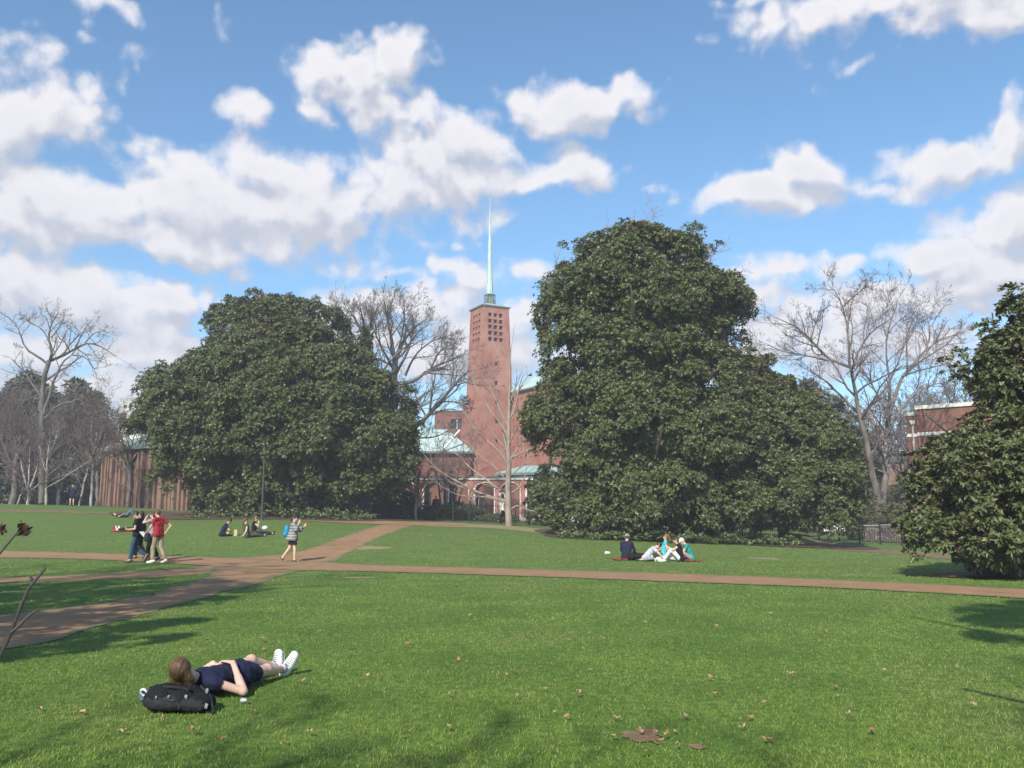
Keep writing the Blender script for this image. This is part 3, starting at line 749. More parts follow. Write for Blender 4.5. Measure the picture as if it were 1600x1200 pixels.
for b in range(NB):
    for dd in (0, 3.3):
        p = fd(b * pitch, zA0, dd)
        o = mobj('pier', pier_me, arc, p, (0, 0, yaw))
        if dd == 0:
            mobj('quoin', quoin_me, o); mobj('quoin', quoin_l, o)
    if b < NB - 1:
        for dd in (0, 3.3):
            mb = MB(); n = 10; w = pitch - pw; x0 = b * pitch + pw
            xs = [x0 + w * q / n for q in range(n + 1)]
            zs = [spring + (crown - spring) * math.sin(math.pi * q / n) ** .6 if 0 < q < n else spring for q in range(n + 1)]
            for q in range(n):
                a, b2 = xs[q], xs[q + 1]
                for d_ in (dd, dd + .55): mb.quad(fd(a, zs[q], d_), fd(b2, zs[q+1], d_), fd(b2, zA1, d_), fd(a, zA1, d_))
                mb.quad(fd(a, zs[q], dd), fd(b2, zs[q+1], dd), fd(b2, zs[q+1], dd + .55), fd(a, zs[q], dd + .55))
            mb.build('arch', 'brick_red', arc)
            if dd == 0:
                ml = MB()
                for q in range(n):
                    ml.hexa([fd(xs[q], zs[q]-.002, -.02), fd(xs[q+1], zs[q+1]-.002, -.02), fd(xs[q+1], zs[q+1]-.002, .1), fd(xs[q], zs[q]-.002, .1)],
                            [fd(xs[q], zs[q]+.09, -.02), fd(xs[q+1], zs[q+1]+.09, -.02), fd(xs[q+1], zs[q+1]+.09, .1), fd(xs[q], zs[q]+.09, .1)])
                ml.build('arch_trim', 'stone', arc)
    for dd in (0, 3.3): slab(arc, fd, b * pitch, b * pitch + pw, dd, dd + .55, spring + .001, zA1, 'brick_red', 'pier_head')
Lt = (NB - 1) * pitch + pw
slab(arc, fd, -.12, Lt + .12, -.12, 4.0, zA1 + .003, zA1 + .15, 'stone', 'cornice')
slab(arc, fd, -.02, Lt + .02, -.02, 3.95, zA1 + .153, zA1 + .30, 'copper_dark', 'roof')
slab(arc, fd, 0, Lt, .6, 3.25, zA1 - .12, zA1 - .004, 'white_paint', 'ceiling')
slab(arc, fd, -.3, Lt + .3, -.5, 4.2, zA0 - .4, zA0 - .003, 'concrete', 'plinth')
# court wall seen through the arches
court = empty('court_wall', (0, 0, 0), 0, 'shaded brick court wall seen through the arches of the arcade', 'wall')
ops = [(x, x + 1.1, 2.3, 4.2) for x in (1.2, 3.9, 6.6, 9.4, 12.2, 14.6)]
fe, Le = frame_of(P(600, 800, 94.5), P(890, 800, 94))
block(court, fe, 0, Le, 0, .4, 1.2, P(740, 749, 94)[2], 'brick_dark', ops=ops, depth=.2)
for o in ops: pane(fe, o, .18, court, mullion=True)

# --- left brick hall with upright brick fins
hall = empty('brick_hall', (0, 0, 0), 0, 'brown brick hall with tall upright fins and a grey green roof, behind the left magnolia', 'building')
ha, hb = P(157, 792, 80), P(345, 801, 69)
fh, Lh = frame_of(ha, hb)
hz0, hz1 = 1.6, P(200, 700, 78)[2]
block(hall, fh, 0, Lh, 0, 12, hz0, hz1, 'brick_brown')
fin_me = MB().box(0, .26, -.42, -.002, 0, hz1 - hz0 - .01).mesh('fin', 'brick_brown')
yw = math.atan2((hb - ha)[1], (hb - ha)[0]); x = .1; rg_ = random.Random(4)
while x < Lh - .3:
    o = mobj('fin', fin_me, hall, fh(x, hz0, 0), (0, 0, yw)); o.scale = (rg_.uniform(.6, 1.5), rg_.uniform(.5, 1.2), 1); x += .62
slot_me = MB().box(0, .2, -.03, -.003, .3, hz1 - hz0 - .4).mesh('slot_window', 'glass_dark')
x = .39
while x < Lh - .4:
    if rg_.random() < .6: mobj('slot_window', slot_me, hall, fh(x, hz0, 0), (0, 0, yw))
    x += .62
slab(hall, fh, -.4, Lh, -.75, -.43, hz1 - .28, hz1 + .0, 'copper_dark', 'gutter')
hiproof(hall, fh, -.4, Lh + .4, -.7, 12.5, hz1 + .003, P(200, 676, 84)[2] + .25, .6, 'copper', seams=.9)
# --- pale far building with dark square windows
pale = empty('concrete_building', (0, 0, 0), 0, 'pale concrete building with dark square windows far behind the brick hall', 'building')
fp, Lp = frame_of(P(186, 650, 210), P(262, 650, 214))
px_ = 210 / FOC
zt = P(200, 625, 210)[2]
ops = [(Lp * .08 + i * 7.6 * px_, Lp * .08 + (i * 7.6 + 4.6) * px_, P(200, 637, 210)[2], P(200, 632, 210)[2]) for i in range(8)]
ops += [(Lp * .02 + i * 15.5 * px_, Lp * .02 + (i * 15.5 + 9.5) * px_, P(200, 655, 210)[2], P(200, 645, 210)[2]) for i in range(5)]
ops += [(Lp * .02 + i * 7.6 * px_, Lp * .02 + (i * 7.6 + 4.6) * px_, P(200, 673, 210)[2], P(200, 660, 210)[2]) for i in range(9)]
block(pale, fp, 0, Lp, 0, 18, 1, zt, 'white_paint', ops=ops, depth=.5)
for o in ops: pane(fp, o, .45, pale)
slab(pale, fp, Lp * .2, Lp * .8, 4, 12, zt + .01, P(200, 620, 214)[2], 'concrete', 'plant_room')
# --- right brick building
rb = empty('brick_house', (0, 0, 0), 0, 'red brown brick building with white coping and downpipe behind the right magnolia', 'building')
fr, Lr = frame_of(P(1440, 760, 72), P(1740, 760, 64))
zt = P(1450, 640, 72)[2]; zbnd = P(1440, 676, 72)[2]; zbnd0 = P(1440, 681, 72)[2]
zw = lambda v: P(1450, v, 71)[2]
ops = []
for x in np.arange(1.6, Lr - 1.5, 2.5):
    ops.append((x, x + 1.1, zw(738), zw(700))); ops.append((x, x + 1.1, zw(825), zw(775)))
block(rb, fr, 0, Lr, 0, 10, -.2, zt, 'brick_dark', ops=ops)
for o in ops: pane(fr, o, .2, rb, mullion=True)
slab(rb, fr, -.12, Lr, -.14, 10.1, zt + .003, zt + .30, 'stone', 'coping')
slab(rb, fr, -.02, Lr, -.06, -.004, zbnd0, zbnd, 'stone', 'stone_band')
zl = P(1425, 650, 73)[2]
block(rb, fr, -.98, -.02, .6, 8, -.2, zl, 'brick_dark', name='side_wall')
slab(rb, fr, -1.1, -.01, .5, 8.1, zl + .003, zl + .28, 'stone', 'side_coping')
slab(rb, fr, -1.0, -.02, .55, .597, zbnd0, zbnd, 'stone', 'stone_band')
dp = MB().tube([fr(-.48, -.1, .46), fr(-.48, zl - .75, .46)], [.07, .07], 6).build('downpipe', 'white_paint', rb)
MB().hexa([fr(-.62, zl-.74, .34), fr(-.34, zl-.74, .34), fr(-.34, zl-.74, .56), fr(-.62, zl-.74, .56)], [fr(-.72, zl-.4, .3), fr(-.24, zl-.4, .3), fr(-.24, zl-.4, .56), fr(-.72, zl-.4, .56)]).build('hopper', 'white_paint', dp)
# --- far tower block and slate roofed house between the right hand trees
hr = empty('tower_block', (0, 0, 0), 0, 'distant grey high rise with balcony bands seen between the bare trunks', 'building')
fq, Lq = frame_of(P(1359, 700, 360), P(1381, 700, 360))
q = 360 / FOC
block(hr, fq, 0, Lq, 0, 10, 0, P(1370, 668, 360)[2], 'tower_grey')
slab(hr, fq, Lq * .2, Lq * .7, 2, 8, P(1370, 668, 360)[2] + .02, P(1370, 641, 360)[2], 'tower_grey', 'upper_storeys')
for v in np.arange(674, 730, 8.0):
    slab(hr, fq, Lq * .08, Lq * .62, -.35, -.02, P(1370, v + 4.2, 360)[2], P(1370, v, 360)[2], 'glass_dark', 'window_band')
    slab(hr, fq, Lq * .05, Lq * .66, -1.1, -.36, P(1370, v + 6.4, 360)[2], P(1370, v + 4.4, 360)[2], 'white_paint', 'balcony')
sh = empty('slate_roof_house', (0, 0, 0), 0, 'dark slate roofed house with a chimney seen between trunk and brick building', 'building')
fs, Ls = frame_of(P(1384, 740, 130), P(1436, 740, 130))
block(sh, fs, 0, Ls, 0, 7, 0, P(1400, 722, 130)[2], 'brick_brown')
hiproof(sh, fs, -.4, Ls + .4, -.4, 7.4, P(1400, 722, 130)[2] + .01, P(1400, 704, 133)[2], .5, 'roof_slate')
slab(sh, fs, Ls * .34, Ls * .46, 2.9, 3.9, P(1400, 712, 133)[2], P(1400, 698, 133)[2], 'brick_dark', 'chimney')

# --- iron fences, retaining wall, lamps
def fence(pts, label, hgt=1.25, step=1.05):
    r = empty('iron_fence', (*pts[0][:2], 0), 0, label, 'fence', 'iron fences around the lawn')
    o = np.array((*pts[0][:2], 0)); line = resample(np.array([p[:2] for p in pts]), max(3, int(sum(np.linalg.norm(np.diff(np.array([p[:2] for p in pts]), axis=0), axis=1)) / step) + 1))
    pm = MB().box(-.04, .04, -.04, .04, -.2, hgt).lathe([(.05, hgt + .001), (.05, hgt + .03), (.0, hgt + .1)], 6).mesh('post', 'iron')
    pk = MB(); rl = []
    for i, (x, y) in enumerate(line):
        z = h1(x, y); mobj('post', pm, r, (x - o[0], y - o[1], z))
        if i + 1 < len(line):
            x2, y2 = line[i + 1]; z2 = h1(x2, y2)
            for hh in (.14, hgt - .12):
                MB().tube([(x - o[0], y - o[1], z + hh), (x2 - o[0], y2 - o[1], z2 + hh)], [.018, .018], 4).build('rail', 'iron', r)
            n = int(step / .13)
            for q in range(1, n):
                t = q / n; xx, yy, zz_ = x + (x2 - x) * t - o[0], y + (y2 - y) * t - o[1], z + (z2 - z) * t
                pk.box(xx - .009, xx + .009, yy - .009, yy + .009, zz_ + .06, zz_ + hgt - .03)
    tag(pk.build('pickets', 'iron', r), kind='stuff')
fence([at(560, 61), at(700, 60), at(790, 59.5), at(870, 57)], 'low black iron fence before the arcade, behind the pale bare tree')
fence([at(1130, 57), at(1300, 54), at(1440, 51.5)], 'black iron fence before the brick retaining wall on the right')
rw = empty('retaining_wall', (0, 0, 0), 0, 'low brown brick retaining wall behind the right fence', 'wall')
fw, Lw = frame_of(at(1346, 58), at(1470, 56))
block(rw, fw, 0, Lw, 0, .5, -.4, h1(*at(1400, 57)[:2]) + 1.0, 'wall_brown')
slab(rw, fw, -.05, Lw + .05, -.05, .55, h1(*at(1400, 57)[:2]) + 1.003, h1(*at(1400, 57)[:2]) + 1.1, 'concrete', 'coping')
lp = empty('lamp_post', at(409.5, 52), 0, 'dark lamp post with a flat round top before the left magnolia', 'lamp')
lh = P(409, 709, 52)[2] - at(409, 52)[2]
MB().lathe([(.10, -.1), (.10, .35), (.065, .38), (.055, lh - .1)], 10).build('pole', 'lamp_metal', lp)
MB().lathe([(.07, lh - .098), (.32, lh - .06), (.33, lh + .02), (.30, lh + .06), (.05, lh + .1)], 16).build('lamp_head', 'lamp_metal', lp)
lp2 = empty('street_lamp', at(1357, 80), 0, 'street lamp with a greenish glass lantern beside the left bare trunk', 'lamp')
lh2 = P(1357, 677, 80)[2] - lp2.location.z
MB().lathe([(.12, -.1), (.09, .6), (.06, lh2)], 8).build('pole', 'lamp_metal', lp2)
MB().hexa([(-.22, -.22, lh2 + .003), (.22, -.22, lh2 + .003), (.22, .22, lh2 + .003), (-.22, .22, lh2 + .003)], [(-.3, -.3, lh2 + .5), (.3, -.3, lh2 + .5), (.3, .3, lh2 + .5), (-.3, .3, lh2 + .5)]).build('lantern', 'lantern_glass', lp2)
MB().lathe([(.42, lh2 + .503), (.08, lh2 + .72), (.03, lh2 + .9)], 8).build('cap', 'lamp_metal', lp2)
# ------------------------------------------------------------------ foliage
def rosettes(cen, nor, nl, L, Wd, rg, droop=.15, fold=.22, tilt=(.55, 1.25), kite=True):
    """nl leaves fanned round each centre; returns verts, tri faces, tone"""
    n = len(cen)
    nor = norm(nor)
    ref = np.where(np.abs(nor[:, 2:3]) > .85, np.array([[1.0, 0, 0]]), np.array([[0, 0, 1.0]]))
    A = norm(np.cross(nor, ref)); B = np.cross(nor, A)
    az = rg.uniform(0, 2 * np.pi, (n, 1)) + np.arange(nl)[None] * 2.4 + rg.normal(0, .25, (n, nl))
    ti = rg.uniform(*tilt, (n, nl))
    side = A[:, None] * np.cos(az)[..., None] + B[:, None] * np.sin(az)[..., None]
    d = norm(nor[:, None] * np.cos(ti)[..., None] + side * np.sin(ti)[..., None])
    w = norm(np.cross(d, nor[:, None] + rg.normal(0, .12, (n, nl, 3))))
    nn = np.cross(w, d)
    sgn = np.sign((nn * nor[:, None]).sum(-1, keepdims=True)); sgn[sgn == 0] = 1
    w = w * sgn; nn = nn * sgn
    l = L * rg.uniform(.7, 1.2, (n, nl, 1)); ww = Wd * rg.uniform(.75, 1.2, (n, nl, 1))
    base = cen[:, None] + d * l * .06
    m = base + d * l * .5
    tip = base + d * l; tip = tip.copy(); tip[..., 2] -= (l[..., 0] * droop)
    lf = m + w * ww * .5 + nn * ww * fold; rt = m - w * ww * .5 + nn * ww * fold
    k = n * nl; nv = 4 if kite else 3
    if kite:
        V = np.stack([base, rt, tip, lf], 2).reshape(-1, 3); i = np.arange(k)[:, None] * 4
        F = np.stack([i + [0, 1, 2], i + [0, 2, 3]], 1).reshape(-1, 3)
    else:
        V = np.stack([base + d * l * .12 - w * ww * .5, tip, base + d * l * .34 + w * ww * .5], 2).reshape(-1, 3)
        F = np.arange(k)[:, None] * 3 + [0, 1, 2]
    tone = np.repeat(np.clip(rg.beta(1.3, 2.6, (n, 1)) + rg.normal(0, .12, (n, nl)), 0, 1).ravel(), nv)
    # face winding so that normals look outwards
    a = V[F[:, 0]]; fn = np.cross(V[F[:, 1]] - a, V[F[:, 2]] - a)
    flip = (fn * np.repeat(nn.reshape(-1, 3), 2 if kite else 1, axis=0)).sum(1) < 0
    F[flip] = F[flip][:, ::-1]
    return V, F, tone
def outline_crown(rows, D, N, rg, lobe=(.9, 1.8), depth=.95, maxdepth=99, per=20, nl=5, L=.175, Wd=.085, inner=.2, back=.2, flat=.74, sub=13, tops=(), under=1.0, kite=False):
    """N big boughs over an outlined volume, each carrying smaller leaf tufts on its outer, upper side"""
    z = []; cx = []; hw = []
    for (v, a, b) in rows:
        pa, pb = P(a, v, D), P(b, v, D); z.append((pa[2] + pb[2]) / 2); cx.append((pa[0] + pb[0]) / 2); hw.append((pb[0] - pa[0]) / 2)
    o = np.argsort(z); z = np.array(z)[o]; cx = np.array(cx)[o]; hw = np.array(hw)[o]
    zz = np.linspace(z[0], z[-1], 200); hh = np.interp(zz, z, hw); cdf = np.cumsum(hh + .3); cdf /= cdf[-1]
    k = np.arange(N * 2)
    Z = np.interp((k * .754877 + rg.random()) % 1 * .96 + rg.random(N * 2) * .04, cdf, zz)      # evenly spread, not clumped
    ph = 2 * np.pi * ((k * .569840 + rg.random()) % 1) + rg.normal(0, .12, N * 2)
    keep = (np.sin(ph) < .25) | (rg.random(N * 2) < back)
    Z = Z[keep][:N]; ph = ph[keep][:N]; n = len(Z)
    h = np.interp(Z, z, hw); c = np.interp(Z, z, cx); dp = np.minimum(h * depth, maxdepth) * (under + (1 - under) * np.clip((Z - z[0]) / (.42 * (z[-1] - z[0])), 0, 1))
    dz = .4; slope = (np.interp(Z + dz, z, hw) - np.interp(Z - dz, z, hw)) / (2 * dz)
    R_ = rg.uniform(*lobe, n) * np.clip(h / 3, .4, 1)
    Nn = norm(np.stack([np.cos(ph), np.sin(ph), np.clip(-slope, -1.2, 1.6)], 1))
    q = rg.uniform(.74, 1.06, n)
    cen = np.stack([c + np.cos(ph) * h * q, D + np.sin(ph) * dp * q, Z], 1) - Nn * R_[:, None] * .80
    # tufts on each bough
    si = np.repeat(np.arange(n), sub)
    sd = norm(rg.normal(0, 1, (len(si), 3)) + Nn[si] * 1.0 + np.array([0, -.05, .42]))
    sr = R_[si] * rg.uniform(.24, .44, len(si))
    sc = cen[si] + sd * (R_[si] * rg.uniform(.62, .98, len(si)))[:, None] * np.array([1, 1, flat])
    sn = norm(sd + np.array([0, 0, .35]))
    for (u, v, r, dd) in tops:
        sc = np.r_[sc, [P(u, v, D + dd)]]; sn = np.r_[sn, [[0, -.3, 1]]]; sr = np.r_[sr, r * .8]
        for e in range(2):
            sc = np.r_[sc, [P(u, v, D + dd) + rg.normal(0, r * .5, 3) - (0, 0, r * .4)]]; sn = np.r_[sn, [[0, -.3, 1]]]; sr = np.r_[sr, r * .6]
    cnt = np.maximum((per * 3.2 * sr ** 1.5).astype(int), 5)
    li = np.repeat(np.arange(len(sr)), cnt)
    dirs = norm(rg.normal(0, 1, (len(li), 3)) + sn[li] * .95 + np.array([0, -.1, .3]))
    Pn = sc[li] + dirs * (sr[li] * rg.uniform(.55, 1.12, len(li)))[:, None] * np.array([1, 1, .85])
    nor = norm(dirs + np.array([0, 0, .45]) + rg.normal(0, .35, dirs.shape))
    # sparse dark fill inside
    m = int(len(li) * inner)
    Zi = np.interp(rg.random(m), cdf, zz); phi = rg.uniform(0, 2 * np.pi, m); hi_ = np.interp(Zi, z, hw); rr = np.sqrt(rg.uniform(.03, .42, m))
    Pi = np.stack([np.interp(Zi, z, cx) + np.cos(phi) * hi_ * rr * .95, D + np.sin(phi) * np.minimum(hi_ * depth, maxdepth) * rr * .95 * (under + (1 - under) * np.clip((Zi - z[0]) / (.42 * (z[-1] - z[0])), 0, 1)), Zi], 1)
    V1, F1, t1 = rosettes(Pn, nor, nl, L, Wd, rg, kite=kite)
    V2, F2, t2 = rosettes(Pi, norm(rg.normal(0, 1, Pi.shape) + [0, 0, .6]), 6, L * 1.7, Wd * 2.2, rg, kite=kite)
    return np.r_[V1, V2], np.r_[F1, F2 + len(V1)], np.r_[t1, t2]
def leafy_tree(name, label, cat, base, rows, D, N, seed, mt='leaf_magnolia', trunk_r=.4, trunk_top=.7, limbs=6, bark='bark_dark', group=None, **kw):
    rg = np.random.default_rng(seed)
    V, F, tn = outline_crown(rows, D, N, rg, **kw)
    b = np.array(base, float)
    t = empty(name, b, 0, label, cat, group)
    V = V.copy()
    gz = H(V[:, 0], V[:, 1]) + .04; V[:, 2] = np.maximum(V[:, 2], gz)
    mobj('crown', npmesh('crown', V - b, F, mt, tone=tn), t)
    ztop = V[:, 2].max() - b[2]
    pts = [np.array((0, 0, -.25)), np.array((.02, .02, .4))]
    for k in range(1, 7): pts.append(np.array((rg.normal(0, .12), rg.normal(0, .12), .4 + (ztop * trunk_top - .4) * k / 6)))
    mb = MB().tube(pts, [trunk_r * 1.35, trunk_r] + [trunk_r * (1 - k / 7.5) for k in range(1, 7)], 9)
    for k in range(limbs):
        a = rg.uniform(0, 6.28); hz = rg.uniform(.12, .55) * ztop; ln = rg.uniform(.25, .45) * ztop * .8
        p0 = np.array((0, 0, hz)); p2 = p0 + np.array((math.cos(a) * ln, math.sin(a) * ln, ln * .45)); p1 = (p0 + p2) / 2 + np.array((0, 0, -.1 * ln))
        mb.tube([p0, p1, p2], [trunk_r * .4, trunk_r * .26, .03], 6)
    mb.build('trunk', bark, t, smooth=True)
    return t
# left magnolia: a broad low mass and a taller second stem behind it
leafy_tree('magnolia_tree', 'broad dark green magnolia with its crown to the ground, left of the tower', 'tree', at(430, 58),
    [(806, 322, 590), (795, 312, 600), (770, 292, 614), (740, 258, 632), (700, 216, 642), (660, 216, 640), (620, 226, 640), (585, 250, 618), (560, 288, 585), (540, 322, 550), (520, 352, 520), (500, 372, 500)], 58, 112, 21,
    trunk_r=.5, lobe=(.9, 2.0), per=30, sub=17, under=.6, depth=.62, L=.20, Wd=.115, tops=[(246, 742, .8, -2), (232, 752, .6, -2), (262, 758, .6, -2), (236, 640, .7, 0), (632, 612, .7, 0), (635, 660, .8, -1), (240, 600, .6, 0), (300, 560, .7, 0), (634, 705, .8, -1), (622, 745, .8, -1)])
leafy_tree('magnolia_tree', 'taller grey green magnolia rising behind the broad one, left of the tower', 'tree', at(430, 64),
    [(640, 300, 560), (580, 312, 566), (540, 318, 560), (510, 326, 545), (490, 333, 530), (475, 345, 512), (466, 372, 480)], 64, 70, 22,
    trunk_r=.4, lobe=(.8, 1.6), per=26, sub=13, depth=.6, L=.20, Wd=.115, tops=[(400, 462, .8, 0), (362, 474, .8, 0), (452, 470, .75, 0), (492, 474, .75, 0), (516, 492, .75, 0), (338, 498, .7, 0), (425, 470, .7, 0)])
# tall magnolia right of the tower
leafy_tree('magnolia_tree', 'tall dense magnolia, the largest tree, right of the tower', 'tree', at(1005, 47.5),
    [(846, 905, 1170), (825, 868, 1200), (800, 850, 1216), (760, 842, 1216), (720, 838, 1214), (680, 830, 1206), (640, 828, 1195), (600, 846, 1170), (560, 846, 1146), (520, 848, 1142), (490, 842, 1160), (460, 848, 1150), (430, 866, 1124), (400, 892, 1102), (375, 916, 1084), (362, 940, 1062), (352, 960, 1030)], 47.5, 175, 23,
    trunk_r=.55, lobe=(.75, 1.75), per=30, sub=17, under=.8, depth=.85, L=.185, Wd=.105, tops=[(975, 356, .7, 0), (1082, 362, .75, 0), (1040, 372, .7, 0), (930, 376, .7, 0), (850, 455, .8, 0), (846, 492, .7, 0), (853, 530, .6, 0), (848, 556, .6, 0), (1150, 470, .8, 0), (1148, 506, .7, 0), (1152, 530, .5, 0), (906, 385, .6, 0), (1108, 395, .6, 0), (832, 645, .5, 0), (832, 690, .5, 0), (836, 665, .4, 0), (1000, 366, .7, 0), (862, 440, .7, 0)])
low_mag = leafy_tree('magnolia_tree', 'low spreading magnolia with sweeping bottom branches, right of the tallest tree', 'tree', at(1222, 47.2),
    [(822, 1120, 1330), (800, 1110, 1345), (770, 1120, 1354), (735, 1130, 1350), (700, 1132, 1334), (665, 1134, 1312), (630, 1132, 1276), (600, 1130, 1240), (575, 1140, 1215), (560, 1150, 1200)], 47, 90, 24,
    trunk_r=.26, trunk_top=.75, lobe=(.7, 1.5), per=32, sub=15, under=.6, L=.185, Wd=.105, depth=.8, tops=[(1176, 556, .6, 0), (1166, 540, .45, 0), (1200, 566, .6, 0), (1340, 790, .7, -1), (1290, 826, .6, -2), (1320, 822, .5, -2)])
_lb = np.array(low_mag.location)
_b = [P(1226, 836, 47), P(1250, 838, 46), P(1275, 846, 45.2), P(1300, 850, 44.8), P(1318, 846, 44.6)]
mb = MB().tube([p - _lb for p in _b], [.15, .10, .08, .06, .03], 7).tube([P(1240, 836, 46.6) - _lb, P(1270, 838, 46) - _lb, P(1300, 832, 45.6) - _lb, P(1330, 824, 45.4) - _lb], [.08, .06, .05, .02], 6)
mb.build('branch', 'bark_dark', low_mag, smooth=True)
# right hand magnolia, partly out of frame
right_mag = leafy_tree('magnolia_tree', 'magnolia at the right edge with a thin trunk and shade beneath it', 'tree', at(1570, 24.3),
    [(892, 1480, 1690), (870, 1436, 1720), (845, 1424, 1740), (800, 1436, 1750), (760, 1422, 1760), (725, 1416, 1760), (700, 1430, 1760), (686, 1456, 1760), (670, 1492, 1755), (640, 1510, 1750), (600, 1506, 1740), (560, 1512, 1730), (520, 1536, 1715), (485, 1560, 1690), (455, 1585, 1660)], 24.3, 104, 25,
    trunk_r=.10, trunk_top=.9, lobe=(.45, 1.0), per=32, sub=15, kite=True, L=.15, Wd=.075, depth=.8, inner=.12, tops=[(1545, 515, .35, -.5), (1585, 462, .4, -.5), (1500, 560, .35, 0), (1424, 720, .4, 0), (1430, 760, .4, 0), (1510, 590, .4, 0)])
# an evergreen and a magnolia outside the frame whose shade falls on the lawn
def world_rows(cx, D, prof):
    out = []
    for (z, hw) in prof:
        dz = z - EYE
        # invert: photograph coordinates of points at that height and distance
        tanv = dz / D; v = 600 - FOC * math.tan(math.atan(tanv) - PITCH)
        zz_ = P(800, v, D); k = P(801, v, D)[0]
        out.append((v, 800 + (cx - hw) / k, 800 + (cx + hw) / k))
    return out
def shade_tree(label, cx, D, prof, seed, N, **kw):
    return leafy_tree('magnolia_tree', label, 'tree', (cx, D, h1(cx, D)), world_rows(cx, D, prof), D, N, seed, trunk_r=.3, back=.9, per=9, **kw)
shade_tree('shade giving magnolia standing left of the viewer', -12.4, 10.4, [(2.6, 2.2), (4.0, 3.6), (6, 4.2), (7.6, 3.4), (9.2, 1.6)], 31, 50, depth=1.1, lobe=(.6, 1.1), inner=.04, L=.26, Wd=.11)
shade_tree('shade giving magnolia standing right of the viewer', 4.9, 1.7, [(7.2, 1.6), (8.2, 2.6), (9.4, 2.9), (10.6, 2.2), (11.8, .9)], 32, 24, lobe=(.6, 1.0), inner=.06, L=.26, Wd=.11)

shade_tree('loose shade giving magnolia beside the left path', -9.6, 5.0, [(3.6, 1.2), (4.8, 2.3), (6.0, 2.5), (7.2, 1.3)], 35, 22, lobe=(.45, .8), inner=.04, L=.26, Wd=.10)
# dark evergreens behind the left thicket
for i, (u, D, top, wl, sd) in enumerate([(-40, 92, 600, 95, 41), (45, 98, 586, 85, 42), (120, 104, 598, 70, 43), (140, 112, 632, 40, 44)]):
    rows = [(798, u - wl * .8, u + wl * .8), (740, u - wl, u + wl), (690, u - wl * .9, u + wl * .9), (645, u - wl * .75, u + wl * .7), (top + 18, u - wl * .5, u + wl * .5), (top, u - wl * .2, u + wl * .2)]
    leafy_tree('evergreen_tree', ['grey green evergreen at the left edge behind the thicket', 'wide evergreen behind the twisted bare tree', 'evergreen between the twisted bare tree and the pale building', 'small evergreen before the pale building', 'evergreen beside the left magnolia behind the brick hall'][i], 'tree', at(u, D), rows, D, 60, sd, mt='leaf_evergreen',
               L=.62, Wd=.24, per=3.2, sub=10, lobe=(1.0, 2.6), depth=.6, group='evergreens at the back left')
leafy_tree('evergreen_tree', 'olive green bushy tree behind the right fence between trunk and brick building', 'tree', at(1420, 75), [(842, 1372, 1470), (800, 1366, 1478), (770, 1380, 1470), (752, 1400, 1450)], 75, 50, 45, mt='leaf_olive', L=.34, Wd=.13, per=6, lobe=(.7, 1.3), depth=.6)
leafy_tree('evergreen_tree', 'greyish evergreen behind the low magnolia', 'tree', at(1275, 78), [(840, 1200, 1372), (780, 1205, 1378), (720, 1205, 1372), (670, 1210, 1345), (630, 1225, 1312), (600, 1240, 1285)], 78, 80, 46, mt='leaf_evergreen', L=.52, Wd=.21, per=4, sub=10, lobe=(.9, 2.0), depth=.5)
leafy_tree('evergreen_tree', 'grey green tree between the tall magnolia and the far street', 'tree', at(1500, 90), [(845, 1440, 1640), (780, 1440, 1650), (700, 1460, 1640), (650, 1490, 1620)], 90, 70, 48, mt='leaf_evergreen', L=.52, Wd=.21, per=4, sub=10, lobe=(.9, 2.0), depth=.5)

leafy_tree('evergreen_tree', 'dark evergreen filling the gap between the left magnolia and the arcade', 'tree', at(560, 93), [(806, 480, 612), (770, 478, 610), (735, 488, 602), (710, 510, 585)], 93, 60, 49, mt='leaf_shrub', L=.45, Wd=.2, per=6, sub=10, lobe=(.8, 1.6), depth=.5)

# shrubs and ground cover
def shrub(name, label, u, D, w, hgt, seed, mt='leaf_shrub', N=26, **kw):
    g0 = at(u, D); rg = np.random.default_rng(seed)
    rows = [(z, w * s) for z, s in ((.05, .85), (hgt * .35, 1), (hgt * .7, .9), (hgt, .35))]
    rows = [(z + g0[2], s) for z, s in rows]
    V, F, tn = outline_crown(world_rows(g0[0], D, rows), D, N, rg, **{**dict(lobe=(.35, .6), per=70, sub=9, L=.13, Wd=.06, inner=.3, depth=.8, back=.6), **kw})
    V[:, 2] = np.maximum(V[:, 2], H(V[:, 0], V[:, 1]) + .03)
    t = empty(name, g0, 0, label, 'shrub')
    mobj('foliage', npmesh('foliage', V - g0, F, mt, tone=tn), t)
    mb = MB()
    for k in range(5):
        a = rg.uniform(0, 6.28); mb.tube([(0, 0, -.1), (math.cos(a) * w * .3, math.sin(a) * w * .25, hgt * .45), (math.cos(a) * w * .55, math.sin(a) * w * .45, hgt * .8)], [.035, .025, .01], 5)
    mb.build('stem', 'bark_dark', t)
    return t
shrub('shrub', 'round green shrub at the right foot of the broad magnolia', 608, 66, 1.15, 1.75, 51)
shrub('shrub', 'brownish olive shrub between the green shrub and the small bare tree', 640, 64, 1.3, 2.0, 52, 'leaf_olive')
shrub('shrub', 'wide dark clipped shrub before the arcade', 712, 66, 2.3, 1.3, 53, 'leaf_shrub', N=36)
shrub('shrub', 'small dark shrub behind the small bare tree', 672, 62, 1.0, .9, 54)
shrub('shrub', 'tall dark green shrub beside the arcade, left of the tall magnolia', 852, 58, 1.5, 4.0, 55, 'leaf_shrub', N=40)
shrub('shrub', 'low green shrub behind the pale bare tree fence', 775, 64, 1.7, .55, 57)
shrub('shrub', 'olive shrub behind the forked bare trunks', 1395, 60, 2.2, 2.4, 58, 'leaf_olive', N=36)
shrub('shrub', 'dark shrub beside the retaining wall, under the low magnolia', 1335, 58.5, 1.0, 2.2, 59, 'leaf_shrub', N=24)
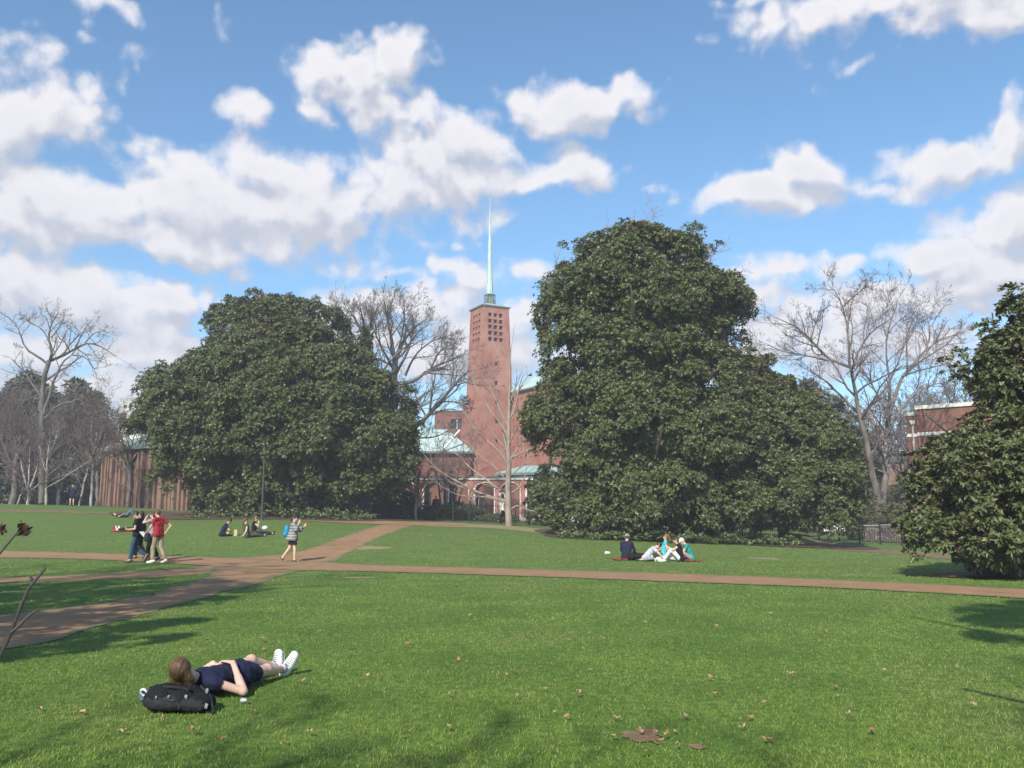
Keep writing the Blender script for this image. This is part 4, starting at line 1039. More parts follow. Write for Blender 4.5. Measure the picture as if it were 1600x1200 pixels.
def ground_cover(name, label, pts, seed, n, hgt, mt='leaf_ivy', L=.17, Wd=.08):
    rg = np.random.default_rng(seed); Pp = []
    for (u, D, rx, ry) in pts:
        c = at(u, D); k = int(n * rx * ry)
        a = rg.uniform(0, 6.28, k); r = np.sqrt(rg.random(k)); x = c[0] + np.cos(a) * r * rx; y = c[1] + np.sin(a) * r * ry
        bump = .35 + .65 * np.abs(np.sin(x * 1.7 + seed) * np.cos(y * 1.3))
        Pp.append(np.stack([x, y, H(x, y) + hgt * bump * rg.uniform(.25, 1, k) * np.sqrt(np.maximum(1 - r * .8, .1))], 1))
    Pp = np.concatenate(Pp)
    V, F, tn = rosettes(Pp, norm(rg.normal(0, .45, Pp.shape) + [0, -.35, 1]), 6, L, Wd, rg)
    V[:, 2] = np.maximum(V[:, 2], H(V[:, 0], V[:, 1]) + .035)
    tag(mobj(name, npmesh(name, V, F, mt, tone=tn)), label, 'ground cover', kind='stuff')
ground_cover('ground_cover', 'glossy low green plants along the foot of the broad magnolia', [(350, 55.5, 2.6, 1.2), (440, 54.8, 2.4, 1.2), (500, 55, 2.4, 1.3), (545, 56, 1.8, 1.1)], 61, 60, .95)
ground_cover('ground_cover', 'dense green plants along the foot of the tall magnolia', [(930, 45.3, 2.0, 1.2), (990, 44.6, 2.2, 1.2), (1050, 44.4, 2.2, 1.2), (1110, 44.6, 2.2, 1.3), (1165, 45.2, 2.0, 1.2), (1205, 45.6, 1.4, 1.0)], 62, 75, .85)

# ------------------------------------------------------------------ bare trees
def lerp_lines(L, Rd, idx, t):
    n = L.shape[1]; x = t * (n - 1); i = np.minimum(x.astype(int), n - 2); f = (x - i)[:, None]
    p = L[idx, i] * (1 - f) + L[idx, i + 1] * f
    tg = norm(L[idx, i + 1] - L[idx, i]); r = Rd[idx, i] * (1 - f[:, 0]) + Rd[idx, i + 1] * f[:, 0]
    return p, tg, r
def spawn(L, Rd, cnt, rg, ratio=(.35, .6), ang=(.5, 1.0), n=5, wob=.16, up=.08, trange=(.25, 1.0), rmin=.008, taper=.35, rscale=.62, bend=0.0, maxlen=99):
    m = L.shape[0]
    idx = np.repeat(np.arange(m), cnt)
    t = rg.uniform(*trange, len(idx)); t[::cnt] = 1.0
    p, tg, r = lerp_lines(L, Rd, idx, t)
    plen = np.linalg.norm(np.diff(L, axis=1), axis=2).sum(1)[idx]
    ref = norm(rg.normal(0, 1, p.shape)); side = norm(np.cross(tg, ref))
    a = rg.uniform(*ang, len(idx)); a[::cnt] *= .35
    d = norm(tg * np.cos(a)[:, None] + side * np.sin(a)[:, None] + np.array([0, 0, up]))
    ln = np.minimum(plen * rg.uniform(*ratio, len(idx)) * (1.15 - .5 * t), maxlen)
    out = np.empty((len(idx), n, 3)); out[:, 0] = p
    for k in range(1, n):
        d = norm(d + rg.normal(0, wob, d.shape) + np.array([0, 0, up - bend * k]))
        out[:, k] = out[:, k - 1] + d * (ln / (n - 1))[:, None]
    r0 = np.maximum(r * rscale, rmin); r0 = np.minimum(r0, np.maximum(ln * .03, rmin))
    rr = r0[:, None] * np.linspace(1, taper, n)[None]
    return out, np.maximum(rr, rmin * .8)
def bare_tree(name, label, base, limbs, seed, bark, twig, levels, rmin=.008, group=None, cat='tree', **kw):
    """limbs: list of (points (n,3), r0, r1). levels: child count per generation."""
    rg = np.random.default_rng(seed); b = np.array(base, float)
    t = empty(name, b, 0, label, cat, group)
    Ls = np.stack([smooth_line(p, 10, 2) for p, _, _ in limbs]); Rs = np.stack([np.linspace(r0, r1, 10) for _, r0, r1 in limbs])
    jit = rg.normal(0, 1, Ls.shape) * Rs[..., None] * .25; jit[:, 0] = 0; Ls = Ls + jit
    mv, mf = tubes(Ls - b, Rs, 8)
    mobj('trunk', npmesh('trunk', mv, mf, bark, smooth=True), t)
    lens = np.linalg.norm(np.diff(Ls, axis=1), axis=2).sum(1)
    tv, tf, k = [], [], 0
    L, Rd = Ls, Rs
    for g_, c in enumerate(levels):
        kk = dict(kw); kk['n'] = 6 if g_ == 0 else (4 if g_ == 1 else (3 if g_ == 2 else 2))
        if g_ == 0: kk['trange'] = kw.get('trange0', (.3, 1.0))
        kk.pop('trange0', None)
        L, Rd = spawn(L, Rd, c, rg, rmin=rmin, **kk)
        v, f = tubes(L - b, Rd, 4 if g_ == 0 else 3)
        tv.append(v); tf.append(f + k); k += len(v)
    mobj('crown', npmesh('crown', np.concatenate(tv), np.concatenate(tf), twig), t)
    return t
def px(pts, D, rg=None, spread=0.0):
    """photograph polyline -> world, drifting away in depth along its length"""
    dd = 0 if rg is None else rg.normal(0, spread)
    return np.array([P(u, v, D + dd * (i / max(1, len(pts) - 1)) ** 1.2) for i, (u, v) in enumerate(pts)])
def pxlimbs(specs, D, seed, spread):
    rg = np.random.default_rng(seed)
    return [(px(p, D, rg if i else None, spread), r0 * D / FOC, r1 * D / FOC) for i, (p, r0, r1) in enumerate(specs)]
Z1 = lambda pts: [(x / 3, 440 + y / 3) for x, y in pts]
Z2 = lambda pts: [(400 + x / 3, 440 + y / 3) for x, y in pts]
Z4 = lambda pts: [(560 + x / 3.75, 540 + y / 3.75) for x, y in pts]
Z6 = lambda pts: [(1100 + x / 2.4, 430 + y / 2.4) for x, y in pts]
Z8 = lambda pts: [(x / 5, 560 + y / 5) for x, y in pts]
# twisted bare tree, back left
D = 78
sp = [(Z1([(196, 1040), (200, 800), (200, 600), (195, 520), (205, 440), (235, 370)]), 8, 5), (Z1([(235, 370), (242, 310), (225, 270), (235, 210), (270, 150)]), 4, 1.0),
      (Z1([(235, 372), (300, 345), (350, 318), (400, 285), (470, 300), (535, 345)]), 3.6, .8), (Z1([(205, 620), (230, 540), (250, 470), (290, 375), (330, 350)]), 4.2, 1.5),
      (Z1([(225, 388), (170, 345), (112, 310), (95, 230), (60, 180), (8, 150)]), 3, .8), (Z1([(226, 272), (200, 222), (150, 195), (122, 180)]), 1.6, .6), (Z1([(240, 265), (285, 205), (305, 150)]), 1.8, .6),
      (Z1([(350, 320), (385, 240), (430, 180)]), 2, .6), (Z1([(340, 345), (400, 350), (440, 400), (455, 460)]), 1.8, .6), (Z1([(400, 285), (440, 240), (490, 230)]), 1.5, .6), (Z1([(110, 310), (70, 300)]), 1.2, .6), (Z1([(190, 430), (140, 405), (100, 400)]), 1.6, .6)]
bare_tree('bare_tree', 'twisted bare tree with crooked limbs high above the left thicket', at(196 / 3, D), pxlimbs([(p_, a_ * .68, b_ * .7) for p_, a_, b_ in sp], D, 71, 1.6), 71, 'bark_grey', 'twig_grey', (8, 5, 4, 3), rmin=.009, ratio=(.3, .55), wob=.26, up=.03)
# wide bare tree between magnolia and tower
D = 74
sp = [(Z2([(640, 1080), (642, 800), (645, 620), (645, 470), (650, 370)]), 9, 6), (Z2([(650, 375), (640, 300), (622, 205), (605, 120), (600, 80)]), 4, .9), (Z2([(652, 380), (680, 300), (735, 220), (800, 175)]), 4, .8),
      (Z2([(655, 480), (735, 470), (820, 405), (905, 370), (960, 350)]), 4.4, .9), (Z2([(650, 790), (735, 690), (800, 640), (860, 565), (930, 490), (980, 430)]), 6, 1.4),
      (Z2([(648, 420), (600, 330), (560, 250), (540, 190)]), 3, .7), (Z2([(700, 440), (740, 350), (800, 290), (870, 260)]), 2.6, .7), (Z2([(690, 740), (760, 730), (830, 735), (900, 700)]), 2.2, .7), (Z2([(800, 640), (760, 560), (740, 510)]), 2.2, .7),
      (Z2([(650, 370), (690, 240), (700, 140), (690, 90)]), 2.6, .7), (Z2([(860, 565), (930, 560), (990, 590)]), 2, .7), (Z2([(820, 405), (860, 320), (930, 290)]), 2, .7)]
bare_tree('bare_tree', 'wide bare tree with long dark limbs between the left magnolia and the tower', at(613, D), pxlimbs([(p_, a_ * .8, b_ * .8) for p_, a_, b_ in sp], D, 72, 2.2), 72, 'bark_grey', 'twig_grey', (10, 7, 5, 4), rmin=.009, ratio=(.32, .6), wob=.17, up=.05)
D = 70
sp = [(Z2([(510, 1080), (512, 700), (512, 450), (515, 270)]), 8, 5), (Z2([(515, 280), (480, 200), (440, 140)]), 3, .8), (Z2([(515, 275), (540, 190), (545, 120)]), 3, .8), (Z2([(513, 330), (450, 250), (400, 190), (380, 120)]), 2.6, .7), (Z2([(515, 300), (560, 220), (600, 170)]), 2.4, .7), (Z2([(513, 350), (430, 290), (375, 250)]), 2, .7), (Z2([(515, 275), (505, 200), (490, 130)]), 2.4, .7)]
bt = bare_tree('bare_tree', 'ivy covered bare tree rising from behind the left magnolia', at(571, D), pxlimbs(sp, D, 73, 1.2), 73, 'bark_grey', 'twig_grey', (8, 6, 5, 4), rmin=.008, ratio=(.35, .6), wob=.15, up=.08)
rg = np.random.default_rng(9); n = 1100
iz = rg.uniform(0, 1, n); ic = np.stack([P(570 + x, 625 - 110 * z, D) for z, x in zip(iz, rg.normal(0, 1, n) * 4.5 * (1.3 - iz))]) + rg.normal(0, .28, (n, 3))
V, F, tn = rosettes(ic, rg.normal(0, 1, ic.shape) + [0, -.4, .4], 6, .2, .12, rg)
mobj('ivy', npmesh('ivy', V - np.array(bt.location), F, 'leaf_shrub', tone=tn), bt)
# pale bare tree before the arcade
D = 55
sp = [([(796, 824), (794.5, 800), (793.5, 780), (794, 740), (794.5, 700), (795, 660), (795.5, 620), (797, 575), (798, 548)], 7, 1.0)]
for pts, a in [([(870, 690), (830, 620), (740, 550), (650, 450), (600, 350)], 2.6), ([(872, 520), (800, 420), (740, 330), (690, 250), (655, 160)], 2.2), ([(852, 870), (760, 790), (680, 740), (620, 680), (560, 620)], 2.6),
               ([(860, 910), (720, 870), (620, 820), (530, 770), (450, 720), (385, 640)], 2.8), ([(850, 920), (760, 885), (640, 885), (560, 870), (480, 820)], 2.0), ([(880, 665), (960, 630), (1040, 590), (1095, 560)], 2.0),
               ([(885, 690), (930, 600), (1000, 520), (1050, 470)], 1.8), ([(900, 860), (950, 830), (975, 770), (985, 720)], 1.6), ([(890, 960), (930, 930), (1000, 970), (1060, 965)], 1.8), ([(882, 420), (915, 280), (930, 180)], 1.5),
               ([(884, 350), (950, 240), (1000, 170)], 1.5), ([(878, 470), (820, 360), (770, 230), (735, 190)], 1.5), ([(865, 700), (800, 640), (740, 600), (690, 560)], 1.6), ([(858, 780), (790, 700), (700, 640), (640, 560)], 1.8), ([(880, 560), (830, 420), (825, 300)], 1.4), ([(895, 760), (960, 700), (1010, 690)], 1.5), ([(870, 600), (930, 480), (985, 380)], 1.4), ([(862, 850), (800, 830), (690, 800), (600, 770), (520, 750)], 1.6)]:
    sp.append((Z4(pts), a, .55))
bare_tree('bare_tree', 'pale barked young bare tree with ascending limbs before the arcade', at(796, D), pxlimbs([(p_, a_ * .82, b_ * .8) for p_, a_, b_ in sp], D, 74, 1.6), 74, 'bark_pale', 'twig_pale', (7, 4), rmin=.007, ratio=(.18, .34), ang=(.35, .75), wob=.1, up=.1)
# forked bare tree on the right
D = 63
sp = [(Z6([(662, 990), (660, 940), (660, 880), (662, 840)]), 10, 8), (Z6([(655, 860), (645, 800), (620, 680), (582, 520), (560, 400), (545, 320)]), 6.5, 2.4), (Z6([(668, 870), (680, 780), (685, 620), (692, 520)]), 6, 4.6),
      (Z6([(692, 525), (720, 430), (762, 350), (840, 280), (850, 200), (830, 140)]), 3.8, .8), (Z6([(690, 540), (640, 420), (580, 335), (540, 300)]), 2.6, .7), (Z6([(582, 520), (510, 450), (450, 390), (400, 360)]), 3, .8),
      (Z6([(548, 345), (470, 320), (400, 240), (345, 190), (270, 160)]), 3, .7), (Z6([(545, 325), (540, 200), (522, 120), (500, 70), (470, 40)]), 2.6, .7), (Z6([(560, 350), (580, 270), (640, 200), (700, 165)]), 2.2, .7), (Z6([(762, 350), (760, 260), (762, 210), (795, 150)]), 2, .7),
      (Z6([(830, 300), (870, 240), (960, 220)]), 2, .7), (Z6([(600, 520), (640, 560), (670, 600), (683, 640)]), 2.4, 2.2), (Z6([(690, 530), (700, 420), (680, 300), (690, 200), (720, 120)]), 2.6, .7), (Z6([(700, 560), (760, 470), (840, 410), (920, 400)]), 2.6, .7), (Z6([(470, 320), (380, 300), (300, 290), (240, 260)]), 1.8, .7), (Z6([(745, 380), (830, 350), (920, 330)]), 1.8, .7), (Z6([(520, 120), (560, 80), (600, 50)]), 1.4, .6), (Z6([(400, 240), (420, 170), (440, 120)]), 1.4, .6)]
bare_tree('bare_tree', 'forked bare tree with pale grey trunks behind the right fence', at(1376, D), pxlimbs([(p_, a_ * .88, b_ * .85) for p_, a_, b_ in sp], D, 75, 2.4), 75, 'bark_fork', 'twig_purple', (10, 6, 5, 4), rmin=.008, ratio=(.3, .58), wob=.17, up=.05)
# small fine twigged tree before the arcade
D = 60
sp = [([(648, 822), (650, 800), (651, 775), (651, 755)], 2.6, 1.8)] + [([(651, 775 + 3 * k), (651 + (k - 3.5) * 7, 755 - abs(k - 3.5)), (651 + (k - 3.5) * 15, 722 + abs(k - 3.5) * 4)], 1.3, .4) for k in range(8)]
bare_tree('bare_tree', 'small bare tree with a straight pale stem left of the dark clipped shrub', at(648, D), pxlimbs(sp, D, 76, 1.2), 76, 'bark_pale', 'twig_purple', (9, 6, 5), rmin=.007, ratio=(.35, .65), wob=.2, up=.04)
D = 66
sp = [([(690 + k * 6, 800), (686 + k * 9, 760), (676 + k * 16, 712 - (k % 2) * 12)], 1.6, .5) for k in range(5)]
bare_tree('bare_tree', 'purplish twiggy bare tree behind the dark clipped shrub', at(702, D), pxlimbs(sp, D, 77, 1.2), 77, 'bark_dark', 'twig_purple', (8, 6, 5), rmin=.008, ratio=(.35, .65), wob=.2, up=.04)
# reddish budding tree behind the tall magnolia
D = 62
sp = [([(1010, 830), (1008, 700), (1010, 560), (1005, 470)], 8, 4)] + [([(1008, 520 + 12 * (k % 3)), (1005 + (k - 3.5) * 18, 430), (1005 + (k - 3.5) * 34, 352 + abs(k - 3.5) * 22)], 2.5, .6) for k in range(8)] + [([(1010, 600), (1070, 540), (1135, 500)], 2, .6), ([(1010, 640), (1080, 580), (1145, 545)], 2, .6)]
bare_tree('bare_tree', 'reddish budding bare tree behind the tall magnolia', at(1010, D), pxlimbs(sp, D, 78, 1.5), 78, 'bark_grey', 'twig_red', (8, 6, 4), rmin=.010, ratio=(.3, .5), wob=.18, up=.08)

# left thicket: pale stems with dense twigs
D = 70
def thicket(label, specs, seed, D, bark, twig, lv, **kw):
    u0 = specs[0][0][0][0]
    return bare_tree('bare_tree', label, at(u0, D), pxlimbs(specs, D, seed, 1.4), seed, bark, twig, lv, rmin=.010, **{**dict(ratio=(.35, .65), wob=.18, up=.06), **kw})
thicket('big leaning grey trunk at the left edge of the thicket', [(Z8([(95, 1150), (105, 1040), (120, 940), (135, 820), (140, 700)]), 6, 3.5), (Z8([(125, 900), (60, 760), (10, 640)]), 2.5, .6), (Z8([(130, 860), (200, 720), (240, 600)]), 2.5, .6), (Z8([(138, 720), (110, 600), (90, 520)]), 2.2, .6)], 81, 72, 'bark_grey', 'twig_purple', (9, 7, 5))
thicket('short forked pale stem with dense purplish twigs in the thicket', [(Z8([(225, 1150), (226, 1090), (225, 1035)]), 3.2, 2.6), (Z8([(224, 1040), (195, 960), (170, 850), (160, 740)]), 1.8, .5), (Z8([(226, 1040), (260, 950), (290, 860), (300, 760)]), 1.8, .5), (Z8([(225, 1040), (225, 930), (230, 800), (235, 690)]), 1.8, .5), (Z8([(220, 1040), (160, 980), (110, 900)]), 1.4, .5), (Z8([(230, 1040), (300, 990), (340, 930)]), 1.4, .5)], 82, 70, 'bark_white', 'twig_purple', (10, 7, 5))
thicket('slim pale stem with one long low limb to the right in the thicket', [(Z8([(361, 1150), (361, 1050), (362, 950), (368, 850), (375, 740), (385, 640)]), 2.4, .9), (Z8([(364, 1008), (430, 975), (500, 935), (570, 880), (640, 840), (700, 800)]), 1.4, .6), (Z8([(366, 930), (420, 880), (460, 850)]), 1.1, .5), (Z8([(366, 900), (330, 800), (310, 690)]), 1.1, .5), (Z8([(375, 760), (430, 660), (450, 560)]), 1.1, .5)], 83, 70, 'bark_white', 'twig_grey', (8, 6, 4))
thicket('leaning slim pale stem beside the pedestrian in the thicket', [(Z8([(620, 1155), (638, 1060), (662, 960), (690, 850), (720, 770)]), 2.2, .9), (Z8([(690, 850), (660, 740), (640, 640)]), 1, .5), (Z8([(715, 780), (760, 680), (790, 560)]), 1, .5)], 84, 70, 'bark_white', 'twig_grey', (9, 6, 4))
thicket('upright slim pale stem at the corner of the brick hall', [(Z8([(711, 1165), (716, 1060), (722, 940), (733, 800), (745, 680), (760, 560)]), 2.6, .9), (Z8([(725, 960), (760, 830), (800, 700), (835, 560)]), 1.5, .5), (Z8([(730, 850), (690, 700), (650, 590)]), 1.2, .5), (Z8([(740, 730), (790, 620), (810, 500)]), 1.1, .5), (Z8([(738, 760), (720, 620), (715, 480)]), 1.1, .5)], 85, 70, 'bark_white', 'twig_purple', (10, 7, 5))
thicket('thin crooked stem at the foot of the leaning grey trunk', [(Z8([(135, 1145), (155, 1090), (175, 1030), (190, 940)]), 1.6, .6)], 86, 71, 'bark_white', 'twig_purple', (9, 6, 5))
for i, (u, D, sd, tw) in enumerate([(-30, 76, 87, 'twig_purple'), (25, 80, 88, 'twig_purple'), (90, 84, 89, 'twig_grey'), (150, 82, 90, 'twig_brown'), (200, 76, 91, 'twig_brown')]):
    hh = [14, 15, 13, 12, 8][i]
    sp = [([(u, 800), (u + 3, 760), (u + 2, 720)], 3.5, 2.5)] + [([(u + 2, 745 - 4 * k), (u + (k - 2.5) * 14, 700 - 4 * k), (u + (k - 2.5) * 22, 640 + abs(k - 2.5) * 14 - hh + (40 if i == 4 else 0))], 1.8, .5) for k in range(6)]
    thicket(['hazy purplish bare tree at the left edge behind the leaning trunk', 'purplish bare tree behind the leaning grey trunk', 'grey bare tree in the middle of the thicket behind the pedestrian', 'brownish bare tree behind the upright slim stem', 'brown twiggy bare tree against the brick hall'][i], sp, sd, D, 'bark_grey', tw, (9, 7, 5))
# far wood: bare trees behind everything, copied from two kinds
proto = []
for i, sd in enumerate((93, 94)):
    rg = np.random.default_rng(sd)
    limbs = [(np.array([(0, 0, -.3), (.1, 0, 2), (0, .1, 4.5), (.1, 0, 7)]), .32, .16)]
    for k in range(9):
        a = k * 2.4 + rg.uniform(0, .6); h0 = 2.6 + k * .5; ln = 4.8 - .25 * k
        limbs.append((np.array([(0, 0, h0), (math.cos(a) * ln * .5, math.sin(a) * ln * .5, h0 + ln * .55), (math.cos(a) * ln * .8, math.sin(a) * ln * .8, h0 + ln * 1.15)]), .13, .03))
    proto.append(bare_tree('bare_tree', 'grey bare tree in the wood far behind', (0, 0, 0), limbs, sd, 'bark_grey', 'twig_grey' if i == 0 else 'twig_purple', (8, 6, 5), rmin=.016, ratio=(.35, .6), wob=.18, up=.06, group='bare trees in the far wood'))
spots = [(1225, 98, 1.35), (1290, 92, 1.25), (1330, 110, 1.1), (1420, 105, 1.25), (1465, 96, 1.5), (1500, 104, 1.6), (1535, 112, 1.5), (1180, 105, 1.2), (15, 104, 1.0), (140, 118, .9), (245, 150, 1.0), (660, 112, .75), (1600, 100, 1.3), (-60, 100, 1.2), (1395, 140, .9)]
FAR = ['grey bare tree far behind the crown top of the low magnolia', 'purplish bare tree far behind the right flank of the low magnolia', 'grey bare tree far behind the left fork of the pale trunks', 'purplish bare tree just right of the forked trunks, far off',
       'large grey bare tree behind the roof of the right brick building', 'tall purplish bare tree between the brick building and the right magnolia', 'grey bare tree hidden low behind the right magnolia', 'purplish bare tree far behind the join of the two right magnolias',
       'grey bare tree in the far wood at the left, behind the leaning trunk', 'purplish bare tree in the far wood behind the slim stems', 'grey bare tree before the pale concrete building', 'small purplish bare tree far behind the copper roofed wing', 'grey bare tree at the right edge behind the magnolia', 'purplish bare tree at the left edge of the far wood', 'grey bare tree behind the slate roofed house']
for i, (u, D, s) in enumerate(spots):
    o = proto[i % 2] if i < 2 else copy_tree(proto[i % 2])
    p = at(u, D); o.location = [float(x) for x in p]; o.scale = (s, s, s); o.rotation_euler = (0, 0, i * 1.7)
    o['label'] = FAR[i]
# bare trees outside the frame, behind the viewer, whose limbs shade the near lawn
for i, (x, y, s, rz) in enumerate([(-19.5, 2.5, 1.7, .4), (-6.6, -8.2, .9, 2.0), (-5.4, -9.2, .95, 3.3), (4.5, -12, 1.3, 1.1), (2.6, -9.0, 1.1, 2.6)]):
    o = copy_tree(proto[0]); o.location = (x, y, h1(x, y)); o.scale = (s, s, s); o.rotation_euler = (0, 0, rz)
    o['label'] = ['large bare tree standing far left of the viewer', 'small bare tree standing behind the viewer on the left', 'small bare tree beside another, behind the viewer on the left', 'large bare tree standing behind and right of the viewer', 'bare tree standing straight behind the viewer'][i]; o['group'] = 'bare trees behind the viewer'
# ------------------------------------------------------------------ people: bodies grown from one implicit surface each
_CE = [(a, b) for a in range(8) for b in range(a + 1, 8) if bin(a ^ b).count('1') == 1]
_CO = np.array([[(c >> 2) & 1, (c >> 1) & 1, c & 1] for c in range(8)], float)
def sdf_mesh(name, prims, vox, mats, k=.02, clips=(), noise=0.0, seed=0):
    lo = np.full(3, 1e9); hi = np.full(3, -1e9)
    for p in prims:
        if p[0] == 'c': pts = np.array([p[1], p[2]]); r = max(p[3], p[4])
        else: pts = np.array([p[1]]); r = max(p[2])
        lo = np.minimum(lo, pts.min(0) - r); hi = np.maximum(hi, pts.max(0) + r)
    lo -= vox * 2.5 + k; hi += vox * 2.5 + k
    n = np.ceil((hi - lo) / vox).astype(int) + 1
    f = np.full(n, .5, np.float32)
    for p in prims:
        kk = k
        if p[0] == 'c':
            a, b = np.array(p[1], float), np.array(p[2], float); r0, r1 = p[3], p[4]; m = max(r0, r1) + 2 * k + vox * 2
            l, h = np.minimum(a, b) - m, np.maximum(a, b) + m
            if len(p) > 5 and p[5] is not None: kk = p[5]
        else:
            a = np.array(p[1], float); m = max(p[2]) + 2 * k + vox * 2; l, h = a - m, a + m
        i0 = np.maximum(((l - lo) / vox).astype(int), 0); i1 = np.minimum(((h - lo) / vox).astype(int) + 2, n)
        gx, gy, gz = [lo[q] + vox * np.arange(i0[q], i1[q]) for q in range(3)]
        X = np.stack(np.meshgrid(gx, gy, gz, indexing='ij'), -1)
        if p[0] == 'c':
            ba = b - a; bb = max(float(ba @ ba), 1e-9); pa = X - a
            t = np.clip((pa @ ba) / bb, 0, 1)
            d = np.linalg.norm(pa - t[..., None] * ba, axis=-1) - (r0 + (r1 - r0) * t)
            if len(p) > 6:
                for (c, nn) in p[6]: d = np.maximum(d, (X - np.array(c)) @ np.array(nn))
        else:
            q = X - a
            if len(p) > 3 and p[3] is not None: q = q @ np.array(p[3])   # columns = local axes
            rr = np.array(p[2]); k0 = np.linalg.norm(q / rr, axis=-1); k1 = np.linalg.norm(q / rr ** 2, axis=-1)
            d = np.where(k1 > 1e-6, k0 * (k0 - 1) / np.maximum(k1, 1e-6), -min(rr))
            if len(p) > 4:
                for (c, nn) in p[4]: d = np.maximum(d, (X - np.array(c)) @ np.array(nn))
        s = (slice(i0[0], i1[0]), slice(i0[1], i1[1]), slice(i0[2], i1[2])); o = f[s]
        hh = np.clip(.5 + .5 * (o - d) / kk, 0, 1)
        f[s] = o * (1 - hh) + d * hh - kk * hh * (1 - hh)
    if clips or noise:
        X = np.stack(np.meshgrid(*[lo[q] + vox * np.arange(n[q]) for q in range(3)], indexing='ij'), -1)
        if noise:
            f += noise * (np.sin(X[..., 0] * 31 + seed) * np.sin(X[..., 1] * 27 + 1) * np.sin(X[..., 2] * 29 + 2) + .6 * np.sin(X[..., 0] * 67 + X[..., 2] * 43) * np.sin(X[..., 1] * 71 + seed)).astype(np.float32)
        for (c, nn) in clips: f = np.maximum(f, ((X - np.array(c)) @ np.array(nn)).astype(np.float32))
    ins = f < 0
    cor = [ins[(c >> 2) & 1: n[0] - 1 + ((c >> 2) & 1), (c >> 1) & 1: n[1] - 1 + ((c >> 1) & 1), c & 1: n[2] - 1 + (c & 1)] for c in range(8)]
    cnt = sum(c.astype(np.int8) for c in cor); mask = (cnt > 0) & (cnt < 8)
    I = np.argwhere(mask); ids = -np.ones(mask.shape, int); ids[mask] = np.arange(len(I))
    val = np.stack([f[I[:, 0] + ((c >> 2) & 1), I[:, 1] + ((c >> 1) & 1), I[:, 2] + (c & 1)] for c in range(8)], 1)
    acc = np.zeros((len(I), 3)); num = np.zeros(len(I))
    for a, b in _CE:
        sel = (val[:, a] < 0) != (val[:, b] < 0)
        t = val[sel, a] / (val[sel, a] - val[sel, b])
        acc[sel] += _CO[a] + (_CO[b] - _CO[a]) * t[:, None]; num[sel] += 1
    Vv = lo + (I + acc / num[:, None]) * vox
    Fs = []
    for ax_ in range(3):
        u_, v_ = (ax_ + 1) % 3, (ax_ + 2) % 3
        s0 = [slice(None)] * 3; s1 = [slice(None)] * 3
        s0[ax_] = slice(0, n[ax_] - 1); s1[ax_] = slice(1, n[ax_])
        for q in (u_, v_): s0[q] = slice(1, n[q] - 1); s1[q] = slice(1, n[q] - 1)
        A_, B_ = ins[tuple(s0)], ins[tuple(s1)]
        E = np.argwhere(A_ != B_)
        if not len(E): continue
        sg = A_[tuple(E.T)]
        E = E.copy(); E[:, u_] += 1; E[:, v_] += 1
        def cid(du, dv):
            q = E.copy(); q[:, u_] += du; q[:, v_] += dv; return ids[tuple(q.T)]
        Q = np.stack([cid(-1, -1), cid(0, -1), cid(0, 0), cid(-1, 0)], 1)
        Q[~sg] = Q[~sg][:, ::-1]
        Fs.append(Q)
    return npmesh(name, Vv, np.concatenate(Fs), mats, smooth=True)
_mobj = mobj
def mobj(name, me, parent=None, loc=(0, 0, 0), rot=(0, 0, 0)):
    o = _mobj(name, me, parent, loc, rot)
    if len(me.polygons) > 900:      # fewer faces where the surface is flat
        d = o.modifiers.new('decimate', 'DECIMATE'); d.ratio = .34 if len(me.polygons) < 40000 else .45
    return o
V3 = lambda *a: np.array(a, float)
def hand(w, f, n, sidev, curl=.35, s=1.0):
    """palm, four unequal fingers and a side thumb. f finger direction, n palm normal, sidev towards the thumb"""
    f = norm(f); n = norm(n - f * (np.dot(n, f))); sv = norm(sidev - f * np.dot(sidev, f) - n * np.dot(sidev, n)); out = []
    for i, (l, off) in enumerate(((.066, 1.5), (.076, .5), (.071, -.5), (.055, -1.5))):
        k = w + f * (.092 - .004 * abs(off)) * s + sv * off * .0205 * s
        out.append(('c', w + sv * off * .011 * s, k, .0135 * s, .0115 * s, .012 * s))
        d = f; p = k
        for j, fr in enumerate((.45, .32, .23)):
            c = curl * (1.0 if j else .6); d = norm(d * math.cos(c) + n * math.sin(c) + sv * off * .03)
            q = p + d * l * fr * 1.18 * s; out.append(('c', p, q, (.0098 - .0011 * j) * s, (.0090 - .0013 * j) * s, .004)); p = q
    t0 = w + f * .028 * s + sv * .024 * s; t1 = t0 + norm(f * .7 + sv * .75 + n * .15) * .042 * s; t2 = t1 + norm(f * 1.0 + sv * .25 + n * .2) * .034 * s
    out += [('c', w + f * .015 * s, t0, .016 * s, .014 * s, .01), ('c', t0, t1, .0135 * s, .0115 * s, .006), ('c', t1, t2, .0112 * s, .0085 * s, .006)]
    return out
def stand(h=1.75):
    J = dict(pelvis=V3(0, 0, .95), waist=V3(0, .005, 1.10), ribs=V3(0, .01, 1.27), chest=V3(0, 0, 1.42), neck=V3(0, .005, 1.51), head=V3(0, .03, 1.63),
             sl=V3(-.175, 0, 1.425), sr=V3(.175, 0, 1.425), el=V3(-.23, -.02, 1.13), er=V3(.23, -.02, 1.13), wl=V3(-.22, .06, .88), wr=V3(.22, .06, .88),
             hl=V3(-.09, 0, .92), hr=V3(.09, 0, .92), kl=V3(-.1, .02, .5), kr=V3(.1, .02, .5), al=V3(-.1, -.02, .085), ar=V3(.1, -.02, .085), fl=V3(-.115, .15, .03), fr=V3(.115, .15, .03),
             face=V3(0, 1, -.1), top=V3(0, 0, 1))
    return J
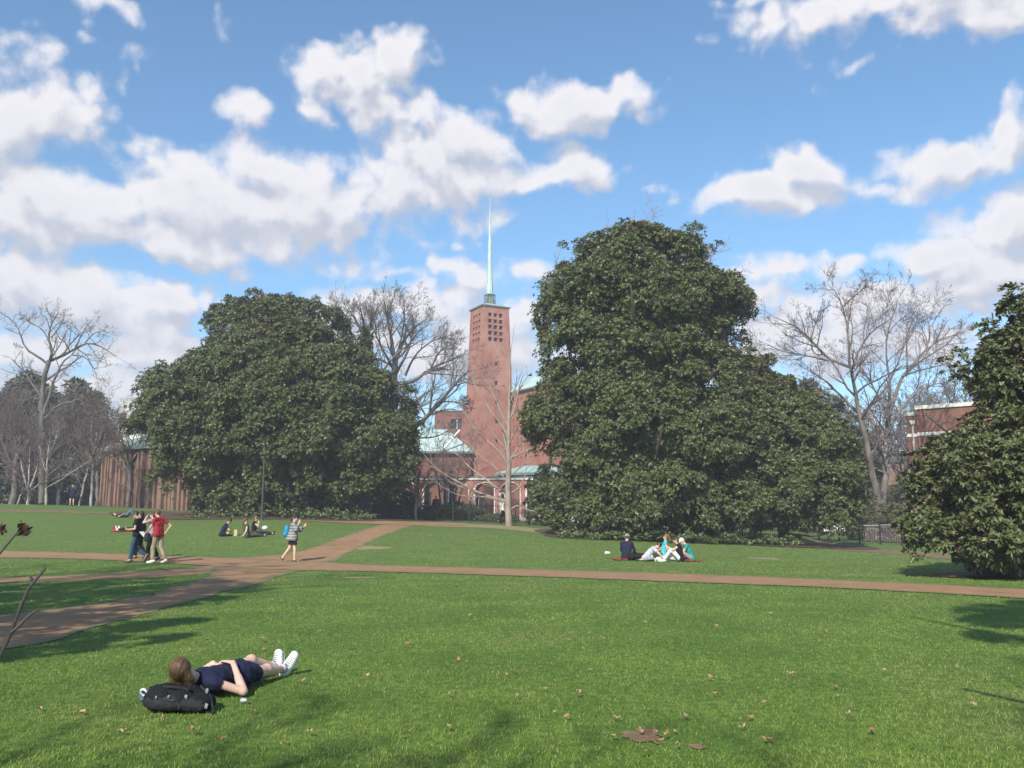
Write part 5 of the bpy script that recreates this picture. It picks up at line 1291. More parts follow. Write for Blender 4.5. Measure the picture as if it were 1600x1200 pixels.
def sit(lean=0.1, bow=.2):
    """seated on the ground; lean forward (+) or back (-)"""
    J = stand(); d = V3(0, math.sin(lean), math.cos(lean)); b = V3(0, math.sin(lean + bow), math.cos(lean + bow)); p = V3(0, 0, .115)
    J.update(pelvis=p, waist=p + d * .15, ribs=p + d * .31, chest=p + d * .46, neck=p + d * .46 + b * .09, head=p + d * .46 + b * .215)
    for s, c in ((-1, 'l'), (1, 'r')):
        J['s' + c] = J['chest'] + V3(s * .172, 0, 0); J['h' + c] = V3(s * .09, .03, .10)
        J['k' + c] = V3(s * .30, .30, .15); J['a' + c] = V3(-s * .06, .36 + .05 * s, .07); J['f' + c] = V3(-s * .18, .40 + .05 * s, .05)
        J['e' + c] = J['chest'] + V3(s * .22, .10, -.26); J['w' + c] = V3(s * .12, .30, .26)
    J['face'] = V3(0, math.cos(lean + bow), -math.sin(lean + bow)); J['top'] = b
    return J
def head_axes(J):
    f = norm(J['face']); t = norm(J['top'] - f * np.dot(J['top'], f)); r = np.cross(f, t)
    return r, f, t
def torso_levels(J, bw=1.0, hip=1.0, belly=1.0):
    hs = norm(J['hr'] - J['hl']); ss = norm(J['sr'] - J['sl']); ms = norm(hs + ss)
    return [(J['pelvis'] + (J['waist'] - J['pelvis']) * -.15, hs, .085 * hip, .102 * hip), (J['waist'], ms, .062 * bw, .094 * bw * belly), (J['ribs'], norm(ss * 2 + hs), .076 * bw, .098 * bw), (J['chest'] - (J['neck'] - J['chest']) * .12, ss, .108 * bw, .068 * bw)]
def torso_prims(lv, g=0.0):
    out = []
    for i, (c, s, w, r) in enumerate(lv):
        out.append(('c', c - s * w, c + s * w, r + g, r + g))
        if i:
            c0, s0, w0, r0 = lv[i - 1]
            for q in (-1, 0, 1): out.append(('c', c0 + s0 * w0 * q, c + s * w * q, r0 + g, r + g))
    return out
def limb(J, a, b, r0, r1, g=0.0, t0=0.0, t1=1.0, k=None, cut=False):
    A, B = J[a], J[b]; p = A + (B - A) * t0; q = A + (B - A) * t1
    cl = ()
    if cut:
        d = norm(B - A); cl = [(q - d * (r1 + g) * .2, d)]
    return ('c', p, q, r0 + (r1 - r0) * t0 + g, r0 + (r1 - r0) * t1 + g, k, cl)
UA, FA, TH, CA = (.046, .037), (.037, .027), (.083, .055), (.054, .036)
def person(label, J, loc, yaw, st, scale=1.0, vox=.0145, group=None, name='person'):
    root = empty(name, loc, yaw, label, 'person', group); root.scale = (scale,) * 3
    bw, hip = st.get('bw', 1.0), st.get('hip', 1.0)
    lv = torso_levels(J, bw, hip, st.get('belly', 1.0)); r, f, t = head_axes(J); hc = J['head']; fe = bw
    HA = np.stack([r, f, t], 1)
    pr = torso_prims(lv)
    pr += [('c', J['chest'], J['neck'], .06, .050), ('c', J['neck'], hc - t * .03, .050, .052)]
    for s, c in ((-1, 'l'), (1, 'r')):
        pr += [('c', J['chest'], J['s' + c], .062, .054)]
        pr += [limb(J, 's' + c, 'e' + c, *UA), limb(J, 'e' + c, 'w' + c, *FA)]
        pr += [limb(J, 'h' + c, 'k' + c, *TH), limb(J, 'k' + c, 'a' + c, *CA)]
        pr += [('c', J['k' + c] + (J['a' + c] - J['k' + c]) * .12, J['k' + c] + (J['a' + c] - J['k' + c]) * .48, .05, .046)]
        d = norm(J['w' + c] - J['e' + c])
        hd = st.get('hand_' + c, {})
        pr += hand(J['w' + c] + d * .005, hd.get('f', d), hd.get('n', norm(V3(-s, 0, 0) + V3(0, -.2, -.2))), hd.get('s', V3(0, 1, .1)), hd.get('curl', .4), hd.get('scale', .95))
        pr += [('c', J['a' + c], J['a' + c] + (J['f' + c] - J['a' + c]) * .9, .034, .026)]
    # head: skull, jaw, nose, ears, lips
    pr += [('e', hc + t * .025 - f * .012, (.074, .092, .095), HA), ('e', hc - t * .045 + f * .022, (.056, .066, .066), HA),
           ('c', hc + f * .088 + t * .012, hc + f * .104 - t * .028, .009, .015, .012), ('c', hc + f * .082 - t * .062 - r * .016, hc + f * .082 - t * .062 + r * .016, .009, .009, .008)]
    for s in (-1, 1): pr += [('e', hc + r * s * .075 - f * .008 - t * .005, (.012, .022, .032), HA)]
    body = mobj('body', sdf_mesh('body', pr, vox, st.get('skin', 'skin'), k=.022), root)
    em = MB()
    for s in (-1, 1):
        mobj('eye', MB().lathe([(.003, -.008), (.011, -.004), (.012, 0), (.011, .004), (.003, .008)], 8).mesh('eye', 'eye', True), root, hc + r * s * .031 + f * .073 + t * .012)
    # hair
    hr = st.get('hair', 'hair_dark'); ln = st.get('hair_len', 0)
    if st.get('cap'):
        cp = [('e', hc + t * .045 - f * .01, (.096, .116, .104), HA, [(hc + t * .03, -t)]), ('c', hc + t * .05 + f * .08 - r * .04, hc + t * .045 + f * .155, .018, .012), ('c', hc + t * .05 + f * .08 + r * .04, hc + t * .045 + f * .155, .018, .012)]
        mobj('cap', sdf_mesh('cap', cp, vox, st['cap'], k=.012), root)
    hp = [('e', hc + t * .032 - f * .02, (.084, .098, .098), HA, [(hc + f * .052 + t * .02, norm(f * 1.0 - t * .55))])]
    if ln > 0:
        b0 = hc - f * .06 + t * .02
        for s in (-1, -.35, .35, 1):
            e = b0 + r * s * .055 - f * .02; hp.append(('c', e, e - V3(0, 0, ln) + r * s * .02 - f * .02, .042, .026))
    if st.get('bun'): hp.append(('e', hc + t * .13 - f * .04, (.045, .045, .04), HA))
    if st.get('pony'): hp += [('c', hc - f * .10 + t * .04, hc - f * .15 - t * .08, .03, .035), ('c', hc - f * .15 - t * .08, hc - f * .14 - t * .2, .035, .015)]
    mobj('hair', sdf_mesh('hair', hp, vox, hr, k=.015, noise=.003, seed=len(label)), root)
    # shirt
    g = .014; sl = st.get('sleeve', 'short')
    if st.get('shirt'):
        lo_ = lv[:] if not st.get('crop') else lv[1:]
        sp = torso_prims(lo_, g)
        sp += [('c', J['chest'], J['chest'] + (J['neck'] - J['chest']) * .35, .07, .062)]
        for s, c in ((-1, 'l'), (1, 'r')):
            sp += [('c', J['chest'], J['s' + c], .064 + g, .056 + g)]
            if sl == 'short': sp.append(limb(J, 's' + c, 'e' + c, UA[0] + .006, UA[1] + .012, g, 0, .62, cut=True))
            elif sl == 'long': sp += [limb(J, 's' + c, 'e' + c, *UA, g), limb(J, 'e' + c, 'w' + c, *FA, g, 0, .98, cut=True)]
            else: sp.append(limb(J, 's' + c, 'e' + c, *UA, g, 0, .16))
        mobj('shirt', sdf_mesh('shirt', sp, vox, st['shirt'], k=.025, noise=.0022, seed=3), root)
    bt = st.get('bottom', 'trousers'); g = .013
    if bt in ('trousers', 'shorts'):
        tp = torso_prims(lv[:1], g * .9) + [('c', lv[0][0], lv[0][0] + (lv[1][0] - lv[0][0]) * .5, lv[0][3] + g, lv[0][3] + g * .5)]
        for s, c in ((-1, 'l'), (1, 'r')):
            tp += [limb(J, 'h' + c, 'k' + c, TH[0], TH[1] + .006, g, 0, 1.0 if bt == 'trousers' else .85, cut=bt == 'shorts')]
            if bt == 'trousers': tp += [limb(J, 'k' + c, 'a' + c, CA[0] + .006, CA[1] + .014, g, 0, .93, cut=True)]
        mobj(bt, sdf_mesh(bt, tp, vox, st.get('bottom_mat', 'black_cloth'), k=.02, noise=.0022, seed=5), root)
    elif bt == 'skirt':
        hm = (J['kl'] + J['kr']) / 2; hs = lv[0][1]
        tp = torso_prims(lv[:1], g) + [('c', J['h' + c], J['h' + c] + (J['k' + c] - J['h' + c]) * .75, .115, .115) for c in 'lr'] + [('c', J['pelvis'], J['pelvis'] + (hm - J['pelvis']) * .7, .12, .14)]
        zc_ = (J['pelvis'] + (hm - J['pelvis']) * .68)
        mobj('skirt', sdf_mesh('skirt', tp, vox, st.get('bottom_mat', 'black_cloth'), k=.03, clips=[(zc_, norm(hm - J['pelvis']))], noise=.003), root)
    # shoes
    for c in 'lr':
        a, fpt = J['a' + c], J['f' + c]; d = fpt - a; dn = norm(d)
        fd_ = norm(V3(dn[0], dn[1], 0)) if abs(dn[2]) < .9 else dn
        up = norm(J['k' + c] - a); up = norm(up - dn * np.dot(up, dn)); heel = a - dn * .045 - up * .035
        toe = fpt + dn * .05
        if st.get('sandal'):
            sh = [('c', heel - up * .012, toe - up * .012, .022, .020), ('c', a + dn * .05, a + dn * .09, .036, .034)]
        else:
            sh = [('c', heel, toe, .041, .034), ('c', a - up * .02, a + dn * .03 - up * .02, .047, .042), ('c', a + dn * .06 - up * .03, toe, .045, .030)]
        so = mobj('shoe', sdf_mesh('shoe', sh, vox, st.get('shoes', 'shoe_dark'), k=.015), root)
    return root
def gpos(u, v):
    return G(u, v)

# man in black T-shirt, walking left and reading a phone
J = stand(); J.update(kl=V3(-.1, .10, .51), al=V3(-.1, .14, .085), fl=V3(-.11, .30, .03), kr=V3(.1, .04, .50), ar=V3(.1, -.34, .24), fr=V3(.11, -.28, .06),
    el=V3(-.25, .02, 1.14), wl=V3(-.13, .25, 1.12), er=V3(.25, .0, 1.14), wr=V3(.10, .26, 1.12), face=V3(0, .85, -.5), top=V3(0, .45, .9), head=V3(0, .07, 1.62))
pA = gpos(211, 879)
hands = dict(hand_l=dict(n=V3(.6, 0, .8), s=V3(0, .2, 1), curl=.6), hand_r=dict(n=V3(-.6, 0, .8), s=V3(0, .2, 1), curl=.6))
person('man in black T-shirt and jeans walking left, looking down at his phone', J, pA, R(100), dict(shirt='black_cloth', bottom_mat='denim', shoes='shoe_dark', hair='hair_dark', **hands))
def thing_at(root, name, label, cat, mb, mt, p, rz=0.0, group=None):
    """a held or worn thing is top-level: local point of a figure -> world"""
    m = Matrix.LocRotScale(root.location, root.rotation_euler.to_quaternion(), root.scale) if root is not None else Matrix()
    w = m @ Vector([float(x) for x in p]); yaw_ = root.rotation_euler.z if root is not None else 0
    o = mb.build(name, mt, None, w, (0, 0, yaw_ + rz)); return tag(o, label, cat, group)
pers = lambda: [o for o in C.objects if o.name.startswith('person')]
last = lambda: pers_list[-1]
_pp = person
pers_list = [o for o in C.objects if o.get('category') == 'person']
def person(*a, **k):
    o = _pp(*a, **k); pers_list.append(o); return o
man_black = pers_list[0]
thing_at(man_black, 'phone', 'pale phone held by the man in the black T-shirt', 'phone', MB().box(-.036, .036, -.005, .005, -.07, .07), 'white_cloth', (-.01, .36, 1.17))
# red shirt man, back to us, walking left with a sheet of paper
J = stand(); J.update(kl=V3(-.1, .10, .5), al=V3(-.1, .10, .085), fl=V3(-.12, .26, .03), kr=V3(.1, -.04, .51), ar=V3(.11, -.26, .10), fr=V3(.12, -.12, .03),
    el=V3(-.25, .10, 1.16), wl=V3(-.24, .30, .98), er=V3(.36, -.16, 1.22), wr=V3(.20, -.12, 1.0), face=V3(-.15, .95, -.2), ribs=V3(0, .02, 1.27), chest=V3(0, .035, 1.42), neck=V3(0, .06, 1.505), head=V3(0, .10, 1.62))
man_red = person('man in red T-shirt and khaki trousers walking left, hand on hip', J, gpos(245, 879.5), R(62), dict(shirt='red_cloth', bottom_mat='khaki', shoes='shoe_white', hair='hair_brown', hand_r=dict(f=V3(-.5, .3, -.5), n=V3(-1, 0, 0), s=V3(0, .6, .6))), scale=1.03)
thing_at(man_red, 'paper', 'white folded paper in the hand of the man in red', 'paper', MB().hexa([(-.09, -.1, -.006), (.09, -.1, -.006), (.09, -.1, .006), (-.09, -.1, .006)], [(-.09, .12, .16), (.09, .12, .16), (.09, .12, .172), (-.09, .12, .172)]), 'white_cloth', (-.26, .40, .86))
thing_at(man_red, 'sling_bag', 'small dark bag at the hip of the man in red', 'bag', MB().lathe([(.03, -.16), (.10, -.12), (.115, 0), (.10, .12), (.03, .16)], 12), 'charcoal', (-.30, .16, .84))
# person in grey top with raised arm, between the two men
J = stand(); J.update(er=V3(.34, .16, 1.42), wr=V3(.12, .18, 1.62), el=V3(-.32, .2, 1.36), wl=V3(-.10, .20, 1.58), kl=V3(-.1, .08, .5), al=V3(-.1, .08, .085), fl=V3(-.11, .24, .03), ar=V3(.1, -.2, .10), fr=V3(.1, -.06, .03), kr=V3(.1, -.02, .5))
person('person in grey top and black leggings with raised hands, behind the man in red', J, gpos(236, 876), R(85), dict(shirt='grey_cloth', bottom_mat='black_cloth', hair='hair_dark', hair_len=.25, bw=.9, shoes='shoe_dark', skin='skin_pale', hand_r=dict(f=V3(-.6, -.2, .6), n=V3(-.5, -.8, 0)), hand_l=dict(f=V3(.6, -.2, .6), n=V3(.5, -.8, 0))), scale=.98)
J = stand(); J.update(kl=V3(-.1, .10, .51), al=V3(-.1, .08, .085), fl=V3(-.11, .24, .03), ar=V3(.1, -.24, .12), fr=V3(.1, -.1, .04))
person('dark haired person in black, half hidden behind the man in black T-shirt', J, gpos(216.5, 873), R(80), dict(shirt='charcoal', bottom_mat='black_cloth', hair='hair_dark', hair_len=.2, sleeve='long', bw=.92), scale=.99)
# woman with phone walking right
J = stand(); J.update(kl=V3(-.09, -.14, .53), al=V3(-.09, -.40, .16), fl=V3(-.1, -.30, .03), kr=V3(.09, .08, .51), ar=V3(.09, .08, .085), fr=V3(.1, .22, .03),
    er=V3(.26, .12, 1.22), wr=V3(.10, .20, 1.47), el=V3(-.26, .22, 1.20), wl=V3(-.12, .38, 1.34), face=V3(.35, .93, -.12))
wom = person('woman in striped grey wrap and black skirt walking right, hand to her face', J, gpos(457, 878), R(-84), dict(shirt='charcoal', bottom='skirt', bottom_mat='black_cloth', hair='hair_dark', hair_len=.22, bw=.95, hip=1.1, sandal=True, shoes='shoe_dark', skin='skin_pale', sleeve='none',
    hand_r=dict(f=V3(-.2, .3, .9), n=V3(-.9, -.3, 0)), hand_l=dict(f=V3(.2, .5, .8), n=V3(.9, 0, 0))), scale=.95)
lv = torso_levels(J, .95, 1.12)
sp = torso_prims(lv, .03) + [('c', J['s' + c], J['e' + c], .085, .085) for c in 'lr'] + [('c', J['e' + c], J['e' + c] + (J['w' + c] - J['e' + c]) * .55, .075, .055) for c in 'lr'] + [('c', J['ribs'], V3(0, -.05, .86), .15, .235), ('c', V3(-.1, -.03, .86), V3(.1, -.03, .86), .19, .19)]
mobj('wrap', sdf_mesh('wrap', sp, .018, 'poncho', k=.04, clips=[(V3(0, 0, .80), V3(0, -.15, -1))], noise=.004), wom)
bp = [('e', V3(0, -.23, 1.20), (.15, .10, .23)), ('e', V3(0, -.29, 1.10), (.11, .07, .12))]
m = Matrix.LocRotScale(wom.location, wom.rotation_euler.to_quaternion(), wom.scale)
bag = tag(mobj('backpack', sdf_mesh('backpack', [(a, b - V3(0, -.23, 1.2), c) for a, b, c in bp], .014, 'blue_bag', k=.03), None, m @ Vector((0, -.25, 1.16)), (0, 0, R(-84))), 'bright blue backpack on the back of the woman in the striped wrap', 'backpack')

# --- seated group near the far path (left)
GL, GRr = 'people sitting on the lawn at the left', 'people sitting on the lawn at the right'
J = sit(.42, .35); J.update(wl=V3(-.06, .42, .22), el=V3(-.26, .32, .30), wr=V3(.14, .44, .2), er=V3(.25, .34, .28))
pl = person('person in navy T-shirt with a hair bun sitting cross legged, leaning forward', J, gpos(346, 838), R(-72), dict(shirt='navy', bottom='shorts', bottom_mat='navy', hair='hair_dark', bun=True, shoes='shoe_dark'), group=GL, vox=.0165)
thing_at(pl, 'paper_bag', 'cream paper bag before the person in the navy T-shirt', 'bag', MB().hexa([(-.12, -.08, 0), (.12, -.08, 0), (.12, .08, 0), (-.12, .08, 0)], [(-.15, -.05, .30), (.15, -.05, .30), (.15, .07, .30), (-.15, .07, .30)]), 'cream', (.0, .62, .01))
J = sit(-.22, .3); J.update(er=V3(.30, -.20, .30), wr=V3(.30, -.34, .09), el=V3(-.24, .08, .3), wl=V3(-.1, .3, .25), kl=V3(-.12, .40, .12), al=V3(-.1, .82, .07), fl=V3(-.1, .9, .14), kr=V3(.12, .4, .14), ar=V3(.1, .8, .07), fr=V3(.12, .88, .14))
person('person in olive top leaning back on one straight arm on the lawn', J, gpos(386, 840), R(-48), dict(shirt='olive_cloth', bottom_mat='olive_cloth', hair='hair_brown', sleeve='none', pony=True, skin='skin_pale', hand_r=dict(f=V3(.2, -1, 0), n=V3(0, 0, -1), s=V3(-1, 0, 0), curl=.1)), group=GL, vox=.0165)
J = sit(.05, .25); J.update(kl=V3(-.12, .47, .12), al=V3(-.09, .9, .07), fl=V3(-.1, .95, .16), kr=V3(.1, .46, .13), ar=V3(.1, .88, .07), fr=V3(.12, .94, .16), er=V3(.24, .2, .42), wr=V3(.05, .22, .60), el=V3(-.24, .1, .32), wl=V3(-.12, .32, .24))
pr_ = person('brown haired person in black with outstretched legs behind the olive top', J, gpos(396, 836), R(-76), dict(shirt='black_cloth', bottom_mat='charcoal', hair='hair_auburn', hair_len=.22, sleeve='none', skin='skin_pale', sandal=True), group=GL, vox=.0165)
thing_at(pr_, 'white_bag', 'rounded white bag on the legs of the brown haired person', 'bag', MB().lathe([(.05, -.08), (.13, -.05), (.15, .02), (.11, .09), (.03, .12)], 12), 'white_cloth', (.02, .52, .32))
# --- recliners higher on the lawn, behind the two men
def lying():
    J = stand()
    J.update(head=V3(0, -.02, .20), neck=V3(0, .14, .15), chest=V3(0, .24, .13), ribs=V3(0, .38, .125), waist=V3(0, .55, .12), pelvis=V3(0, .70, .115), face=V3(0, .35, 1), top=V3(0, -1, .3))
    for s, c in ((-1, 'l'), (1, 'r')):
        J['s' + c] = V3(s * .175, .24, .12); J['e' + c] = V3(s * .33, .46, .06); J['w' + c] = V3(s * .12, .62, .23)
        J['h' + c] = V3(s * .09, .74, .11); J['k' + c] = V3(s * .1, 1.15, .12); J['a' + c] = V3(s * .09, 1.56, .075); J['f' + c] = V3(s * .13, 1.62, .2)
    return J
J = lying(); J.update(kr=V3(.1, 1.05, .42), ar=V3(.1, 1.34, .09), fr=V3(.12, 1.48, .03), kl=V3(-.1, 1.03, .45), al=V3(-.1, 1.32, .09), fl=V3(-.1, 1.46, .03))
person('person in steel blue trousers lying higher on the lawn, head to the left', J, gpos(178, 808.5), R(-86), dict(shirt='charcoal', bottom_mat='steel_blue', hair='hair_dark'), vox=.019)
J = lying()
J.update(head=V3(0, .12, .46), neck=V3(0, .22, .37), chest=V3(0, .30, .30), ribs=V3(0, .42, .22), waist=V3(0, .56, .15), sl=V3(-.175, .3, .3), sr=V3(.175, .3, .3), er=V3(.26, .22, .10), wr=V3(.2, .45, .06), el=V3(-.28, .4, .14), wl=V3(-.1, .6, .2), face=V3(0, 1, .2), top=V3(0, -.3, 1))
person('person in black with white shoes reclining on a red blanket beyond the men', J, gpos(231, 830), R(84), dict(shirt='black_cloth', bottom_mat='black_cloth', hair='hair_dark', shoes='shoe_white'), vox=.019)
def blanket(label, u, v, w, l, rz, mt, seed):
    c = gpos(u, v); rg = np.random.default_rng(seed); n = 14; mb = MB()
    for j in range(n):
        for i in range(n):
            x = (i / (n - 1) - .5) * w; y = (j / (n - 1) - .5) * l; X = x * math.cos(rz) - y * math.sin(rz); Y = x * math.sin(rz) + y * math.cos(rz)
            mb.v.append((X, Y, h1(c[0] + X, c[1] + Y) - c[2] + .045 + .012 * math.sin(i * 1.3 + seed) * math.cos(j * 1.1)))
    for j in range(n - 1):
        for i in range(n - 1): mb.f.append((j*n+i, j*n+i+1, (j+1)*n+i+1, (j+1)*n+i))
    o = mb.build('blanket', mt, None, c, smooth=True)
    sm = o.modifiers.new('thickness', 'SOLIDIFY'); sm.thickness = .012
    return tag(o, label, 'blanket')
blanket('red blanket under the reclining person in black', 198, 830.3, 1.5, .6, .1, 'red_blanket', 1)
blanket('orange red blanket under the person in the grey cap', 974, 875, .75, .6, .15, 'red_blanket', 2)
blanket('orange red blanket under the person in the teal shirt', 1080, 877, .7, .6, -.1, 'red_blanket', 3)
c = gpos(181, 829); tag(MB().hexa([(-.16, -.1, 0), (.16, -.1, 0), (.16, .1, 0), (-.16, .1, 0)], [(-.10, -.06, .17), (.12, -.06, .11), (.12, .06, .11), (-.1, .06, .17)]).build('red_bag', 'red_cloth', None, c + (0, 0, .06)), 'red bag standing beside the reclining person in black', 'bag')

# --- seated group on the right
J = sit(.12, .3); J.update(kl=V3(-.15, .42, .22), al=V3(-.02, .72, .08), fl=V3(-.02, .84, .06), kr=V3(.2, .42, .2), ar=V3(.12, .74, .08), fr=V3(.16, .86, .08), er=V3(.26, .14, .34), wr=V3(.16, .36, .2))
pn = person('person in navy sweater and grey cap seen from behind on an orange blanket', J, gpos(979, 874.5), R(-22), dict(shirt='navy', bottom_mat='charcoal', hair='hair_brown', cap='grey_cloth', sleeve='long', shoes='shoe_dark'), group=GRr, vox=.0165, scale=1.04)
tag(mobj('duffel_bag', sdf_mesh('duffel_bag', [('c', V3(-.24, 0, .13), V3(.24, .04, .12), .13, .12), ('e', V3(.05, -.08, .13), (.14, .08, .09))], .016, 'black_cloth', k=.03, clips=[(V3(0, 0, 0), V3(0, 0, -1))]), None, gpos(995, 876) + (0, 0, .03), (0, 0, .1)), 'black slumped bag between the capped person and the pale grey shirt', 'bag')
J = sit(.75, .35); J.update(er=V3(.24, .52, .26), wr=V3(.24, .66, .08), el=V3(-.22, .5, .26), wl=V3(-.16, .68, .08), kl=V3(-.30, .22, .12), al=V3(-.34, -.15, .07), fl=V3(-.36, -.28, .05), kr=V3(.28, .24, .12), ar=V3(.3, -.12, .07), fr=V3(.32, -.26, .05))
person('dark haired person in pale grey shirt crouching forward on both hands', J, gpos(1008, 876.5), R(-96), dict(shirt='pale_grey', bottom_mat='grey_cloth', hair='hair_dark', skin='skin_pale', hand_r=dict(f=V3(0, 1, -.1), n=V3(0, 0, -1), s=V3(-1, 0, 0), curl=.1), hand_l=dict(f=V3(0, 1, -.1), n=V3(0, 0, -1), s=V3(1, 0, 0), curl=.1)), group=GRr, vox=.0165)
J = sit(-.18, .1); J.update(el=V3(-.28, -.16, .33), wl=V3(-.30, -.26, .08), er=V3(.22, .1, .34), wr=V3(.1, .3, .22), face=V3(.1, .95, .1))
person('woman in bright cyan top leaning back on one arm, facing left', J, gpos(1037, 871.5), R(78), dict(shirt='cyan_cloth', bottom_mat='charcoal', hair='hair_auburn', pony=True, sleeve='none', skin='skin', hand_l=dict(f=V3(-.3, -1, 0), n=V3(0, 0, -1), s=V3(1, 0, 0), curl=.1)), group=GRr, vox=.0165)
J = sit(.15, .3); J.update(kl=V3(-.12, .36, .42), al=V3(-.1, .62, .07), fl=V3(-.1, .76, .04), kr=V3(.1, .48, .15), ar=V3(.1, .92, .07), fr=V3(.1, 1.0, .16), el=V3(-.2, .3, .42), wl=V3(-.08, .46, .52), er=V3(.24, .16, .34), wr=V3(.1, .36, .3))
person('woman in black top and white trousers with one knee raised, facing left', J, gpos(1064, 877.5), R(86), dict(shirt='black_cloth', bottom_mat='white_cloth', hair='hair_dark', hair_len=.14, sleeve='none', skin='skin_pale', shoes='shoe_white'), group=GRr, vox=.0165)
J = sit(.38, .45); J.update(el=V3(-.25, .3, .34), wl=V3(-.14, .5, .4), er=V3(.24, .3, .36), wr=V3(.1, .46, .42), kl=V3(-.26, .36, .3), al=V3(-.2, .5, .08), fl=V3(-.22, .64, .05))
person('person in teal shirt and pale cap hunched forward, facing left', J, gpos(1081, 876), R(82), dict(shirt='teal_cloth', bottom='shorts', bottom_mat='grey_cloth', hair='hair_blond', cap='white_cloth', skin='skin_pale'), group=GRr, vox=.0165)
c = gpos(949, 866); tag(MB().hexa([(-.11, -.06, 0), (.11, -.06, 0), (.11, .06, 0), (-.11, .06, 0)], [(-.07, -.04, .09), (.10, -.05, .07), (.09, .04, .06), (-.08, .05, .1)]).build('paper', 'white_cloth', None, c + (0, 0, .03)), 'crumpled white paper on the grass left of the capped person', 'paper')
tag(mobj('bag', sdf_mesh('bag', [('e', V3(0, 0, .12), (.2, .12, .13)), ('c', V3(-.1, 0, .2), V3(.12, 0, .18), .05, .04)], .016, 'cream', k=.03, clips=[(V3(0, 0, 0), V3(0, 0, -1))]), None, gpos(1026, 875.5) + (0, 0, .03)), 'small cream bag in front of the woman in cyan', 'bag')

# --- people farther off
J = stand(); J.update(kr=V3(.1, -.1, .52), ar=V3(.1, -.34, .2), fr=V3(.1, -.24, .08), kl=V3(-.1, .14, .5), al=V3(-.1, .22, .085), fl=V3(-.1, .36, .03))
pw = at(786, 58.6)
person('person in white top and black trousers walking behind the pale bare tree', J, pw, R(-80), dict(shirt='white_cloth', bottom_mat='black_cloth', hair='hair_dark', sleeve='short'), vox=.022)
J = stand(); J.update(el=V3(-.3, .05, 1.18), wl=V3(-.36, .2, 1.36), er=V3(.3, .05, 1.18), wr=V3(.36, .2, 1.36), kr=V3(.1, .14, .52), ar=V3(.1, .12, .1), fr=V3(.1, .26, .03))
person('pedestrian in dark jacket at the edge of the left thicket', J, at(112, 69), R(170), dict(shirt='navy', bottom='shorts', bottom_mat='black_cloth', hair='hair_dark', sleeve='long', skin='skin_pale'), vox=.022, scale=.95)
J = stand()
person('person in dark coat standing at the clipped shrub before the arcade', J, at(681, 63.5), R(200), dict(shirt='charcoal', bottom_mat='black_cloth', hair='hair_blond', sleeve='long', skin='skin_pale'), vox=.022, scale=1.0)

# --- the woman lying in front: navy dress, white sneakers, head on a backpack
gh = gpos(279, 1100); gf = gpos(437, 1056)
yawH = -math.atan2(gf[0] - gh[0], gf[1] - gh[1])
J = lying()
J.update(head=V3(0, .02, .285), neck=V3(0, .135, .215), chest=V3(0, .25, .16), ribs=V3(0, .38, .14), waist=V3(0, .54, .13), pelvis=V3(0, .70, .125), face=V3(-.22, .72, .66), top=V3(0, -.70, .72),
         sl=V3(-.155, .25, .15), sr=V3(.155, .25, .15), er=V3(.35, .42, .055), wr=V3(.10, .585, .265), el=V3(-.34, .43, .07), wl=V3(-.10, .555, .255),
         hl=V3(-.085, .74, .12), hr=V3(.085, .74, .12), kr=V3(.085, 1.13, .115), ar=V3(.055, 1.47, .07), fr=V3(.115, 1.53, .185), kl=V3(-.09, 1.11, .195), al=V3(-.05, 1.46, .085), fl=V3(-.07, 1.53, .20))
hero = empty('person', gh, yawH, 'woman in navy dress and white sneakers lying on the grass with hands clasped', 'person')
lv = torso_levels(J, .88, .98); r, f, t = head_axes(J); hc = J['head']; HA = np.stack([r, f, t], 1)
pr = torso_prims(lv) + [('c', J['chest'], J['neck'], .055, .046), ('c', J['neck'], hc - t * .03, .046, .048)]
for s, c in ((-1, 'l'), (1, 'r')):
    pr += [('c', J['chest'], J['s' + c], .056, .048), limb(J, 's' + c, 'e' + c, .042, .034), limb(J, 'e' + c, 'w' + c, .036, .0245),
           ('c', J['e' + c] + (J['w' + c] - J['e' + c]) * .1, J['e' + c] + (J['w' + c] - J['e' + c]) * .45, .037, .032),
           limb(J, 'h' + c, 'k' + c, .08, .052), limb(J, 'k' + c, 'a' + c, .05, .034), ('e', J['k' + c] + V3(0, -.005, .012), (.05, .055, .05)),
           ('c', J['k' + c] + (J['a' + c] - J['k' + c]) * .14 + V3(0, 0, -.012), J['k' + c] + (J['a' + c] - J['k' + c]) * .5 + V3(0, 0, -.012), .05, .042),
           ('c', J['a' + c], J['a' + c] + (J['f' + c] - J['a' + c]) * .8, .03, .026)]
pr += hand(J['wr'], V3(-.97, .14, .10), V3(0, -.1, -1), V3(.1, .98, .12), .34, .96)
pr += hand(J['wl'] + V3(0, 0, -.012), V3(.97, .18, .0), V3(0, -.1, -1), V3(-.1, .98, .1), .30, .96)
pr += [('e', hc + t * .025 - f * .012, (.074, .092, .095), HA), ('e', hc - t * .045 + f * .022, (.054, .064, .064), HA), ('c', hc + f * .088 + t * .012, hc + f * .104 - t * .028, .009, .014, .012),
       ('c', hc + f * .082 - t * .062 - r * .016, hc + f * .082 - t * .062 + r * .016, .009, .009, .008)]
for s in (-1, 1): pr += [('e', hc + r * s * .074 - f * .008 - t * .005, (.012, .022, .032), HA)]
mobj('body', sdf_mesh('body', pr, .0066, 'skin_pale', k=.02), hero)
for s in (-1, 1):
    mobj('eye', MB().lathe([(.003, -.008), (.011, -.004), (.012, 0), (.011, .004), (.003, .008)], 8).mesh('eye', 'eye', True), hero, hc + r * s * .031 + f * .073 + t * .012)
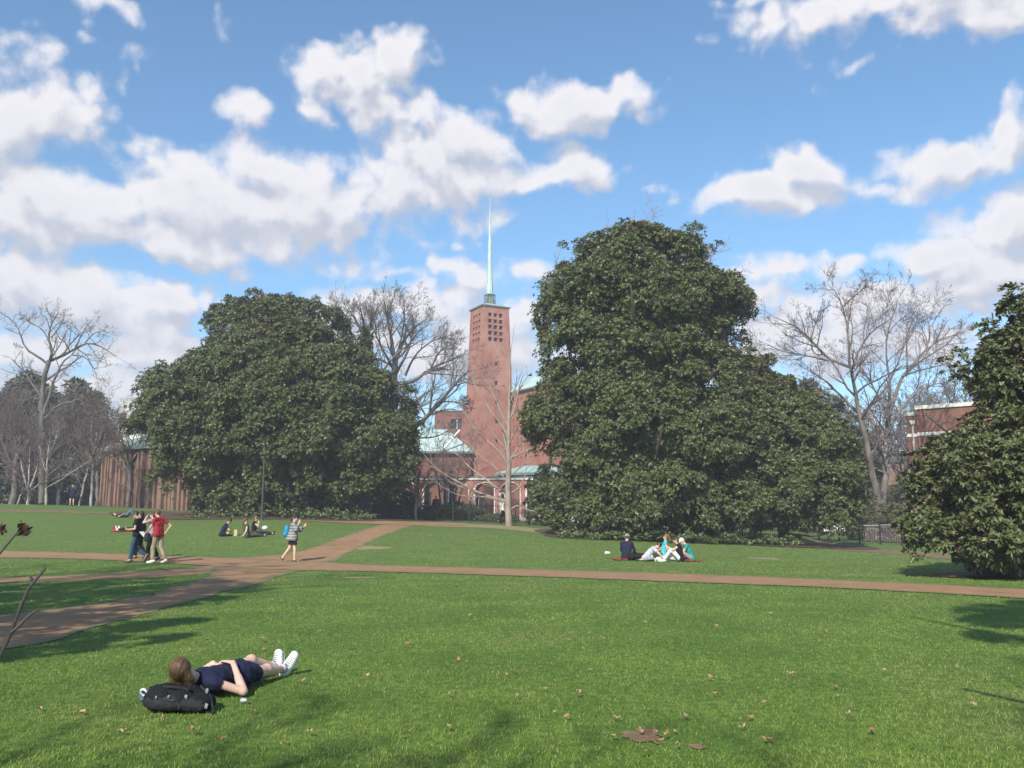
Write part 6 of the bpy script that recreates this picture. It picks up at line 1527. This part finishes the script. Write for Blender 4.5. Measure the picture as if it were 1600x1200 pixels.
# hair fanned over the pack towards the viewer
hp = [('e', hc + t * .028 - f * .016, (.090, .100, .106), HA, [(hc + f * .05 + t * .02, norm(f * 1.0 - t * .5))])]
rg = np.random.default_rng(8)
for k in range(15):
    s = (k / 14 - .5) * 2
    a = hc + t * (.055 - .05 * abs(s)) + r * s * .066 - f * .045
    b = a - t * .055 - f * rg.uniform(.02, .035) + r * s * .022
    e = b - t * rg.uniform(.05, .10) + r * s * rg.uniform(.0, .03) - f * rg.uniform(-.01, .02) + V3(0, -.02, -.02)
    hp += [('c', a, b, .030, .024, .012), ('c', b, e, .022, .008, .012)]
mobj('hair', sdf_mesh('hair', hp, .0075, 'hair_brown', k=.014, noise=.0012), hero)
g = .013
sp = torso_prims(lv, g) + [('c', J['chest'], J['s' + c], .056 + g, .05 + g) for c in 'lr'] + [limb(J, 's' + c, 'e' + c, .045, .042, g, 0, .30, cut=True) for c in 'lr']
sp += [('c', J['h' + c], J['h' + c] + (J['k' + c] - J['h' + c]) * .72, .097, .078) for c in 'lr'] + [('c', J['pelvis'], (J['kl'] + J['kr']) / 2 * .62 + J['pelvis'] * .38, .11, .085), ('e', J['waist'] + V3(0, .03, .03), (.12, .16, .09))]
hem = J['pelvis'] + ((J['kl'] + J['kr']) / 2 - J['pelvis']) * .62
mobj('dress', sdf_mesh('dress', sp, .010, 'navy', k=.03, clips=[(hem, norm((J['kl'] + J['kr']) / 2 - J['pelvis']))], noise=.0042, seed=2), hero)
for c in 'lr':
    a, tp_ = J['a' + c], J['f' + c]; dn = norm(tp_ - a); up = norm(J['k' + c] - a); up = norm(up - dn * np.dot(up, dn))
    sv = np.cross(dn, up)
    heel = a - dn * .040 - up * .030; toe = tp_ + dn * .022 - up * .005
    sh = [('c', heel, heel + (toe - heel) * .5, .042, .041), ('c', heel + (toe - heel) * .5 - sv * .010, toe - sv * .012, .043, .036), ('c', heel + (toe - heel) * .5 + sv * .012, toe + sv * .008 - dn * .012, .043, .035), ('c', a - up * .025 - dn * .01, a + dn * .04 - up * .02, .047, .046), ('c', a + dn * .05 - up * .018, toe - up * .004, .046, .032)]
    so = mobj('shoe', sdf_mesh('shoe', sh, .0075, 'shoe_white', k=.014), hero)
    sl = [('c', heel - up * .028, heel + (toe - heel) * .5 - up * .030, .043, .045), ('c', heel + (toe - heel) * .5 - up * .030, toe - up * .024, .052, .043)]
    mobj('sole', sdf_mesh('sole', sl, .0085, 'white_paint', k=.01, clips=[(heel - up * .022, up), (heel - up * .052, -up)]), so)
    lc = MB()
    for i in range(5):
        q = a + dn * (.048 + .021 * i) + up * (.035 - .002 * i); lc.tube([q - sv * .026, q + up * .006, q + sv * .026], [.0052] * 3, 5)
    lc.build('laces', 'grey_cloth', so)
    mobj('tongue', sdf_mesh('tongue', [('c', a + dn * .03 + up * .012, a + dn * .075 + up * .010, .026, .020)], .009, 'charcoal', k=.01), so)
    mobj('sock', sdf_mesh('sock', [('c', a + up * .0, a + up * .045, .042, .040)], .007, 'pale_grey', k=.01), hero)
# wristband and pack
mobj('ring', MB().ring((0, 0, 0), .0105, .0022, 'x', 12, 5).mesh('ring', 'chrome', True), hero, J['wl'] + V3(.11, .03, .005))
bc = gpos(280, 1112)
pk = empty('backpack', bc, R(-6), 'black backpack with grey pulls lying under the head of the woman in navy', 'backpack')
mobj('body', sdf_mesh('body', [('c', V3(-.21, .02, .11), V3(.14, .05, .10), .115, .095), ('c', V3(-.20, .10, .12), V3(.16, .13, .09), .11, .095), ('e', V3(-.15, -.05, .14), (.17, .12, .11)), ('e', V3(.05, -.06, .11), (.12, .11, .10)), ('e', V3(.21, .02, .08), (.13, .15, .085)), ('c', V3(-.29, .05, .10), V3(-.26, -.06, .10), .06, .07), ('c', V3(.08, -.10, .17), V3(.12, .06, .19), .03, .03), ('c', V3(.20, -.08, .12), V3(.27, .06, .12), .035, .03)], .0125, 'black_cloth', k=.028, clips=[(V3(0, 0, 0), V3(0, 0, -1))], noise=.007, seed=1), pk); pk.scale = (.86, .88, .92)
mobj('front_pocket', sdf_mesh('front_pocket', [('c', V3(-.22, -.10, .10), V3(.02, -.12, .10), .075, .07), ('c', V3(.10, -.10, .09), V3(.25, -.07, .07), .07, .055)], .0125, 'charcoal', k=.02, clips=[(V3(0, 0, .004), V3(0, 0, -1))], noise=.003, seed=4), pk)
for pts in ([(-.30, -.02, .21), (-.12, -.10, .235), (.05, -.10, .225), (.13, -.06, .20)], [(.06, .10, .22), (.11, -.04, .215), (.10, -.15, .14), (.08, -.18, .05)], [(.16, .09, .21), (.30, .02, .14), (.36, -.05, .04), (.40, -.12, .02)]):
    MB().tube(smooth_line(pts, 12), [.014] * 12, 6).build('strap', 'charcoal', pk, smooth=True)
MB().tube(smooth_line([(-.28, -.10, .18), (-.1, -.185, .14), (.04, -.19, .13)], 10), [.006] * 10, 5).build('zip', 'iron', pk)
for p, sz in (((.125, -.135, .15), .022), ((-.145, -.185, .155), .012), ((-.02, -.19, .165), .011), ((.27, .0, .185), .02), ((.33, -.13, .08), .022)):
    MB().box(-sz * .6, sz * .6, -.006, .006, -sz, sz).build('buckle', 'grey_cloth', pk, p, (.3, .35, 0))
tg = MB().ring((0, 0, 0), .035, .012, 'y', 14, 6).build('key_loop', 'white_cloth', pk, (-.335, -.06, .17), (.5, .3, 0), smooth=True)
MB().lathe([(.02, -.05), (.045, -.03), (.045, .04), (.02, .06)], 10).build('bottle_cap', 'steel_blue', pk, (-.365, .0, .13))
c = gpos(377, 1101); tag(MB().lathe([(.012, 0), (.019, .006), (.02, .05), (.010, .062), (.008, .075)], 12).build('bottle', 'pale_grey', None, c + (0, 0, .035), (1.45, .1, .9), smooth=True), 'small pale bottle on the grass by the elbow of the woman in navy', 'bottle')
# ------------------------------------------------------------------ small things
mobj = _mobj
# sapling twigs at the left edge, close to the viewer
def twig_thing(label, pts, D, r0, r1, side=(), leaf=None, seed=0):
    w = [P(u, v, D) for u, v in pts]; b = np.array((w[0][0], D, h1(w[0][0], D)))
    t = empty('sapling', b, 0, label, 'sapling')
    full = np.array([b - (0, 0, .05)] + w) - b
    MB().tube(smooth_line(full, 18, 1), np.linspace(r0 * 1.3, r1, 18), 7).build('stem', 'twig_grey', t, smooth=True)
    for s in side:
        q = [P(u, v, D - .03) - b for u, v in s]; MB().tube(smooth_line(q, 8, 1), np.linspace(r1 * 1.4, r1 * .6, 8), 6).build('side_twig', 'twig_grey', t, smooth=True)
    return t, b
t, b = twig_thing('bare upright twig with a small fork at the left edge, close up', [(-60, 1130), (-20, 1066), (5, 1018), (22, 975), (42, 925), (50, 905), (58, 895), (71, 888)], 3.0, .010, .0045, side=[[(16, 990), (32, 976), (44, 962), (59, 952)], [(31, 950), (34, 942), (33, 938)], [(50, 907), (47, 899)]])
t2, b2 = twig_thing('bare twig bearing one curled dead leaf at the left edge', [(-90, 1000), (-50, 930), (-20, 888), (0, 864), (15, 845), (27, 831), (35, 822)], 3.1, .009, .004)
def leaf_mesh(name, L, Wd, curl, matn, lobes=4, seed=0):
    rg = np.random.default_rng(seed); n = 2 * lobes + 1; top = []; mid = []; bot = []
    for i in range(n + 1):
        x = i / n; e = math.sin(math.pi * min(1, x * 1.02 + .02)) ** .7
        wv = Wd * e * (1.0 if i % 2 else .42) * rg.uniform(.8, 1.15); z = curl * ((x - .5) ** 2) * 2.4
        mid.append((x * L, 0, z + .1 * Wd)); top.append((x * L + .02 * L * (i % 2), wv, z + abs(curl) * .8 * rg.uniform(.2, 1.4))); bot.append((x * L, -wv, z + abs(curl) * .8 * rg.uniform(.2, 1.4)))
    mb = MB(); mb.v = top + mid + bot; m = n + 1
    for i in range(n): mb.f += [(i, m + i, m + i + 1, i + 1), (m + i, 2 * m + i, 2 * m + i + 1, m + i + 1)]
    mb.tube([(-.35 * L, 0, 0), (0, 0, .1 * Wd)], [.0025, .002], 4)
    return mb.mesh(name, matn)
o = mobj('leaf', leaf_mesh('leaf', .055, .028, .02, 'leaf_withered', seed=3), t2, P(36, 820, 3.08) - b2, (1.2, .9, -.3))
t3, b3 = twig_thing('twig stub with a dark dead leaf cut by the left frame edge', [(-120, 1010), (-70, 900), (-30, 850), (-8, 832), (-2, 826)], 3.15, .008, .004)
mobj('leaf', leaf_mesh('leaf', .05, .026, .02, 'leaf_withered', seed=5), t3, P(-10, 826, 3.1) - b3, (1.1, .4, .2))

# dead oak leaves on the lawn
LV = [leaf_mesh('dead_leaf', .14, .05, .05, 'dead_leaf', 4, 1), leaf_mesh('dead_leaf', .12, .045, .07, 'dead_leaf_pale', 3, 2), leaf_mesh('dead_leaf', .13, .05, .03, 'dead_leaf', 4, 3), leaf_mesh('dead_leaf', .11, .05, .08, 'dead_leaf_pale', 4, 4)]
spots = [(553, 974), (1007, 977), (345, 968), (407, 1003), (853, 965), (731, 967), (700, 980), (1206, 962), (1180, 952), (860, 968), (1113, 1040), (1112, 1066), (1185, 1080), (813, 1094), (853, 1082), (862, 1121), (796, 1054), (920, 1053), (716, 1032),
         (795, 1057), (535, 1138), (693, 1143), (625, 1155), (1069, 1126), (1212, 1166), (1164, 1142), (1307, 1076), (1308, 1093), (390, 1117), (247, 1135), (440, 1082), (449, 1050), (481, 1080), (470, 1072), (410, 1018), (315, 1000), (1112, 1090), (970, 1130), (880, 1128), (1036, 1166), (1040, 1158), (1024, 1152),
         (1016, 1162), (998, 1148), (1052, 1150), (1060, 1172), (1178, 1127), (1195, 1105), (1360, 1150), (1330, 1120), (1240, 1010), (1378, 1053), (1490, 968), (1498, 1048), (1452, 1010), (640, 1010), (600, 1090), (570, 1060), (660, 1120), (700, 1090), (745, 1160), (480, 1150), (440, 1165), (300, 1152), (350, 1160),
         (120, 1120), (90, 1080), (60, 1110), (170, 1090), (200, 1150), (520, 1020), (500, 990), (620, 975), (940, 1000), (1040, 1005), (1120, 985), (1290, 990), (1240, 1060), (1420, 1085), (1520, 1110), (970, 1080), (905, 1090), (1000, 1185), (960, 1160), (340, 930), (420, 940)]
rg = np.random.default_rng(12)
cols = {0: 'brown', 1: 'pale tan', 2: 'ragged brown', 3: 'small pale'}
LM = [(1003, 1150, 'in the bare muddy patch'), (1090, 1168, 'on the small bare patch beside the mud'), (280, 1130, 'in front of the black backpack'), (445, 1050, "beside the woman's white shoes"), (380, 1110, 'by the elbow of the lying woman'),
      (120, 1100, 'left of the black backpack'), (350, 980, 'between the lying woman and the diagonal path'), (1030, 905, 'just below the crossing path'), (560, 975, 'in the open lawn beyond the white shoes'), (560, 1120, 'between the backpack and the middle of the near lawn'),
      (720, 1000, 'in the lawn straight below the tower'), (760, 1130, 'near the bottom edge below the tower'), (860, 1100, 'left of the bare muddy patch'), (860, 970, 'in the lawn below the seated group'), (1110, 1050, 'above the bare muddy patch'), (1200, 1130, 'right of the bare muddy patch'),
      (1190, 965, 'in the lawn below the low magnolia'), (1310, 1085, 'in the lawn right of the middle'), (1350, 1140, 'near the dry patch at the lower right'), (1490, 990, 'in the shade at the right edge'), (1500, 1090, 'in the lawn at the right edge below the shade'), (950, 1040, 'in the middle of the near lawn')]
for i, (u, v) in enumerate(spots):
    k = i % 4; g_ = G(u + rg.normal(0, 2), v + rg.normal(0, 1))
    o = mobj('dead_leaf', LV[k], None, g_ + (0, 0, .032), (rg.normal(0, .25), rg.normal(0, .25), rg.uniform(0, 6.28)))
    s = rg.uniform(.30, .66); o.scale = (s, s, s * .6)
    lm_ = min(LM, key=lambda q: (q[0] - u) ** 2 + 4 * (q[1] - v) ** 2)[2]
    tag(o, cols[k] + ' curled oak leaf ' + lm_, 'leaf', 'dry oak leaves scattered on the lawn')

# bicycles by the retaining wall and beside the brick building
def bicycle(label, loc, rz, frame_m):
    b = empty('bicycle', loc, rz, label, 'bicycle', 'parked bicycles')
    for y in (-.52, .52):
        w = MB().ring((0, 0, 0), .32, .022, 'x', 22, 6).build('wheel', 'rubber', b, (0, y, .345), smooth=True)
        sp_ = MB()
        for k in range(8):
            a = k * math.pi / 4; sp_.tube([(0, 0, 0), (0, .31 * math.cos(a), .31 * math.sin(a))], [.005, .004], 4)
        sp_.lathe([(.03, -.03), (.03, .03)], 8); sp_.build('spokes', 'chrome', w)
    f_ = MB()
    BB, ST, HD, RW, FW = (0, -.06, .29), (0, -.18, .82), (0, .36, .84), (0, -.52, .345), (0, .52, .345)
    for a, c in ((BB, ST), (BB, HD), (ST, HD), (BB, RW), (ST, RW), (HD, FW)): f_.tube([a, c], [.022, .022], 6)
    f_.build('frame', frame_m, b)
    MB().tube([(-.26, .34, .98), (-.1, .40, .97), (0, .37, .88), (.1, .40, .97), (.26, .34, .98)], [.016] * 5, 6).build('handlebar', 'chrome', b)
    MB().hexa([(-.03, -.08, .87), (.03, -.08, .87), (.07, -.30, .87), (-.07, -.30, .87)], [(-.02, -.07, .92), (.02, -.07, .92), (.06, -.30, .93), (-.06, -.30, .93)]).tube([ST, (0, -.2, .88)], [.015, .015], 6).build('saddle', 'black_cloth', b)
    MB().lathe([(.09, -.008), (.09, .008)], 12).build('crank', 'chrome', b, BB, (0, R(90), 0))
    return b
bicycle('silver bicycle leaning at the low brick wall behind the right fence', at(1364, 56.2), R(80), 'chrome')
bicycle('white bicycle parked beside the brick building behind the right magnolia', at(1434, 53), R(100), 'white_paint')
bicycle('red bicycle parked beside the white one behind the right magnolia', at(1447, 54), R(70), 'red_cloth')
bicycle('dark bicycle at the right end of the low brick wall', at(1384, 56.0), R(95), 'iron')
# car in the drive
def car(label, loc, rz, paint):
    c = empty('parked_car', loc, rz, label, 'car')
    prof = [(-2.15, .35), (-2.2, .75), (-1.95, .95), (-1.25, 1.0), (-.65, 1.42), (.85, 1.45), (1.55, 1.02), (2.15, .92), (2.2, .5), (2.1, .32)]
    mb = MB(); n = len(prof); W_ = .86
    def half(z): return W_ - max(0, z - .9) * .28
    L_ = [(x, -half(z), z) for x, z in prof]; R_ = [(x, half(z), z) for x, z in prof]
    mb.v = L_ + R_; mb.f = [tuple(range(n)), tuple(range(2 * n - 1, n - 1, -1))] + [(i, (i + 1) % n, n + (i + 1) % n, n + i) for i in range(n)]
    mb.build('body', paint, c)
    for s in (-1, 1):
        MB().hexa([(-1.08, s * (half(1.04) + .004), 1.04), (1.38, s * (half(1.04) + .004), 1.04), (1.38, s * (half(1.04) + .012), 1.04), (-1.08, s * (half(1.04) + .012), 1.04)], [(-.62, s * (half(1.38) + .004), 1.38), (.84, s * (half(1.38) + .004), 1.38), (.84, s * (half(1.38) + .012), 1.38), (-.62, s * (half(1.38) + .012), 1.38)]).build('side_window', 'glass_dark', c)
        MB().box(-.09, .09, -.16, .16, -.05, .05).build('headlight', 'chrome', c, (-2.16, s * .58, .74))
        for x in (-1.35, 1.35):
            w = MB().ring((0, 0, 0), .24, .095, 'y', 18, 6).build('wheel', 'rubber', c, (x, s * .80, .33), smooth=True)
            MB().lathe([(.20, -.05), (.20, .05)], 12).build('rim', 'chrome', w, (0, 0, 0), (R(90), 0, 0))
    MB().hexa([(-1.27, -.74, 1.03), (-1.27, .74, 1.03), (-1.24, .74, 1.02), (-1.24, -.74, 1.02)], [(-.71, -.66, 1.40), (-.71, .66, 1.40), (-.68, .66, 1.39), (-.68, -.66, 1.39)]).build('windscreen', 'glass_dark', c)
    return c
# haze: thin even air around the whole place
hz = MB().box(-462, 462, -132, 572, -2.2, 52).build('haze', 'haze_air')
tag(hz, 'thin pale haze in the air', 'haze', kind='stuff')
car('white car parked on the drive beyond the right fence', at(1328, 72), R(165), 'car_white')
# covered table under the last arch: a green sheet over a table
tb = empty('covered_table', fd(4.27 * pitch, zA0, 1.6), yaw, 'table draped with a bright green cloth under the arcade', 'table')
MB().hexa([(-.62, -.42, .02), (.62, -.42, .02), (.62, .42, .02), (-.62, .42, .02)], [(-.55, -.36, .74), (.55, -.36, .74), (.55, .36, .74), (-.55, .36, .74)]).build('tablecloth', 'dark_green', tb)
MB().box(-.56, .56, -.37, .37, .743, .76).build('tabletop', 'dark_green', tb)
tag(slab(None, fd, 3.30 * pitch, 3.62 * pitch, 1.3, 1.9, zA0, zA0 + .95, 'brick_brown', 'brick_planter'), 'small brick block with a pale edge under the arcade', 'planter')
# bird
bd = empty('bird', P(828.5, 587, 66), .4, 'small dark bird flying right of the tower', 'bird')
mobj('body', sdf_mesh('body', [('c', V3(-.10, 0, 0), V3(.08, 0, .02), .035, .045), ('c', V3(.12, 0, .05), V3(.14, 0, .05), .03, .02), ('c', V3(-.1, 0, 0), V3(-.22, 0, -.01), .025, .03)], .015, 'black_cloth', k=.03), bd)
for s in (-1, 1):
    MB().hexa([(-.06, 0, .01), (.06, 0, .01), (.03, s * .24, .12), (-.08, s * .24, .12)] if s > 0 else [(.06, 0, .01), (-.06, 0, .01), (-.08, s * .24, .12), (.03, s * .24, .12)], [(-.06, 0, .025), (.06, 0, .025), (.02, s * .25, .13), (-.08, s * .25, .13)] if s > 0 else [(.06, 0, .025), (-.06, 0, .025), (-.08, s * .25, .13), (.02, s * .25, .13)]).build('wing', 'black_cloth', bd)
